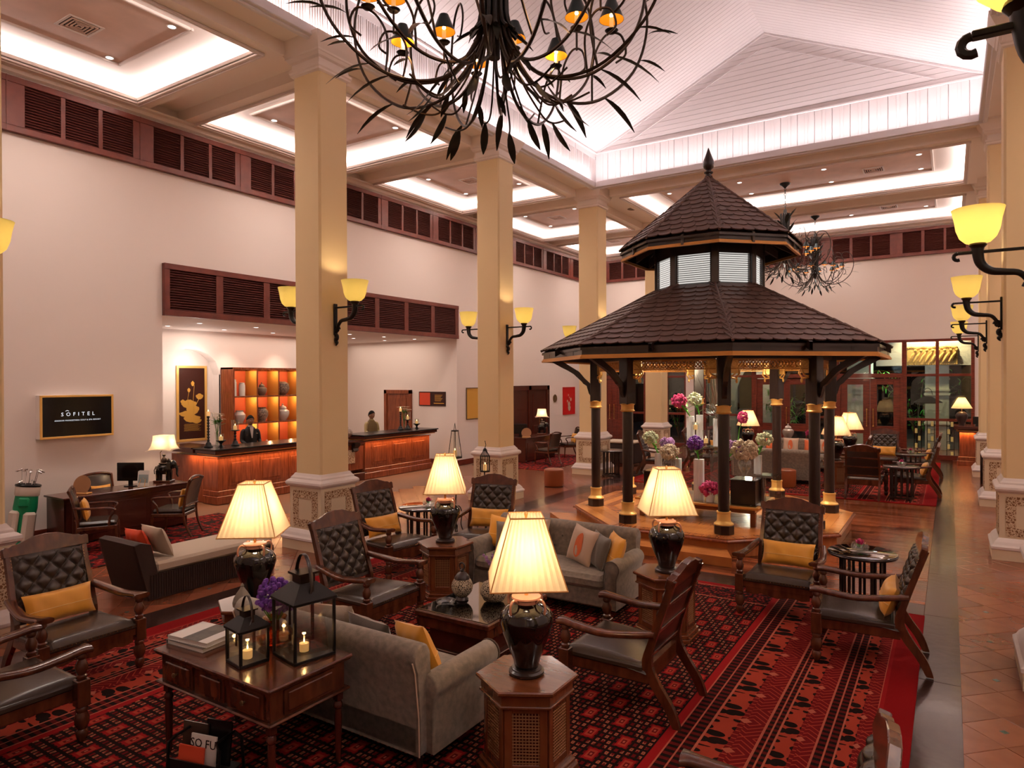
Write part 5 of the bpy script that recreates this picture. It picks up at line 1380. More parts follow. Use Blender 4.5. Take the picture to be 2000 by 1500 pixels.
stand('display_box', -4.44, -3.98, 11.1, 11.5, TZ, .985, 'dark glossy display box at the left of the flower display')
stand('display_box', -2.90, -2.52, 10.85, 11.25, TZ, .985, 'dark glossy display box at the right, under the hydrangea vase')
stand('display_box', -3.86, -3.2, 11.43, 11.75, TZ, 1.42, 'tall glass stand at the centre of the flower display', 'glass', 'glass')
stand('glass_riser', -2.62, -2.30, 11.3, 11.62, TZ, 1.02, 'glass riser at the right rear of the flower display', 'glass', 'glass')
def flute(x, y, z, w_, h, lab, fl=None, seed=1, lean=(0, 0)):
    t = thing('ribbed_vase', lab, 'vase', (x, y, z), .15); e = w_/2
    pts = []
    for s in range(4):
        a = s*PI/2
        for k in range(8):
            u = -e+2*e*k/8; v = -e-(.002 if k % 2 else -.002); pts.append((u*math.cos(a)-v*math.sin(a), u*math.sin(a)+v*math.cos(a)))
    obj('body', MB().prism(pts, 0, h-.004), 'frost_white', t)
    if fl:
        lx, ly = lean; m = MB()
        for k in range(7):
            dx = .012*math.cos(k); dy = .012*math.sin(k)
            m.tube(spline([(dx*.3, dy*.3, h-.02), (lx*.5+dx, ly*.5+dy, h+.11), (lx+dx*2, ly+dy*2, h+.21)], 4), .006, 5)
        for k in range(5): m.leaf((lx*.3, ly*.3, h+.04+.03*k), (math.cos(k*2.1), math.sin(k*2.1), .9), .14, .05)
        obj('stem', m, 'leaf_bright', t); bouquet(t, (lx*1.1, ly*1.1, h+.26), .125, 150, fl, seed, .20, .85)
    return t
flute(-4.24, 11.28, .985, .11, .30, 'short white ribbed vase with cream-green flowers, far left on the dark box', 'white_petal', 2, (-.13, 0))
flute(-3.98, 11.55, TZ+.30, .10, .28, 'white ribbed vase with pink flowers leaning left, behind the clear vase', 'lilac_petal', 3, (-.17, -.03))
flute(-3.76, 11.55, 1.42, .115, .50, 'tall white ribbed vase with pink roses at the top of the display', 'pink_petal', 4, (-.18, 0))
flute(-3.59, 11.50, 1.42, .10, .53, 'tall white ribbed vase with white-green flowers at the top of the display', 'white_petal', 5, (-.07, 0))
v3 = flute(-3.32, 11.60, 1.42, .12, .47, 'tall white ribbed vase with grey-blue sprigs and twigs'); 
flute(-3.43, 10.95, TZ, .15, .66, 'tallest white ribbed vase standing on the table, with purple flowers', 'purple_petal', 6, (-.05, -.02))
flute(-3.0, 10.82, TZ, .13, .60, 'white ribbed vase just right of the front pavilion post', 'lilac_petal', 7, (.12, .2))
flute(-2.62, 11.45, 1.02, .115, .30, 'white ribbed vase with white flowers at the right end of the display', 'white_petal', 8, (.09, 0))
m = MB(); rr = random.Random(9); g = MB()
for k in range(26):
    a = rr.random()*6.28; s_ = .04+.16*rr.random(); P = [Vector((0, 0, .45))]
    for q in range(7): P.append(P[-1]+Vector((s_*.28*math.cos(a)+rr.gauss(0, .02), s_*.28*math.sin(a)+rr.gauss(0, .02), .115)))
    m.tube(P, [.005-.0005*i for i in range(8)], 5)
for k in range(120):
    a = rr.random()*6.28; r_ = .15*rr.random()**.5; z = .46+.22*rr.random(); g.leaf((r_*math.cos(a), r_*math.sin(a)-.05, z), (math.cos(a), math.sin(a), .8), .09, .012)
obj('twig', m, 'twig', v3); stuff(obj('grey_sprig', g, 'leaf_grey', v3))
def clear_vase(x, y, z, lab, fl='cream_petal', r=.155, seed=1):
    t = thing('clear_vase', lab, 'vase', (x, y, z))
    obj('body', MB().lathe([(.045, 0), (.05, .02), (.03, .06), (.05, .10), (.09, .17), (.105, .23), (.09, .29), (.05, .31), (.052, .33), (.046, .33), (.045, .305), (.085, .285), (.10, .23), (.085, .17), (.03, .10)], 24, cap=False), 'glass', t)
    bouquet(t, (0, 0, .33+r*.6), r, 230, fl, seed, .15, .8); return t
clear_vase(-4.02, 11.20, TZ+.30, 'heart-shaped clear vase with cream hydrangea, left of the tall white vases', 'cream_petal', .16, 2)
clear_vase(-2.72, 11.0, .985, 'clear glass vase with large cream hydrangea on the right-hand box', 'cream_petal', .20, 3)
t = thing('glass_riser', 'clear acrylic block under the heart-shaped vase', 'stand', (-4.0, 11.32, TZ)); obj('block', B(-.11, .11, -.30, .32, 0, .30, .004), 'glass', t)
t = thing('flower_pot', 'low white pot of bright pink roses on the display table', 'flowers', (-3.22, 10.86, TZ)); obj('pot', MB().lathe([(.06, 0), (.085, .16), (.078, .16), (.05, .01)], 20), 'frost_white', t); bouquet(t, (0, 0, .21), .15, 130, 'pink_petal', 12, .24, .7)
t = thing('flower_bunch', 'pink blossoms at the right of the front post, high in the display', 'flowers', (-2.98, 11.6, 1.42)); obj('stem', MB().tube([(0, 0, 0), (.03, 0, .3), (.08, 0, .45)], .008, 6), 'leaf_bright', t); bouquet(t, (.09, 0, .50), .09, 70, 'pink_petal', 13, .26)
def candle_glass(x, y, z, h, lab, foot=0.):
    t = thing('candle_glass', lab, 'candle', (x, y, z))
    if foot: obj('stem', MB().lathe([(.05, 0), (.012, .02), (.010, foot-.03), (.03, foot)], 16), 'glass', t)
    obj('glass', MB().lathe([(.045, foot), (.055, foot+h), (.052, foot+h), (.04, foot+.01)], 20, cap=False), 'glass', t)
    obj('candle', MB().lathe([(.032, foot+.004), (.033, foot+.08), (.02, foot+.083)], 16), 'candle_wax', t); obj('flame', MB().lathe([(.001, foot+.085), (.008, foot+.098), (.001, foot+.125)], 8), 'flame', t)
candle_glass(-3.62, 11.38, 1.42, .13, 'stemmed candle glass in front of the tall white vases', .28); candle_glass(-3.44, 11.36, 1.42, .22, 'tall candle cylinder in front of the tall white vases', .06)
candle_glass(-3.92, 11.0, TZ, .12, 'small candle glass behind the lamp in front of the pavilion', .30); candle_glass(-3.0, 10.74, TZ, .14, 'candle glass right of the front pavilion post', .2)
for k, (x, y, z, mt, lb) in enumerate(((-2.53, 10.95, TZ, 'paper', 'fanned leaflets on the right end of the display table'),)):
    t = thing('leaflets', lb, 'leaflet', (x, y, z), .4)
    for q in range(4): o = obj('sheet', B(-.10, .10, -.07, .07, 0, .002), mt, t, (.02*q, .01*q, .0025*q), .18*q)
t = thing('glass_jar', 'tall clear glass jar filled with twigs at the right end of the display table', 'jar', (-2.50, 11.2, TZ)); obj('glass', MB().lathe([(.06, 0), (.06, .42), (.056, .42), (.055, .01)], 20, cap=False), 'glass', t)
m = MB(); rr = random.Random(4)
for k in range(30): m.tube([(rr.gauss(0, .02), rr.gauss(0, .02), .02), (rr.gauss(0, .03), rr.gauss(0, .03), .2), (rr.gauss(0, .02), rr.gauss(0, .02), .36)], .003, 4)
obj('twig', m, 'twig', t)

# ================================================================ wall sconces
def make_sconce():
    t = thing('wall_sconce', 'x', 'wall light')                  # mounted on x = 0, reaching along +x; z = 0 at the arm
    obj('back_plate', B(0, .025, -.035, .035, -.42, .06, .006), 'black_iron', t)
    obj('plate_finial', MB().tube(spline([(.015, 0, -.42), (.05, 0, -.44), (.02, 0, -.50), (.04, 0, -.54), (.02, 0, -.58)], 4), [.03, .032, .034, .03, .026, .03, .034, .032, .028, .026, .028, .03, .026, .02, .015, .01, .006][:17], 8), 'black_iron', t)
    obj('top_bar', MB().box(0, .58, -.02, .02, -.012, .012, .004).tube([(.58+.03*math.cos(a), 0, -.03+.03*math.sin(a)) for a in [PI/2-k*PI/6 for k in range(8)]], .016, 6), 'black_iron', t)
    P = spline([(.03, 0, -.38), (.06, 0, -.30), (.13, 0, -.21), (.24, 0, -.19), (.34, 0, -.17), (.41, 0, -.10), (.43, 0, .0), (.43, 0, .05)], 5)
    n = len(P); obj('curved_arm', MB().tube(P, [.022+.030*(i/(n-1))**1.5 for i in range(n)], 10), 'black_iron', t)
    obj('scroll', MB().tube([(.055+.05*(1-k*.05)*math.cos(a), 0, -.33+.05*(1-k*.05)*math.sin(a)) for k, a in enumerate([q*PI/5 for q in range(12)])], .016, 6), 'black_iron', t)
    obj('cup', MB().lathe([(.045, .03), (.07, .06), (.065, .075), (.04, .08)], 20, (.43, 0, 0)), 'bronze_iron', t)
    obj('bowl', MB().lathe([(.05, .075), (.095, .085), (.14, .13), (.166, .20), (.180, .29), (.203, .385), (.196, .386), (.174, .29), (.158, .20), (.132, .135), (.09, .095), (.03, .085)], 32, (.43, 0, 0), cap=False), 'alabaster', t, angle=1.4)
    return t
SC = make_sconce()
def sconce(x, y, z, rz, lab):
    place(SC, USED, (x, y, z), rz, lab, 'yellow glass sconces on the columns')
    dx, dy = rot2(.43, 0, rz); light('POINT', 'sconce_light', (x+dx, y+dy, z+.24), SCONCE_W, (1, .78, .48), radius=.04)
nm = ['nearest', 'second', 'third', 'fourth', 'fifth']
for k, y in enumerate(CY):
    sconce(LCX+.29, y, 3.67, 0, 'yellow bowl sconce on the nave side of the %s left column' % nm[k])
    if 0 < k < 4: sconce(LCX-.29, y, 3.67, PI, 'yellow bowl sconce on the wall side of the %s left column' % nm[k])
    sconce(RCX-.29, y, 3.67, PI, 'yellow bowl sconce on the %s right column' % nm[k])

# ================================================================ chandeliers
def chandelier(cx, cy, zt, zb, R, lab, n=16, chain=1.2, seed=3):
    t = thing('chandelier', lab, 'chandelier', (cx, cy, 0)); rr = random.Random(seed)
    zc = zb+R*.62                      # heart of the stem cluster
    body = MB(); body.tube([(0, 0, zc-.25*R), (0, 0, zc+1.05*R)], .028*R+.012, 10)
    for k in range(14):
        a = k*2*PI/14; r0 = .085*R; body.tube(spline([(r0*1.3*math.cos(a), r0*1.3*math.sin(a), zc+.95*R), (r0*math.cos(a), r0*math.sin(a), zc+.5*R), (r0*.9*math.cos(a), r0*.9*math.sin(a), zc+.0*R), (r0*1.6*math.cos(a), r0*1.6*math.sin(a), zc-.12*R)], 4), .010*R+.004, 6)
    obj('stem', body, 'black_iron', t)
    cz = zt-.012; ch = MB()
    obj('ceiling_canopy', MB().lathe([(.14, cz), (.13, cz-.03), (.04, cz-.10), (.015, cz-.13)], 20), 'black_iron', t)
    z = cz-.12; i = 0
    while z > zc+1.0*R:
        Mx = Matrix.Rotation((i % 2)*PI/2, 4, 'Z'); ch.T = Mx; ch.tube([(.022*math.cos(a), 0, z-.035+.045*math.sin(a)) for a in [q*PI/4 for q in range(8)]], .007, 5, closed=True); z -= .07; i += 1
    ch.T = Matrix.Identity(4); obj('chain', ch, 'black_iron', t)
    lf = MB(); 
    for k in range(14):                # upright leaves round the stem
        a = k*2.4; h = zc+(.25+.045*k)*R; lf.tube([(0, 0, h-.2*R), (.10*R*math.cos(a), .10*R*math.sin(a), h), ], .004, 4); lf.leaf((.10*R*math.cos(a), .10*R*math.sin(a), h), (math.cos(a)*.5, math.sin(a)*.5, 1), .26*R, .10*R, curl=.25)
    for k in range(7): a = k*.9; lf.leaf((.07*R*math.cos(a), .07*R*math.sin(a), zc-.08*R), (math.cos(a), math.sin(a), rr.uniform(-.6, .3)), .18*R, .04*R, curl=.4)
    stuff(obj('leaf_cluster', lf, 'leaf_iron', t))
    r = .0075*R+.004
    for k in range(n):
        a = 2*PI*k/n+.12; T = Matrix.Rotation(a, 4, 'Z'); big = k % 2 == 0; s = R*(1.0 if big else .86)
        arm = MB(); arm.T = T
        # big C sweep: out of the cluster, down and out, up the outside, curling in at the top
        P = spline([(.05*R, 0, zc+.15*R), (.10*s, 0, zc-.15*s), (.30*s, 0, zc-.40*s), (.62*s, 0, zc-.42*s), (.90*s, 0, zc-.20*s), (1.0*s, 0, zc+.12*s), (.92*s, 0, zc+.40*s), (.76*s, 0, zc+.46*s), (.68*s, 0, zc+.34*s), (.74*s, 0, zc+.24*s), (.82*s, 0, zc+.27*s)], 7)
        arm.tube(P, [r*(1.1-.5*i/len(P)) for i in range(len(P))], 6)
        # hanging frond
        dz = .0 if big else -.03*R
        Q = spline([(.06*R, 0, zc+.05*R), (.14*s, .02, zc-.28*s), (.30*s, .05*s, zc-.50*s+dz), (.40*s, .10*s, zc-.535*s+dz), (.52*s, .16*s, zc-.48*s)], 6); arm.tube(Q, r*.6, 5)
        # inner scroll that carries the lamp
        S_ = spline([(.62*s, 0, zc-.42*s), (.60*s, -.06*s, zc-.20*s), (.66*s, -.10*s, zc-.06*s), (.76*s, -.10*s, zc-.04*s), (.80*s, -.09*s, zc-.14*s), (.74*s, -.08*s, zc-.20*s)], 6); arm.tube(S_, r*.7, 5)
        ao = obj('arm', arm, 'bronze_iron', t)
        LV = [((.40*s, .10*s, zc-.53*s+dz), (.5, .1, -.9), .20*R, .05*R, -.2), ((.70*s, 0, zc-.38*s), (.9, .2, -.25), .28*R, .045*R, .35), ((1.0*s, 0, zc+.05*s), (.8, 0, .6), .20*R, .035*R, .5), ((.94*s, 0, zc-.12*s), (.9, .1, .3), .18*R, .03*R, .5), ((.30*s, 0, zc-.40*s), (.6, -.3, -.5), .14*R, .035*R, .2)]
        if n >= 14:
            for (b_, d_, l_, w__, cu) in LV:
                lv = MB(); lv.T = T; lv.leaf(b_, d_, l_, w__, curl=cu); obj('leaf', lv, 'leaf_iron', ao)
        lv = MB(); lv.T = T; lv.leaf((.40*s, .10*s, zc-.53*s+dz), (.5, .1, -.9), .22*R, .055*R, curl=-.2); lv.leaf((.70*s, 0, zc-.38*s), (.9, .2, -.25), .28*R, .045*R, curl=.35)
        lv.leaf((1.0*s, 0, zc+.05*s), (.8, 0, .6), .20*R, .035*R, curl=.5); lv.leaf((.94*s, 0, zc-.12*s), (.9, .1, .3), .18*R, .03*R, curl=.5); lv.leaf((.30*s, 0, zc-.40*s), (.6, -.3, -.5), .16*R, .04*R)
        if n < 14: stuff(obj('leaves', lv, 'leaf_iron', ao))
        if big or n < 14:
            lx, ly, lz = .70*s, -.10*s, zc-.035*s
        else: lx, ly, lz = .70*s, -.10*s, zc+.10*s
        if not big and n >= 14:
            st = MB(); st.T = T; st.tube([(.70*s, -.10*s, zc-.05*s), (lx, ly, lz)], r*.7, 5); obj('riser', st, 'bronze_iron', ao)
        lp = MB(); lp.T = T; q = .06*R+.03
        lp.lathe([(.028*R, 0), (.04*R, .012*R), (.015*R, .016*R)], 14, (lx, ly, lz)); o = obj('candle_cup', lp, 'black_iron', t)
        cd = MB(); cd.T = T; cd.lathe([(.013*R, .01*R), (.013*R, .085*R)], 8, (lx, ly, lz)); obj('candle_tube', cd, 'candle_wax', o)
        bl = MB(); bl.T = T; bl.lathe([(.004, .085*R), (.013*R, .10*R), (.004, .135*R)], 8, (lx, ly, lz)); obj('bulb', bl, 'bulb', o)
        sh = MB(); sh.T = T; sh.lathe([(.074*R, .075*R), (.030*R, .185*R)], 18, (lx, ly, lz), cap=False); obj('shade', sh, 'shade_metal', o)
        si = MB(); si.T = T; si.lathe([(.0715*R, .076*R), (.028*R, .182*R)], 18, (lx, ly, lz), cap=False); obj('shade_lining', si, 'shade_orange', o)
    return t
chandelier(-3.65, 5.39, RZT-.05, 5.0, 1.66, 'large leafy iron chandelier at the top of the picture', 16)
chandelier(-3.68, 19.2, ZC-.01, 5.22, 1.10, 'leafy iron chandelier behind the pavilion roof', 12, seed=5)
chandelier(-3.62, 23.6, ZC-.01, 5.35, 1.10, 'farthest leafy chandelier, mostly hidden behind the other', 12, seed=6)
for a in range(4): light('POINT', 'chandelier_light', (-3.65+1.1*math.cos(a*PI/2), 5.39+1.1*math.sin(a*PI/2), 6.1), 5, (1, .55, .22), radius=.05)
# ================================================================ glazed far wall
BYW = BY
V_ = [.60, -.33, -1.27]                       # mullions right of the doors
def wbox(mb, x0, x1, z0, z1, d=.05, c=.004): mb.box(x0, x1, BYW+.02-d, BYW+.02+d, z0, z1, c)
def glazing(name, xs, zs, z0=.10, z1=3.72, skip=()):
    t = ssetting(name); fr = MB()
    for x in xs: wbox(fr, x-.045, x+.045, 0, z1+.06, .06)
    a, b = min(xs), max(xs)
    for z in zs: wbox(fr, a, b, z-.04, z+.04, .05)
    wbox(fr, a-.045, b+.045, z1, z1+.08, .07); wbox(fr, a, b, 0, .14, .07)
    struct('window_frame', fr, 'red_wood', t)
    zz = [z0]+list(zs)+[z1]; xs = sorted(xs)
    for p, q in zip(xs, xs[1:]):
        for u, v in zip(zz, zz[1:]):
            if ((p+q)/2, ) and any(s[0] < (p+q)/2 < s[1] and (u+v)/2 < 2.6 for s in skip): continue
            struct('window_pane', B(p+.045, q-.045, BYW+.018, BYW+.024, u+.04, v-.04), 'window_glass', t)
    return t
glazing('window_1', [.60, -.33, -1.21], [2.66, 1.25])
glazing('window_2', [-3.22, -3.86], [2.66, 1.25]); glazing('window_3', [-5.95, -6.85, -7.70], [2.66, 1.25]); glazing('window_4', [-8.42, -9.15, -10.05, -10.90], [2.66, 1.25])
def door_pair(name, x0, x1):
    t = ssetting(name); fr = MB(); wbox(fr, x0, x0+.09, 0, 2.70, .07); wbox(fr, x1-.09, x1, 0, 2.70, .07); wbox(fr, x0, x1, 2.58, 2.72, .08); wbox(fr, x0, x1, 3.72, 3.80, .07)
    xm = (x0+x1)/2; wbox(fr, xm-.03, xm+.03, 2.72, 3.75, .05); wbox(fr, x0, x0+.05, 2.7, 3.75, .05); wbox(fr, x1-.05, x1, 2.7, 3.75, .05)
    struct('door_frame', fr, 'red_wood', t)
    for a, b in ((x0+.06, xm-.04), (xm+.04, x1-.06)): struct('transom_pane', B(a, b, BYW+.018, BYW+.024, 2.74, 3.72), 'window_glass', t)
    for s, a, b in ((-1, x0+.09, xm-.004), (1, xm+.004, x1-.09)):
        lf = MB()
        wbox(lf, a, a+.20, .02, 2.56, .03); wbox(lf, b-.20, b, .02, 2.56, .03); wbox(lf, a+.2, b-.2, 2.36, 2.56, .03); wbox(lf, a+.2, b-.2, .74, 1.0, .03); wbox(lf, a+.2, b-.2, .02, .26, .03)
        d = struct('door_leaf', lf, 'red_wood', t); struct('glass_pane', B(a+.2, b-.2, BYW+.018, BYW+.024, 1.0, 2.36), 'window_glass', t); struct('glass_pane', B(a+.2, b-.2, BYW+.018, BYW+.024, .26, .74), 'window_glass', t)
        hx = b-.09 if s < 0 else a+.09
        struct('door_handle', MB().tube([(hx, BYW-.05, 1.0), (hx, BYW-.05, 1.55)], .012, 8).box(hx-.02, hx+.02, BYW-.055, BYW-.01, .98, 1.02).box(hx-.02, hx+.02, BYW-.055, BYW-.01, 1.53, 1.57), 'brass', t)
door_pair('door_1', -3.18, -1.25); door_pair('door_2', -5.91, -3.90)
door_pair('door_3', -11.95, -10.94)
# outside: porch beam with carved relief, pillars, arches, plants, a car wheel in the dark
ow = ssetting('exterior_porch')
struct('porch_paving', B(-16, 8, BY+.3, 40, -.14, -.02), 'stone_grey', ow)
pm = MB(); pm.box(-2.3, 6, 28.6, 29.0, 3.02, 5.2).box(-.75, -.02, 28.7, 29.2, 0, 3.05).box(-3.35, -2.5, 29.2, 29.9, 0, 3.6).box(-10, -6.2, 29.2, 29.5, 2.9, 5)
for z in (.9, 1.95, 2.1, 2.5): pm.box(-.78, .01, 28.66, 29.24, z, z+.07).box(-3.4, -2.45, 29.15, 29.95, z, z+.07)
struct('porch_beam', pm, 'out_wall', ow)
ar = MB(); n = 12; x0, x1, zs = -7.5, -6.5, 2.0
pts = [(x0+(x1-x0)*i/n, zs+.95*(1-abs(2*i/n-1)**1.7)) for i in range(n+1)]
for p, q in zip(pts, pts[1:]): ar.add([(p[0], 28.9, p[1]), (q[0], 28.9, q[1]), (q[0], 28.9, 4.6), (p[0], 28.9, 4.6)], [(0, 1, 2, 3)])
ar.box(-6.5, -6.1, 28.9, 29.2, 0, 4.6).box(-8.6, -7.5, 28.9, 29.2, 0, 4.6)
struct('porch_arch', ar, 'out_wall', ow)
struct('night_backdrop', B(-20, 12, 42, 42.1, -1, 10), 'night', ow)
# carved relief
t = thing('carved_relief', 'golden carved stone relief of raking figures on the porch beam behind the glass', 'relief', (-.54, 28.56, 3.36))
obj('slab', B(-.78, .78, -.07, .04, -.33, .33, .03), 'stone_gold', t)
m = MB(); rr = random.Random(3)
for k in range(8): x = -.62+k*.178; m.tube([(x-.10, -.10, -.22), (x, -.13, -.02), (x+.10, -.10, .12)], [.04, .05, .03], 7); m.sphere((x+.12, -.12, .19), .055, 8, 6)
for k in range(26): m.sphere((-.75+k*.06, -.08, -.30), .03, 6, 4); m.sphere((-.72+k*.058, -.08, .29+.02*math.sin(k)), .035, 6, 4)
obj('carved_figures', m, 'stone_gold', t)
for x in (-1.0, -.1): light('SPOT', 'relief_spot', (x, 28.0, 4.5), 170, (1, .78, .48), (.35, 0, 0), spot=1.7, radius=.04)
light('POINT', 'porch_light', (-1.5, 27.2, 2.9), 26, (.8, .9, 1), radius=.2); light('POINT', 'porch_light', (-6.6, 27.6, 3.3), 40, (1, .86, .7), radius=.2)
light('POINT', 'porch_light', (-1.6, 29.2, 3.2), 60, (.75, 1, .8), radius=.2)
def foliage(nm, x, y, z, r, lab, n=260, seed=1, matn='leaf_green'):
    t = thing(nm, lab, 'plant', (x, y, z)); rr = random.Random(seed); m = MB(); s = MB()
    for k in range(9):
        a = rr.random()*6.28; P = spline([(0, 0, 0), (r*.3*math.cos(a), r*.3*math.sin(a), r*.9), (r*math.cos(a), r*math.sin(a), r*(1.2+rr.random()*.8))], 5); s.tube(P, .012, 5)
        for p in P[3:]:
            for q in range(n//80): m.leaf(p, (rr.gauss(0, 1), rr.gauss(0, 1), rr.gauss(.2, .7)), .22, .05, curl=.5)
    obj('stem', s, 'twig', t); stuff(obj('leaves', m, matn, t))
foliage('shrub', -1.05, 30.3, .0, 1.55, 'tall leafy shrub lit green outside, beside the porch pillar', seed=1, matn='leaf_bright'); foliage('shrub', -4.2, 31.9, .6, 1.2, 'dark shrub outside behind the right glass door', seed=2)
foliage('palm_fern', -5.3, 27.6, .0, 1.1, 'feathery palm outside the left glass doors', 400, 3, 'leaf_bright'); foliage('shrub', -9.6, 28.0, 0, 1.3, 'dark shrub outside the far left window', seed=5)
t = thing('car_wheel', 'wheel of a parked car seen through the low window panes', 'wheel', (-.30, 29.9, .62)); 
obj('tyre', MB().tube([(.31*math.cos(a), 0, .31*math.sin(a)) for a in [k*PI/14 for k in range(28)]], .07, 8, closed=True), 'black_plastic', t)
m = MB()
for k in range(9): a = k*2*PI/9; m.tube([(.04*math.cos(a), -.03, .04*math.sin(a)), (.25*math.cos(a), -.03, .25*math.sin(a))], .018, 5)
obj('alloy_rim', m.tube([(.25*math.cos(a), -.02, .25*math.sin(a)) for a in [k*PI/12 for k in range(24)]], .015, 5, closed=True), 'chrome', t)
# pillar-candle displays beyond the low panes
for k, (x, lb) in enumerate(((-.88, 'rack of pale pillar candles behind the low left panes'), (-.52, 'rack of pale pillar candles left of the centre mullion'), (.02, 'rack of pale pillar candles right of the centre mullion'), (.34, 'rack of pale pillar candles behind the right panes'))):
    t = thing('candle_rack', lb, 'candle rack', (x, BY+.7, -.02)); m = MB(); c = MB(); 
    m.box(-.11, -.09, -.02, .02, 0, 1.25).box(.09, .11, -.02, .02, 0, 1.25)
    for q in range(5): z = .05+q*.24; m.box(-.10, .10, -.06, .06, z, z+.012); obj('candle', MB().lathe([(.035, z+.012), (.036, z+.16), (.02, z+.165)], 12, ((-.05 if q % 2 else .04), 0, 0)), 'candle_wax', t)
    obj('rack', m, 'black_iron', t)
t = thing('porch_lantern', 'large dark lantern with a curved roof standing outside the glass', 'lantern', (-.62, 26.6, -.02))
obj('cage', MB().box(-.30, -.28, -.3, .3, 0, 1.75).box(.28, .30, -.3, .3, 0, 1.75).box(-.3, .3, -.3, .3, 1.74, 1.78).box(-.3, .3, -.3, .3, 0, .05), 'black_iron', t)
obj('roof', MB().add([(-.42, -.42, 1.78), (.42, -.42, 1.78), (.42, .42, 1.78), (-.42, .42, 1.78), (-.1, -.1, 1.98), (.1, -.1, 1.98), (.1, .1, 1.98), (-.1, .1, 1.98)], [(0, 1, 5, 4), (1, 2, 6, 5), (2, 3, 7, 6), (3, 0, 4, 7), (4, 5, 6, 7), (3, 2, 1, 0)]), 'black_iron', t)
obj('ring', MB().tube([(.13*math.cos(a), 0, 2.05+.2*math.sin(a)) for a in [k*PI/10-.1 for k in range(12)]], .012, 6), 'black_iron', t)

# ================================================================ reception
def counter():
    t = thing('reception_counter', 'long panelled wooden reception counter with a light strip under its black top', 'counter', (0, 0, 0))
    X0 = -12.72; 
    def run(y0, y1, x0, H, nm):
        m = MB(); m.box(x0-.50, x0, y0, y1, .28, H-.17, .004); obj(nm, m, 'desk_wood', t)
        m = MB(); m.box(x0-.46, x0+.05, y0-.05, y1+.05, 0, .17, .01).box(x0-.48, x0+.03, y0-.03, y1+.03, .17, .28, .01); obj('plinth', m, 'desk_wood', t)
        m = MB(); m.box(x0-.50, x0+.03, y0-.03, y1+.03, H-.19, H-.165, .004); obj('upper_moulding', m, 'desk_wood', t)
        m = MB(); m.box(x0-.55, x0+.12, y0-.12, y1+.12, H-.125, H-.095, .01); obj('pale_moulding', m, 'pale_wood', t)
        m = MB(); m.box(x0-.60, x0+.16, y0-.16, y1+.16, H-.095, H-.02, .008); obj('cornice', m, 'desk_dark', t)
        m = MB(); m.box(x0-.65, x0+.19, y0-.19, y1+.19, H-.02, H+.012, .006); obj('countertop', m, 'black_plastic', t)
    run(8.55, 11.05, X0, 1.15, 'body'); run(12.75, 15.35, X0, 1.15, 'body')
    m = MB(); m.box(X0-.45, X0-.03, 11.05, 12.75, .28, .94, .004); obj('body', m, 'desk_wood', t); m = MB(); m.box(X0-.55, X0+.05, 11.05, 12.75, .98, 1.03, .006).box(X0-.5, X0+.02, 11.05, 12.75, .92, .98, .005).box(X0-.46, X0+.03, 11, 12.8, 0, .2, .01); obj('low_top', m, 'desk_dark', t)
    obj('return_body', B(-14.4, -13.2, 8.55, 9.0, 0, .98, .006), 'desk_wood', t); obj('return_top', B(-14.5, -13.3, 8.36, 9.05, 1.055, 1.162, .006), 'desk_dark', t)
    for (y0, y1, n) in ((8.70, 11.0, 3), (12.9, 15.25, 3)):
        L_ = (y1-y0)/n
        for k in range(n):
            a = y0+L_*k+.10; b = y0+L_*(k+1)-.10; p = MB(); p.box(X0, X0+.012, a, b, .36, .90, .004).box(X0+.008, X0+.028, a+.05, b-.05, .42, .84, .012); obj('raised_panel', p, 'desk_wood', t)
    for y in (11.4, 12.4): 
        p = MB(); p.prism_ax([(X0-.02, .98), (X0+.12, .98), (X0+.10, .90), (X0+.03, .84), (X0+.05, .78), (X0-.02, .74)][::-1], y-.09, y+.09, 'y', c=.004); obj('console_bracket', p, 'dark_wood', t)
    e = obj('carved_emblem', B(X0-.03, X0-.012, 12.05, 12.42, .46, .80, .004), 'scroll_relief', t); 
    return t
counter()
for (a, b) in ((8.5, 11.1), (12.7, 15.4)): light('AREA', 'counter_strip', (-12.62, (a+b)/2, 1.0), 9, (1, .5, .2), (0, -.3, 0), .02, b-a)
light('AREA', 'counter_strip', (-13.2, 8.46, 1.0), 4, (1, .5, .2), (0, 0, 0), 1.0, .02)
# shelf cabinet
def shelf():
    t = thing('display_shelf', 'tall wooden display shelf with red-orange lit compartments behind the first receptionist', 'shelf', (-14.93, 10.46, 0)); W, H, D, n = 2.10, 2.90, .50, 3
    cw = (W-.10)/3
    obj('carcass', B(-D, 0, 0, .05, 0, H, .004).box(-D, 0, W-.05, W, 0, H, .004).box(-D, .01, 0, W, H-.05, H, .004).box(-D, -D+.02, 0, W, 0, H-.05), 'desk_wood', t)
    zs = [.12, .84, 1.50, 2.18]
    for z in zs: obj('shelf_board', B(-D+.02, -.005, .05, W-.05, z-.035, z, .003), 'desk_wood', t)
    for k in (1, 2): obj('divider', B(-D+.02, -.005, .05+cw*k-.012, .05+cw*k+.012, .12, H-.05), 'desk_wood', t)
    tops = zs[1:]+[H-.05]
    for k in range(3):
        for z, z1 in zip(zs, tops):
            obj('back_panel', B(-D+.021, -D+.03, .05+cw*k+.012, .05+cw*(k+1)-.012, z, z1-.035), 'coral_back', t)
            obj('side_panel', B(-D+.03, -.02, .05+cw*(k+1)-.02, .05+cw*(k+1)-.0125, z, z1-.035), 'amber_panel', t)
            if z > .8: light('POINT', 'shelf_light', (-14.93-.14, 10.46+.05+cw*(k+.72), z1-.09), 1.8, (1, .72, .35), radius=.02)
    return cw, zs
cw, zs_ = shelf()
def onshelf(k, r): return (-14.93-.24, 10.51+cw*(k+.45), zs_[r])
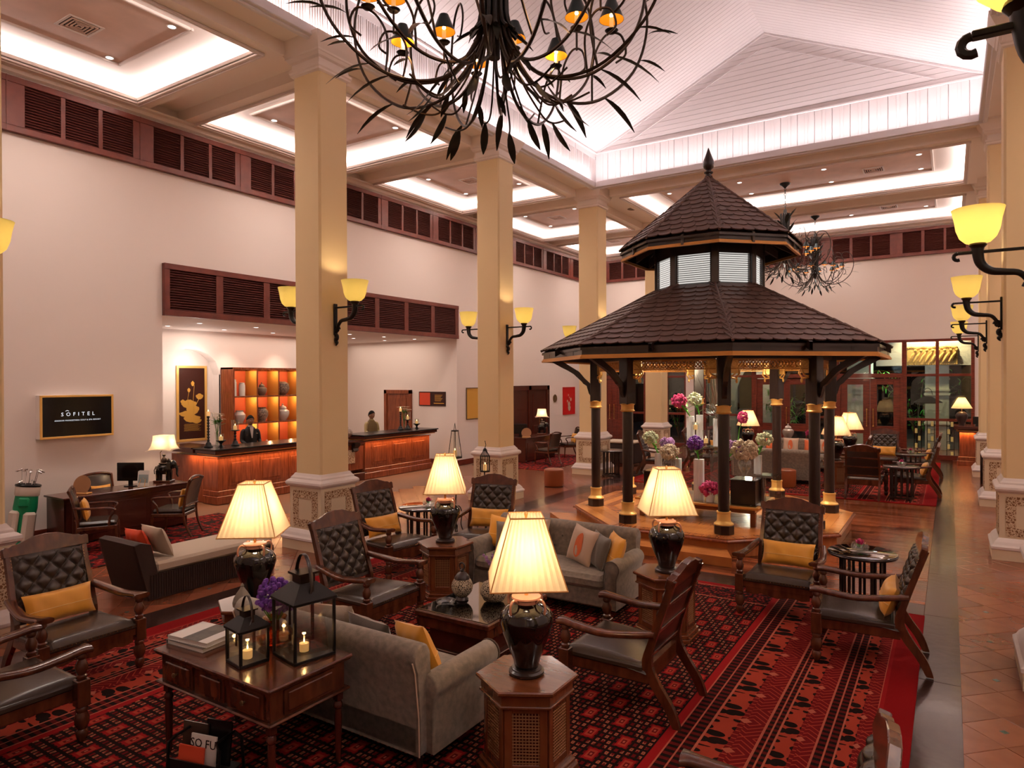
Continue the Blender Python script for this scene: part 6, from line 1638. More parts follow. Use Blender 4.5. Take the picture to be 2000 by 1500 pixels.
def tubejar(x, y, z, r, h, lab):
    t = thing('cylinder_jar', lab, 'jar', (x, y, z)); obj('body', MB().lathe([(r, 0), (r*1.02, h*.82), (r*.8, h*.88)], 20), 'white_gloss', t); obj('lid', MB().lathe([(r*.85, h*.88), (r*.85, h*.97), (r*.6, h)], 20), 'white_gloss', t)
x, y, z = onshelf(0, 3); tubejar(x, y-.16, z, .065, .42, 'tall white cylinder jar at the top left of the lit shelf'); tubejar(x, y+.08, z, .075, .34, 'shorter white cylinder jar at the top left of the lit shelf')
x, y, z = onshelf(1, 3); lidjar('pedestal_jar', x, y, z, .19, 'jar_speck', 'pedestal jar with pointed lid in the top middle compartment')
x, y, z = onshelf(2, 3); t = thing('round_vase', 'round brown and silver vase in the top right compartment', 'vase', (x, y, z)); obj('body', MB().lathe([(.07, 0), (.14, .06), (.185, .18), (.15, .31), (.07, .36), (.06, .36), (.10, .30)], 26, cap=False), 'jar_speck', t)
x, y, z = onshelf(0, 2); t = thing('wide_jar', 'white wide-necked jar behind the head of the first receptionist', 'jar', (x, y, z)); obj('body', MB().lathe([(.08, 0), (.14, .12), (.15, .20), (.09, .28), (.10, .31), (.08, .31)], 22, cap=False), 'white_gloss', t)
x, y, z = onshelf(1, 2); t = thing('mottled_jar', 'brown mottled jar in the middle compartment of the lit shelf', 'jar', (x, y, z)); obj('body', MB().lathe([(.09, 0), (.10, .04), (.165, .16), (.16, .27), (.10, .34), (.11, .37), (.09, .37)], 24, cap=False), 'jar_speck', t)
x, y, z = onshelf(2, 2); lidjar('ginger_jar', x, y, z, .25, 'white_gloss', 'white ginger jar in the middle right compartment of the lit shelf')
x, y, z = onshelf(1, 1); t = thing('stacked_figurine', 'small white stacked figurine beside the first receptionist', 'figurine', (x, y+.15, z)); obj('body', MB().lathe([(.05, 0), (.03, .04), (.045, .07), (.025, .11), (.035, .14), (.012, .18)], 14), 'white_gloss', t)
def carved_lamp(x, y, z, lab):
    t = thing('pierced_jar', lab, 'jar', (x, y, z)); obj('foot', MB().lathe([(.10, 0), (.06, .03), (.09, .06)], 18), 'copper_glaze', t)
    obj('body', MB().lathe([(.09, .06), (.17, .14), (.18, .20), (.14, .27), (.09, .30), (.07, .34)], 24), 'jar_speck', t); obj('lid', MB().lathe([(.06, .34), (.05, .38), (.02, .44), (.004, .52)], 16), 'copper_glaze', t)
carved_lamp(-12.95, 11.30, 1.042, 'pierced red and white jar on the counter, left of the first column'); carved_lamp(-12.95, 12.30, 1.042, 'pierced red and white jar on the counter, before the second receptionist')
# counter-top candle stands and flowers
def candlestand(x, y, h, lab, glass=True, zz=1.162):
    t = thing('candle_stand', lab, 'candle holder', (x, y, zz))
    pr = [(.085, 0), (.09, .02), (.06, .05), (.055, .08), (.022, .12), (.03, .14), (.018, .17)]
    z = .17
    while z < h-.06: pr += [(.016, z+.02), (.032, z+.04), (.016, z+.06)]; z += .06
    pr += [(.02, h-.03), (.10 if glass else .03, h-.012), (.10 if glass else .03, h)]
    obj('stand', MB().lathe(pr, 18), 'black_iron', t)
    obj('candle', MB().lathe([(.035, h), (.036, h+.09), (.02, h+.095)], 14), 'candle_wax', t); obj('flame', MB().lathe([(.001, h+.095), (.009, h+.11), (.001, h+.135)], 8), 'flame', t)
    if glass: obj('hurricane_glass', MB().lathe([(.075, h), (.08, h+.22), (.077, h+.22), (.072, h+.005)], 22, cap=False), 'glass', t)
def candlebowl(x, y, lab, zz=1.162):
    t = thing('candle_bowl', lab, 'candle holder', (x, y, zz)); obj('bowl', MB().lathe([(.07, 0), (.03, .03), (.025, .07), (.06, .11), (.10, .13), (.10, .145), (.02, .12)], 20, cap=False), 'black_iron', t); obj('candle', MB().lathe([(.04, .12), (.042, .22), (.02, .225)], 14), 'candle_wax', t); obj('flame', MB().lathe([(.001, .225), (.009, .24), (.001, .262)], 8), 'flame', t)
    obj('glass', MB().lathe([(.055, .13), (.06, .28), (.057, .28), (.052, .13)], 18, cap=False), 'glass', t)
def lilies(x, y, lab, zz=1.162, h=.42):
    t = thing('lily_vase', lab, 'vase', (x, y, zz)); obj('vase', MB().lathe([(.04, 0), (.045, .02), (.03, .12), (.05, .30), (.047, .30), (.026, .12), (.035, .02)], 18, cap=False), 'glass', t); rr = random.Random(int(x*-100)); s = MB(); g = MB(); w_ = MB()
    for k in range(9):
        a = k*2.4; r_ = .05+.10*rr.random(); P = spline([(0, 0, .03), (r_*.2*math.cos(a), r_*.2*math.sin(a), .3), (r_*math.cos(a), r_*math.sin(a), h+.16*rr.random())], 4); s.tube(P, .004, 5); p = P[-1]
        for q in range(6): b = q*PI/3+k; w_.leaf(p, (math.cos(b), math.sin(b), .5), .10, .035, curl=.5)
        for q in range(4): g.leaf(P[-3], (rr.gauss(0, 1), rr.gauss(0, 1), .6), .13, .03)
    obj('stem', s, 'leaf_green', t); stuff(obj('leaf', g, 'leaf_green', t)); stuff(obj('lily', w_, 'cream_petal', t))
candlestand(-13.15, 8.62, .66, 'tall black turned candle stand at the left end of the counter', False); candlebowl(-12.98, 8.80, 'low black candle bowl at the left end of the counter'); candlestand(-12.98, 9.14, .34, 'black candle stand with wide glass on the left counter'); lilies(-13.20, 8.86, 'glass vase of white lilies at the left end of the counter', h=.56)
candlestand(-13.02, 14.45, .52, 'tall black turned candle stand at the right end of the counter', False); candlestand(-13.02, 14.75, .28, 'black candle stand with wide glass on the right counter'); candlebowl(-13.0, 15.12, 'low black candle bowl at the right end of the counter'); lilies(-13.18, 14.78, 'glass vase of white lilies at the right end of the counter', h=.52)
# paintings
def frame_pic(nm, lab, M4, w_, h, fm, pm_, fw=.04, d=.03, cat='picture'):
    """local x along the wall, z up, front towards local -y"""
    t = bpy.data.objects.new(nm, None); COL.objects.link(t); t.matrix_world = M4; tag(t, lab, cat)
    f = MB()
    for (a, c, e, g) in rects_minus(-w_/2, w_/2, 0, h, [(-w_/2+fw, w_/2-fw, fw, h-fw)]): f.box(a, c, -d, 0, e, g, .004)
    obj('frame', f, fm, t); obj('picture_panel', B(-w_/2+fw, w_/2-fw, -d*.5, 0, fw, h-fw), pm_, t); return t
mat('dark_lacquer', (.045, .012, .008), .3); mat('gold_leaf', (.75, .42, .08), .4, .4)
toL = lambda x, y, z: Matrix(((0, -1, 0, x), (1, 0, 0, y), (0, 0, 1, z), (0, 0, 0, 1)))   # local x -> +Y, front -> +X
t = frame_pic('lotus_painting', 'tall gilt-framed dark panel with golden lotus, in the lit niche', toL(RX-.29, 9.86, 1.08), .80, 1.86, 'gold', 'dark_lacquer', .06)
m = MB(); rr = random.Random(1)
def flat_leaf(m, cx, cz, rx, rz_, n=14, wob=.12):
    P = [(cx+rx*math.cos(a)*(1+wob*math.sin(5*a)), cz+rz_*math.sin(a)*(1+wob*math.cos(4*a))) for a in [2*PI*k/n for k in range(n)]]
    m.add([(cx, -.019, cz)]+[(p[0], -.018, p[1]) for p in P], [(0, 1+k, 1+(k+1) % n) for k in range(n)])
for (cx, cz, rx, rz_) in ((-.08, .92, .20, .10), (.02, .78, .17, .12), (-.14, .68, .20, .07), (0, .56, .22, .09), (.20, 1.10, .10, .07), (-.24, .98, .06, .05), (.02, 1.42, .045, .06), (-.08, 1.26, .04, .05), (.12, .50, .13, .06)): flat_leaf(m, cx, cz, rx, rz_)
for (a, b) in (((.04, .6), (.06, 1.38)), ((-.1, .9), (-.08, 1.22)), ((.05, .7), (.19, 1.06))): m.tube([(a[0], -.018, a[1]), ((a[0]+b[0])/2-.02, -.018, (a[1]+b[1])/2), (b[0], -.018, b[1])], .005, 4)
for k in range(10): m.box(-.22+.02*rr.random(), .15+.1*rr.random(), -.019, -.017, .26+k*.018, .265+k*.018)
obj('golden_lotus', m, 'gold_leaf', t)
toS = lambda x, y, z: Matrix.Translation((x, y, z))
t = frame_pic('notice_panel', 'dark framed poster with a red image and small lettering, right of the recess door', toS(-13.34, RY1-.002, 1.77), 1.05, .44, 'dark_wood', 'dark_lacquer', .018, .02)
obj('red_image', B(-.50, -.08, -.012, -.010, .03, .41), 'red_cloth', t)
tx = MB()
for k in range(6): tx.box(.10, .40-.03*(k % 3), -.0115, -.0105, .33-k*.035, .342-k*.035)
tx.box(.06, .46, -.0115, -.0105, .075, .10); obj('lettering_lines', tx, 'gold_leaf', t)
# recess door
d = ssetting('door_4'); X_0, X_1 = -15.30, -14.15
struct('door_frame', B(X_0, X_0+.11, RY1-.06, RY1+.0, 0, 2.26, .004).box(X_1-.11, X_1, RY1-.06, RY1, 0, 2.26, .004).box(X_0, X_1, RY1-.06, RY1, 2.14, 2.26, .004), 'desk_wood', d)
struct('door_leaf', B(X_0+.11, X_1-.11, RY1-.02, RY1-.005, 0, 2.14).box(X_0+.22, X_1-.22, RY1-.035, RY1-.018, 1.0, 2.0, .01).box(X_0+.22, X_1-.22, RY1-.035, RY1-.018, .15, .85, .01), 'desk_wood', d); struct('door_handle', MB().tube([(X_1-.17, RY1-.07, 1.05), (X_1-.27, RY1-.07, 1.03)], .012, 6).box(X_1-.19, X_1-.15, RY1-.07, RY1-.02, 1.0, 1.1), 'brass', d)
# wall sign screen
t = bpy.data.objects.new('sign_screen', None); COL.objects.link(t); t.matrix_world = toL(WX, 5.66, 1.625); tag(t, 'black gilt-framed screen box with white lettering on the left wall', 'screen')
w2 = .57
obj('box', B(-w2, w2, -.14, 0, 0, .71, .004), 'wall_paint', t); f = MB()
for (a, c, e, g) in rects_minus(-w2, w2, 0, .71, [(-w2+.035, w2-.035, .035, .675)]): f.box(a, c, -.155, -.13, e, g, .004)
obj('frame', f, 'gold', t); obj('screen', B(-w2+.035, w2-.035, -.145, -.139, .035, .675), 'screen_black', t)
F2 = lambda z: Matrix.Translation((.0, -.1465, z)) @ Matrix.Rotation(PI/2, 4, 'X')
text_obj('lettering', 'SOFITEL', .085, 'screen_text', t, F2(.39), .0006, 1.85); o = obj('lettering', MB().add([(-.030, -.147, .445), (0, -.147, .462), (.03, -.147, .445), (.022, -.147, .442), (0, -.147, .454), (-.022, -.147, .442)], [(0, 5, 4, 1), (1, 4, 3, 2)]), 'screen_text', t); o.location = (-.168, 0, 0)
text_obj('lettering', 'ANGKOR PHOKEETHRA GOLF & SPA RESORT', .032, 'screen_text', t, F2(.29), .0004, 1.12)
# far-left wall: doors, roundels, pictures
d = ssetting('door_5'); fr = MB(); 
for a in (19.1, 20.38, 21.66): fr.box(WX, WX+.07, a-.09, a+.09, 0, 2.36, .006)
fr.box(WX, WX+.07, 19.0, 21.75, 2.20, 2.36, .006); struct('door_frame', fr, 'desk_dark', d)
for a in (19.19, 20.47): struct('door_leaf', B(WX, WX+.03, a, a+1.1, 0, 2.2).box(WX+.03, WX+.045, a+.15, a+.95, 1.1, 2.05, .01).box(WX+.03, WX+.045, a+.15, a+.95, .15, .95, .01), 'desk_dark', d)
for y, lb in ((18.72, 'small bronze wall roundel left of the twin doors'), (22.25, 'small bronze wall roundel right of the twin doors')):
    t = thing('wall_roundel', lb, 'ornament', (WX, y, 1.87)); m = MB(); m.T = Matrix.Rotation(PI/2, 4, 'Y'); m.lathe([(.14, 0), (.15, .015), (.13, .03), (.11, .02), (.05, .022), (.0001, .035)], 24); obj('disc', m, 'bronze_disc', t)
t = frame_pic('red_painting', 'red lacquer painting with pale flowers on the far left wall', toL(WX, 23.35, 1.22), .98, 1.06, 'red_lacquer', 'red_lacquer', .02)
m = MB()
for (cx, cz, r) in ((-.05, .75, .04), (.03, .66, .03), (.15, .58, .07), (-.13, .52, .05), (0, .40, .10), (.02, .25, .11)): flat_leaf(m, cx, cz, r, r)
obj('pale_flowers', m, 'peach_silk', t)
t = frame_pic('brown_painting', 'brown and gold painting partly hidden behind the second left column', toL(WX, 17.1, 1.35), .8, .98, 'bronze_disc', 'gold_leaf', .03)

# ================================================================ desks
def desk(x, y, rz, L_, lab, H=.76):
    t = thing('desk', lab, 'desk', (x, y, .012), rz)         # long side along local x, front (visitors) towards local -y
    obj('desktop', B(-L_/2, L_/2, -.32, .32, H-.03, H, .006), 'desk_dark', t); obj('front_panel', B(-L_/2+.04, L_/2-.04, -.28, -.26, .04, H-.03).box(-L_/2+.04, L_/2-.04, -.29, -.25, H-.10, H-.03, .004), 'desk_dark', t)
    for s in (-1, 1): obj('side_panel', B(s*(L_/2-.04)-.012, s*(L_/2-.04)+.012, -.28, .28, .04, H-.03), 'desk_dark', t)
    for k in range(3): a = -L_/2+.10+(L_-.2)*k/3; obj('raised_panel', B(a+.04, a+(L_-.2)/3-.04, -.292, -.28, .14, H-.16, .008), 'desk_dark', t)
    for s in (-1, 1): obj('foot', MB().box(s*(L_/2-.06)-.04, s*(L_/2-.06)+.04, -.29, .29, 0, .05, .008), 'desk_dark', t)
    return t
def make_deskchair():
    t = thing('desk_armchair', 'x', 'armchair'); 
    m = MB(); m.box(-.26, .26, -.26, .24, .385, .46, .03); m.sm = [True]*len(m.sm); obj('seat_cushion', m, 'leather', t, angle=1.2); obj('seat_frame', B(-.27, .27, -.27, .25, .33, .39, .01), 'chair_wood', t)
    for s in (-1, 1):
        obj('front_leg', MB().tube([(s*.25, -.25, .38), (s*.255, -.26, .2), (s*.245, -.27, 0)], [.026, .022, .015], 8), 'chair_wood', t)
        obj('rear_leg', MB().tube(spline([(s*.23, .36, 0), (s*.24, .27, .2), (s*.245, .24, .42), (s*.245, .27, .65), (s*.25, .34, .92)], 4), .02, 8), 'chair_wood', t)
        obj('armrest', MB().tube(spline([(s*.25, .29, .68), (s*.29, .10, .66), (s*.30, -.15, .655), (s*.295, -.24, .62), (s*.27, -.18, .52), (s*.26, -.16, .39)], 5), .018, 8), 'chair_wood', t)
    m = MB(); 
    def bk(u, v): a = (u-.5)*2; return (.235*a, .262+.10*v*v*1.0+.0-.03*(1-a*a), .50+.42*v)
    for s in (-.012, .012): m.grid(lambda u, v, s=s: (bk(u, v)[0], bk(u, v)[1]+s, bk(u, v)[2]), 10, 8, flip=s < 0)
    obj('back_pad', m, 'leather', t)
    obj('crest_rail', MB().tube(spline([(-.26, .35, .92), (-.14, .335, .955), (0, .33, .965), (.14, .335, .955), (.26, .35, .92)], 4), .022, 8).tube([(-.245, .265, .50), (0, .24, .50), (.245, .265, .50)], .018, 8), 'chair_wood', t)
    return t
DC = make_deskchair(); GD = 'armchairs at the two desks'
desk(-11.68, 6.05, -PI/2+PI, 2.05, 'long dark desk with a computer by the left wall')
desk(-11.25, 18.75, PI/2, 1.9, 'dark desk in front of the far twin doors')
def deskchair(x, y, d, lab, cush=None):
    a = math.radians(d); place(DC, USED, (x, y, .013), a, lab, GD)
    if cush:
        dx, dy = rot2(0, .13, a); c = cushion('yellow', x+dx, y+dy, .475, d, .2, cush); c.scale = (.8, .8, .8)
deskchair(-10.85, 6.50, -55, 'desk armchair with yellow cushion at the right of the left-wall desk', 'yellow cushion on the right-hand chair of the left-wall desk')
deskchair(-10.90, 5.30, 150, 'desk armchair seen from behind beside the golf bag', 'yellow cushion on the desk chair beside the golf bag')
deskchair(-12.04, 6.0, 90, 'desk armchair behind the left-wall desk under the wall sign', 'yellow cushion on the chair behind the left-wall desk')
deskchair(-10.30, 18.0, -100, 'far desk armchair seen from behind at the far desk'); deskchair(-10.6, 20.0, -40, 'far desk armchair with yellow cushion at the far desk', 'yellow cushion on the far desk armchair')
DZt = .774
def elephant_lamp(x, y, z, lab, s=1.):
    t = thing('elephant_lamp', lab, 'lamp', (x, y, z), .6); t.scale = (s, s, s)
    obj('base', B(-.13, .13, -.09, .09, 0, .03, .006), 'chair_wood', t)
    m = MB(); m.sphere((0, 0, .20), .10, 18, 12, (1.25, .72, .85)); m.sphere((.13, 0, .27), .062, 14, 10, (1, .8, 1.1)); m.tube([(.17, 0, .27), (.20, 0, .20), (.195, 0, .12), (.215, 0, .08)], [.028, .020, .014, .010], 8)
    for sx in (-.075, .075):
        for sy in (-.04, .04): m.tube([(sx, sy, .18), (sx, sy, .03)], [.034, .028], 8)
    for sy in (-1, 1): m.add([(.12, sy*.045, .32), (.08, sy*.095, .30), (.075, sy*.085, .22), (.12, sy*.05, .21)], [(0, 1, 2, 3)]); m.tube([(.17, sy*.03, .24), (.22, sy*.035, .235)], [.008, .004], 6)
    m.tube([(-.12, 0, .24), (-.15, 0, .18), (-.145, 0, .12)], .008, 5); obj('elephant', m, 'black_glaze', t)
    r = MB(); r.sphere((0, 0, .33), .04, 10, 8, (1, 1, 1.4)); r.sphere((0, 0, .41), .024, 10, 8); r.sphere((.06, 0, .33), .03, 8, 6, (1, 1, 1.2)); r.box(-.06, .07, -.05, .05, .275, .295, .006); obj('rider', r, 'pot_dark', t)
    obj('stem', MB().tube([(-.06, .03, .28), (-.07, .03, .45), (.0, 0, .52), (0, 0, .62)], .006, 6), 'brass', t)
    sh = MB(); pr = [(.20, .50), (.165, .515), (.135, .56), (.118, .64), (.112, .72)]
    V = []; F = []; n = 4*6
    for rr_, z_ in pr:
        for q in range(4):
            for k in range(6):
                u = -1+2*k/6; a = q*PI/2; X, Y = rr_*u, -rr_*(1-.08*(1-u*u)*(1 if z_ < .55 else .2)); V.append((X*math.cos(a)-Y*math.sin(a), X*math.sin(a)+Y*math.cos(a), z_-(.0 if z_ > .55 else .02*abs(u)**3)))
    for i in range(len(pr)-1):
        for k in range(n): F.append((i*n+k, i*n+(k+1) % n, (i+1)*n+(k+1) % n, (i+1)*n+k))
    sh.add(V, F, True); obj('lamp_shade', sh, 'lamp_shade_white', t, angle=.5)
    light('POINT', 'lamp_light', (x, y, z+.60*s), 4, (1, .7, .42), radius=.04)
elephant_lamp(-11.72, 6.82, DZt, 'lamp with black elephant base and flared cream shade on the left desk', 1.15); elephant_lamp(-11.3, 19.4, DZt, 'lamp with black elephant base on the far desk', 1.15)
def monitor(x, y, rz, lab):
    t = thing('computer_monitor', lab, 'monitor', (x, y, DZt), rz); obj('foot', MB().lathe([(.11, 0), (.11, .012), (.03, .02)], 20, squash=.7), 'black_plastic', t); obj('neck', B(-.03, .03, -.02, .02, .01, .14), 'black_plastic', t); obj('bezel', B(-.22, .22, -.02, .02, .09, .40, .006), 'black_plastic', t); obj('screen', B(-.20, .20, -.023, -.02, .11, .38), 'screen_black', t)
monitor(-11.75, 6.25, math.radians(35), 'black computer monitor on the left desk'); monitor(-11.4, 18.2, math.radians(30), 'black computer monitor on the far desk')
t = thing('photo_card', 'printed card with a picture on a small easel beside the monitor', 'card', (-11.52, 6.33, DZt), math.radians(30)); o = obj('card', B(-.10, .10, -.003, .003, .01, .27), 'paper', t); o.rotation_euler = (-.15, 0, 0); obj('picture', B(-.085, .085, -.0035, -.003, .06, .20), 'leaf_grey', o); obj('easel', MB().tube([(-.05, -.04, 0), (-.04, .01, .12)], .005, 5).tube([(.05, -.04, 0), (.04, .01, .12)], .005, 5).tube([(0, .10, 0), (0, .01, .14)], .005, 5), 'pale_wood', t)
def gong(x, y, lab):
    t = thing('round_fan', lab, 'ornament', (x, y, DZt), .4); m = MB(); m.T = Matrix.Translation((0, 0, .135)) @ Matrix.Rotation(PI/2-.25, 4, 'X') ; m.lathe([(.0001, -.02), (.10, -.012), (.15, 0), (.155, .012), (.10, .012), (.0001, .012)], 28); obj('woven_disc', m, 'cane', t); obj('base', B(-.13, .13, -.06, .06, 0, .02, .004), 'pale_wood', t)
gong(-11.62, 5.42, 'round woven tray on a pale base at the left end of the desk'); gong(-11.1, 18.1, 'round woven tray on the far desk')
# golf bag
t = thing('golf_bag', 'green and white golf bag with clubs beside the desk', 'golf bag', (-12.02, 4.70, 0), .35); t.rotation_euler = (-.12, .06, .5)
obj('bag_body', MB().lathe([(.135, .02), (.145, .10), (.14, .45), (.16, .62), (.15, .80)], 22), 'green_bag', t); obj('bag_collar', MB().lathe([(.155, .80), (.165, .82), (.165, .93), (.155, .95)], 22), 'white_bag', t)
obj('top_cuff', MB().tube([(.15*math.cos(a), .15*math.sin(a), .96) for a in [k*PI/12 for k in range(24)]], .025, 8, closed=True), 'black_plastic', t)
for k, (a, z0, z1) in enumerate(((-1.9, .12, .58), (-.4, .10, .56))):
    m = MB(); m.T = Matrix.Rotation(a, 4, 'Z'); m.box(.10, .20, -.09, .09, z0, z1, .035); m.sm = [True]*len(m.sm); obj('pocket', m, 'white_bag', t, angle=1.2)
m = MB(); m.T = Matrix.Rotation(-1.1, 4, 'Z'); m.box(.12, .19, -.07, .07, .64, .78, .02); obj('pocket', m, 'green_bag', t)
for k in range(7):
    a = k*.9; r_ = .07; c = MB(); x, y = r_*math.cos(a), r_*math.sin(a); h = 1.12+.10*math.sin(k*2.1)+(.08 if k % 3 == 0 else 0); c.tube([(x, y, .85), (x*1.6, y*1.6, h)], .006, 6); o = obj('club_shaft', c, 'chrome', t)
    hd = MB(); hd.T = Matrix.Translation((x*1.6, y*1.6, h)) @ Matrix.Rotation(a, 4, 'Z') @ Matrix.Rotation(.5, 4, 'Y'); hd.sphere((.04, 0, 0), .035, 12, 8, (1.6, .8, .55)); obj('club_head', hd, 'chrome', o)
# lantern stands between the chairs
def lantern_stand(x, y, h, lab, kind):
    t = thing('lantern_stand', lab, 'lantern', (x, y, 0))
    obj('stand', MB().tube(spline([(0, 0, .02), (0, 0, .4), (.02, 0, h*.6), (-.01, 0, h-.05), (.0, 0, h)], 6), .011, 7), 'black_iron', t)
    m = MB()
    for k in range(3):
        a = k*2*PI/3; m.T = Matrix.Rotation(a, 4, 'Z'); m.tube(spline([(0, 0, .42), (.08, 0, .46), (.14, 0, .36), (.12, 0, .16), (.20, 0, .02), (.25, 0, .04), (.23, 0, .09)], 5), .010, 6)
    obj('scroll_feet', m, 'black_iron', t)
    if kind == 0:
        c = MB(); c.box(-.085, .085, -.085, .085, h, h+.03, .003); T0 = h+.03; 
        for sx in (-1, 1):
            for sy in (-1, 1): c.tube([(sx*.08, sy*.08, T0), (sx*.04, sy*.04, T0+.42)], .006, 5)
        c.box(-.045, .045, -.045, .045, T0+.42, T0+.44); c.tube([(-.02, 0, T0+.44), (0, 0, T0+.56), (.02, 0, T0+.44)], .006, 5); obj('cage', c, 'black_iron', t)
        g = MB()
        for q in range(4): g.T = Matrix.Rotation(q*PI/2, 4, 'Z'); g.add([(-.078, -.078, T0), (.078, -.078, T0), (.04, -.04, T0+.42), (-.04, -.04, T0+.42)], [(0, 1, 2, 3)])
        obj('glass', g, 'glass', t)
    else:
        T0 = h+.02; c = MB(); c.lathe([(.085, h), (.085, T0)], 16)
        for k in range(12): a = k*PI/6; c.tube([(.08*math.cos(a), .08*math.sin(a), T0), (.08*math.cos(a), .08*math.sin(a), T0+.24), (.03*math.cos(a), .03*math.sin(a), T0+.33)], .004, 5)
        c.lathe([(.085, T0+.24), (.085, T0+.25)], 16).lathe([(.03, T0+.33), (.04, T0+.34), (.02, T0+.37), (.005, T0+.38)], 12).tube([(0, 0, T0+.38), (.02, 0, T0+.43), (0, 0, T0+.50)], .006, 5); obj('cage', c, 'black_iron', t)
    obj('candle', MB().lathe([(.03, T0), (.031, T0+.10), (.02, T0+.103)], 12), 'candle_wax', t); obj('flame', MB().lathe([(.001, T0+.104), (.008, T0+.118), (.001, T0+.14)], 8), 'flame', t)
lantern_stand(-6.95, 9.05, 1.25, 'tapering glass lantern on a scrolled iron stand, left of two', 0); lantern_stand(-6.55, 9.35, 1.02, 'round wire cage lantern on an iron stand, right of two', 1)
# counter and lamp at the right end
t = thing('porter_counter', 'small lit wooden counter at the far right beside the glass wall', 'counter', (.62, 24.35, 0))
obj('body', B(-.38, .8, -.45, .45, .26, .98, .004), 'desk_wood', t); obj('plinth', B(-.44, .8, -.5, .5, 0, .14, .01).box(-.41, .8, -.48, .48, .14, .26, .01), 'desk_wood', t); obj('pale_moulding', B(-.46, .8, -.53, .53, 1.0, 1.03, .006), 'pale_wood', t); obj('countertop', B(-.52, .8, -.6, .6, 1.06, 1.16, .006), 'desk_dark', t); obj('frieze', B(-.42, .8, -.5, .5, .98, 1.06), 'desk_dark', t)
light('AREA', 'counter_strip', (.20, 23.86, .97), 4, (1, .45, .15), (0, 0, 0), .8, .02)
t = thing('counter_lamp', 'orange-shaded lamp on a dark jar on the far right counter', 'lamp', (.30, 24.3, 1.16)); obj('jar', MB().lathe([(.07, 0), (.085, .06), (.15, .22), (.16, .30), (.12, .37), (.07, .40)], 24), 'pot_dark', t); obj('lamp_shade', MB().lathe([(.27, .50), (.09, .82)], 28, cap=False), 'lamp_shade', t); obj('stem', MB().lathe([(.01, .40), (.01, .8)], 8), 'brass', t); light('POINT', 'lamp_light', (.30, 24.3, 1.80), 5, (1, .55, .22), radius=.05)
monitor(.66, 24.1, PI, 'small black monitor on the far right counter').__class__ if False else None
t = thing('computer_monitor', 'small black monitor on the far right counter', 'monitor', (.72, 24.1, 1.16), -.5); obj('bezel', B(-.16, .16, -.02, .02, .04, .27, .006), 'black_plastic', t); obj('foot', B(-.08, .08, -.05, .05, 0, .04), 'black_plastic', t)
# bench by the right columns
t = thing('bench', 'dark upholstered bench standing between the right-hand columns', 'bench', (1.0, 19.3, 0)); obj('seat', B(-.32, .32, -.7, .7, .36, .46, .02), 'beige_cloth', t); obj('frame', B(-.34, .34, -.72, .72, .28, .36).box(-.38, -.30, -.74, -.66, 0, .72, .006).box(.30, .38, -.74, -.66, 0, .72, .006).box(-.38, -.30, .66, .74, 0, .72, .006).box(.30, .38, .66, .74, 0, .72, .006), 'dark_wood', t)
# dark chaise / tub seats behind the left posts
t = thing('tub_sofa', 'dark low sofa with pale top edge behind the leftmost pavilion posts', 'sofa', (-8.2, 18.9, 0)); obj('shell', B(-.48, .48, -.35, .35, .08, .68, .03), 'wicker', t); obj('top_pad', B(-.5, .5, -.37, .37, .68, .74, .02), 'beige_cloth', t)
for sx in (-1, 1):
    for sy in (-1, 1): obj('foot', B(sx*.42-.03, sx*.42+.03, sy*.3-.03, sy*.3+.03, 0, .08), 'dark_wood', t)
# ================================================================ people
def skin_body(name, verts, edges, radii, matn, parent, sub=2):
    me = bpy.data.meshes.new(name); me.from_pydata([tuple(v) for v in verts], edges, []); o = bpy.data.objects.new(name, me); COL.objects.link(o)
    sk = o.modifiers.new('skin', 'SKIN'); sk.use_smooth_shade = True; ss = o.modifiers.new('sub', 'SUBSURF'); ss.levels = sub; ss.render_levels = sub
    for i, r in enumerate(radii):
        v = me.skin_vertices[0].data[i]; v.radius = r if isinstance(r, tuple) else (r, r); v.use_root = (i == 0)
    bpy.context.view_layer.update(); dg = bpy.context.evaluated_depsgraph_get(); ev = o.evaluated_get(dg); nm = bpy.data.meshes.new_from_object(ev)
    bpy.data.objects.remove(o); nm.materials.clear(); nm.materials.append(M[matn]); 
    for p in nm.polygons: p.use_smooth = True
    o2 = bpy.data.objects.new(name, nm); COL.objects.link(o2); o2.parent = parent; return o2
def hand(parent, wrist, fwd, matn='skin'):
    """palm, four fingers and a thumb; fwd is the pointing direction, slightly curled down"""
    f = Vector(fwd).normalized(); s = f.cross(Vector((0, 0, 1))).normalized(); u = s.cross(f); w_ = Vector(wrist); m = MB()
    m.tube([w_, w_+f*.04, w_+f*.085], [.024, .032, .034], 10, flat=.5)
    for k, L_ in enumerate((.062, .075, .078, .06)):
        b = w_+f*.08+s*(-.027+.018*k); m.tube([b, b+f*L_*.5-u*.004, b+f*L_*.8-u*.018, b+f*L_-u*.034], [.0095, .009, .0085, .006], 8)
    b = w_+f*.03-s*.028; m.tube([b, b+f*.03-s*.022-u*.006, b+f*.058-s*.024-u*.016], [.012, .011, .008], 8)
    obj('hand', m, matn, parent)
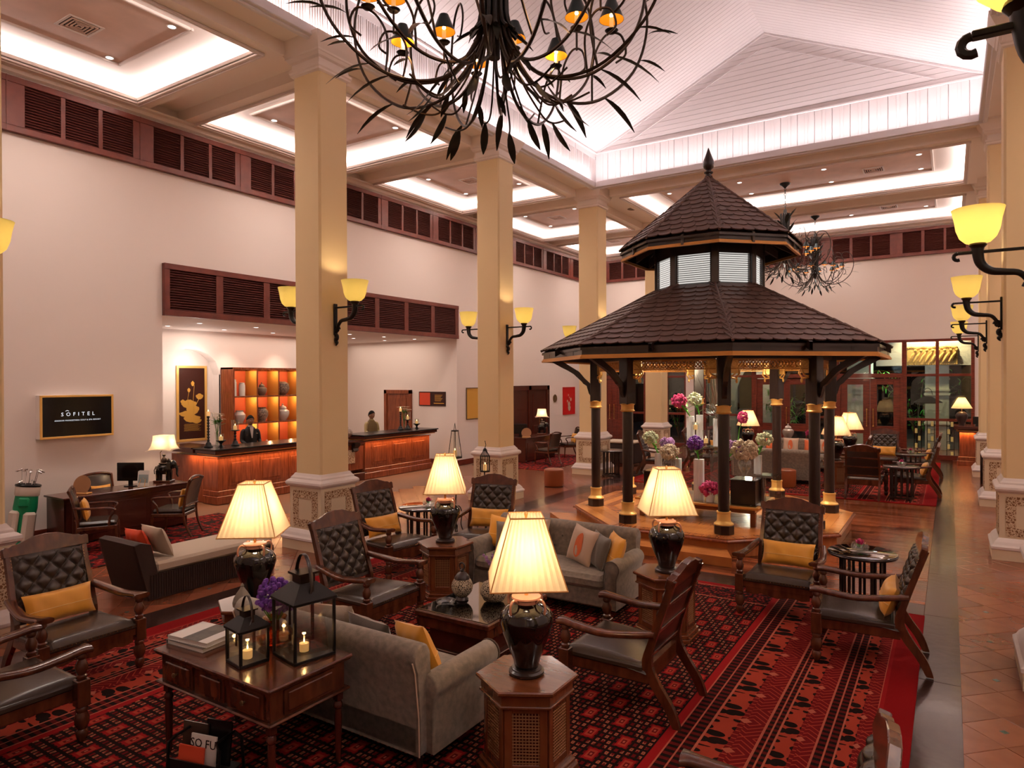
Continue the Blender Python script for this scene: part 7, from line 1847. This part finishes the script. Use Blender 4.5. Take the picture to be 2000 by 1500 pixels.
def person(x, y, rz, lab, top, shirt, jacket=True, look=0., H=1.72):
    t = thing('person', lab, 'person', (x, y, 0), rz)              # faces local -y
    s = H/1.75
    sh = 1.42*s; sw = .185*s
    # body: legs, torso, arms reaching a little forward
    V = [(0, 0, .95*s), (0, -.005, 1.08*s), (0, -.01, 1.25*s), (0, 0, 1.39*s), (0, .0, 1.47*s), (0, -.012, 1.53*s)]
    R_ = [(.165*s, .12*s), (.155*s, .115*s), (.195*s, .125*s), (.175*s, .095*s), .06*s, .052*s]
    E = [(0, 1), (1, 2), (2, 3), (3, 4), (4, 5)]
    for q in (-1, 1):
        b = len(V); V += [(q*.09*s, 0, .86*s), (q*.10*s, -.01, .48*s), (q*.10*s, .01, .09*s), (q*.10*s, -.12*s, .04*s)]; R_ += [.092*s, .062*s, .048*s, .04*s]; E += [(0, b), (b, b+1), (b+1, b+2), (b+2, b+3)]
    skin_body('body', V, E, R_, top, t)
    for q in (-1, 1):
        A = [(q*.10*s, 0, 1.38*s), (q*.175*s, .0, 1.36*s), (q*.205*s, -.03, 1.13*s), (q*.175*s, -.23*s, 1.07*s)]
        skin_body('sleeve', A, [(0, 1), (1, 2), (2, 3)], [.06*s, .062*s, .046*s, .036*s], top if jacket else shirt, t)
        skin_body('forearm', [(q*.175*s, -.22*s, 1.07*s), (q*.165*s, -.28*s, 1.075*s)], [(0, 1)], [.03*s, .026*s], 'skin', t, 1)
        hand(t, (q*.163*s, -.285*s, 1.075*s), (-q*.15, -1, -.1))
    # neck and head in one surface
    hd = MB(); cz = 1.605*s; r = .098*s
    T = Matrix.Translation((0, -.012, cz)) @ Matrix.Rotation(look, 4, 'Z') @ Matrix.Rotation(.12, 4, 'X'); hd.T = T
    def face(u, v):
        th = 2*PI*u; ph = PI*v; x_ = math.sin(ph)*math.sin(th); y_ = -math.sin(ph)*math.cos(th); z_ = -math.cos(ph)
        front = max(0, -y_)
        X = x_*.078*(1-.18*max(0, -z_)); Y = y_*.096; Z = z_*.118
        # jaw, nose, brow and eye sockets
        if front > .2:
            nb = math.exp(-((x_/.13)**2)-((z_+.12)/.20)**2)*.022 + math.exp(-((x_/.10)**2)-((z_-.12)/.25)**2)*.008; Y -= nb*front
            for q in (-1, 1): Y += .009*math.exp(-(((x_-q*.36)/.16)**2)-((z_-.14)/.11)**2)
            Y -= .006*math.exp(-((x_/.5)**2)-((z_-.32)/.1)**2); Y -= .006*math.exp(-((x_/.28)**2)-((z_+.50)/.07)**2); Y -= .012*math.exp(-((x_/.3)**2)-((z_+.85)/.2)**2)
        return (X*s, Y*s, Z*s)
    hd.grid(face, 40, 32)
    for q in (-1, 1): hd.sphere((q*.080*s, .006, -.004), .026*s, 8, 8, (.35, .7, 1.15))
    hd.T = Matrix.Identity(4); hd.tube([(0, .005, 1.44*s), (0, -.002, 1.56*s)], [.056*s, .05*s], 14); obj('head', hd, 'skin', t, angle=2)
    ey = MB(); ey.T = T
    for q in (-1, 1): ey.sphere((q*.029*s, -.084*s, .016*s), .0115*s, 8, 6)
    obj('eye', ey, 'shirt_white', t); pu = MB(); pu.T = T
    for q in (-1, 1): pu.sphere((q*.029*s, -.093*s, .015*s), .006*s, 8, 6); pu.tube([(q*.014*s, -.098*s, .036*s), (q*.045*s, -.088*s, .040*s)], .0035*s, 5)
    obj('iris_and_brow', pu, 'hair_black', t)
    li = MB(); li.T = T; li.tube([(-.022*s, -.088*s, -.058*s), (0, -.098*s, -.055*s), (.022*s, -.088*s, -.058*s)], .005*s, 6); obj('mouth', li, 'vest_brown', t)
    hr = MB(); hr.T = T
    def hair(u, v):
        th = 2*PI*u; ph = PI*(.0+.60*v) ; back = .5-.5*math.cos(th); ph = PI*v*(.31+.33*back); x_ = math.sin(ph)*math.sin(th); y_ = -math.sin(ph)*math.cos(th); z_ = math.cos(ph)
        k = 1.10+.02*math.sin(th*9); return (x_*.080*k*s, y_*.098*k*s, z_*.120*k*s)
    hr.grid(hair, 32, 12, flip=True); obj('hair', hr, 'hair_black', t, angle=2)
    if jacket:
        m = MB(); m.add([(-.045*s, -.108*s, 1.46*s), (.045*s, -.108*s, 1.46*s), (.012*s, -.140*s, 1.20*s), (-.012*s, -.140*s, 1.20*s)], [(0, 3, 2, 1)]); m.tube([(.05*s*math.cos(a), -.01+.055*s*math.sin(a), 1.475*s) for a in [k*PI/8 for k in range(16)]], .014*s, 6, closed=True); obj('shirt', m, shirt, t)
        l = MB()
        for q in (-1, 1): l.add([(q*.05*s, -.112*s, 1.47*s), (q*.105*s, -.125*s, 1.38*s), (q*.075*s, -.140*s, 1.33*s), (q*.016*s, -.148*s, 1.19*s), (q*.014*s, -.146*s, 1.21*s)], [(0, 1, 2, 3, 4)])
        obj('lapel', l, top, t); obj('name_badge', B(.09*s, .14*s, -.142*s, -.134*s, 1.30*s, 1.312*s), 'chrome', t)
    else:
        m = MB(); m.tube([(.052*s*math.cos(a), -.01+.06*s*math.sin(a), 1.47*s) for a in [k*PI/8 for k in range(16)]], .014*s, 6, closed=True); obj('collar', m, shirt, t)
    return t
person(-14.05, 10.30, math.radians(72), 'receptionist in a black suit and white shirt standing before the lit shelf', 'suit_black', 'shirt_white', True, .1, 1.76)
person(-13.85, 14.15, math.radians(75), 'receptionist in khaki shirt and brown vest looking down at the right counter', 'vest_brown', 'shirt_khaki', False, .3, 1.72)
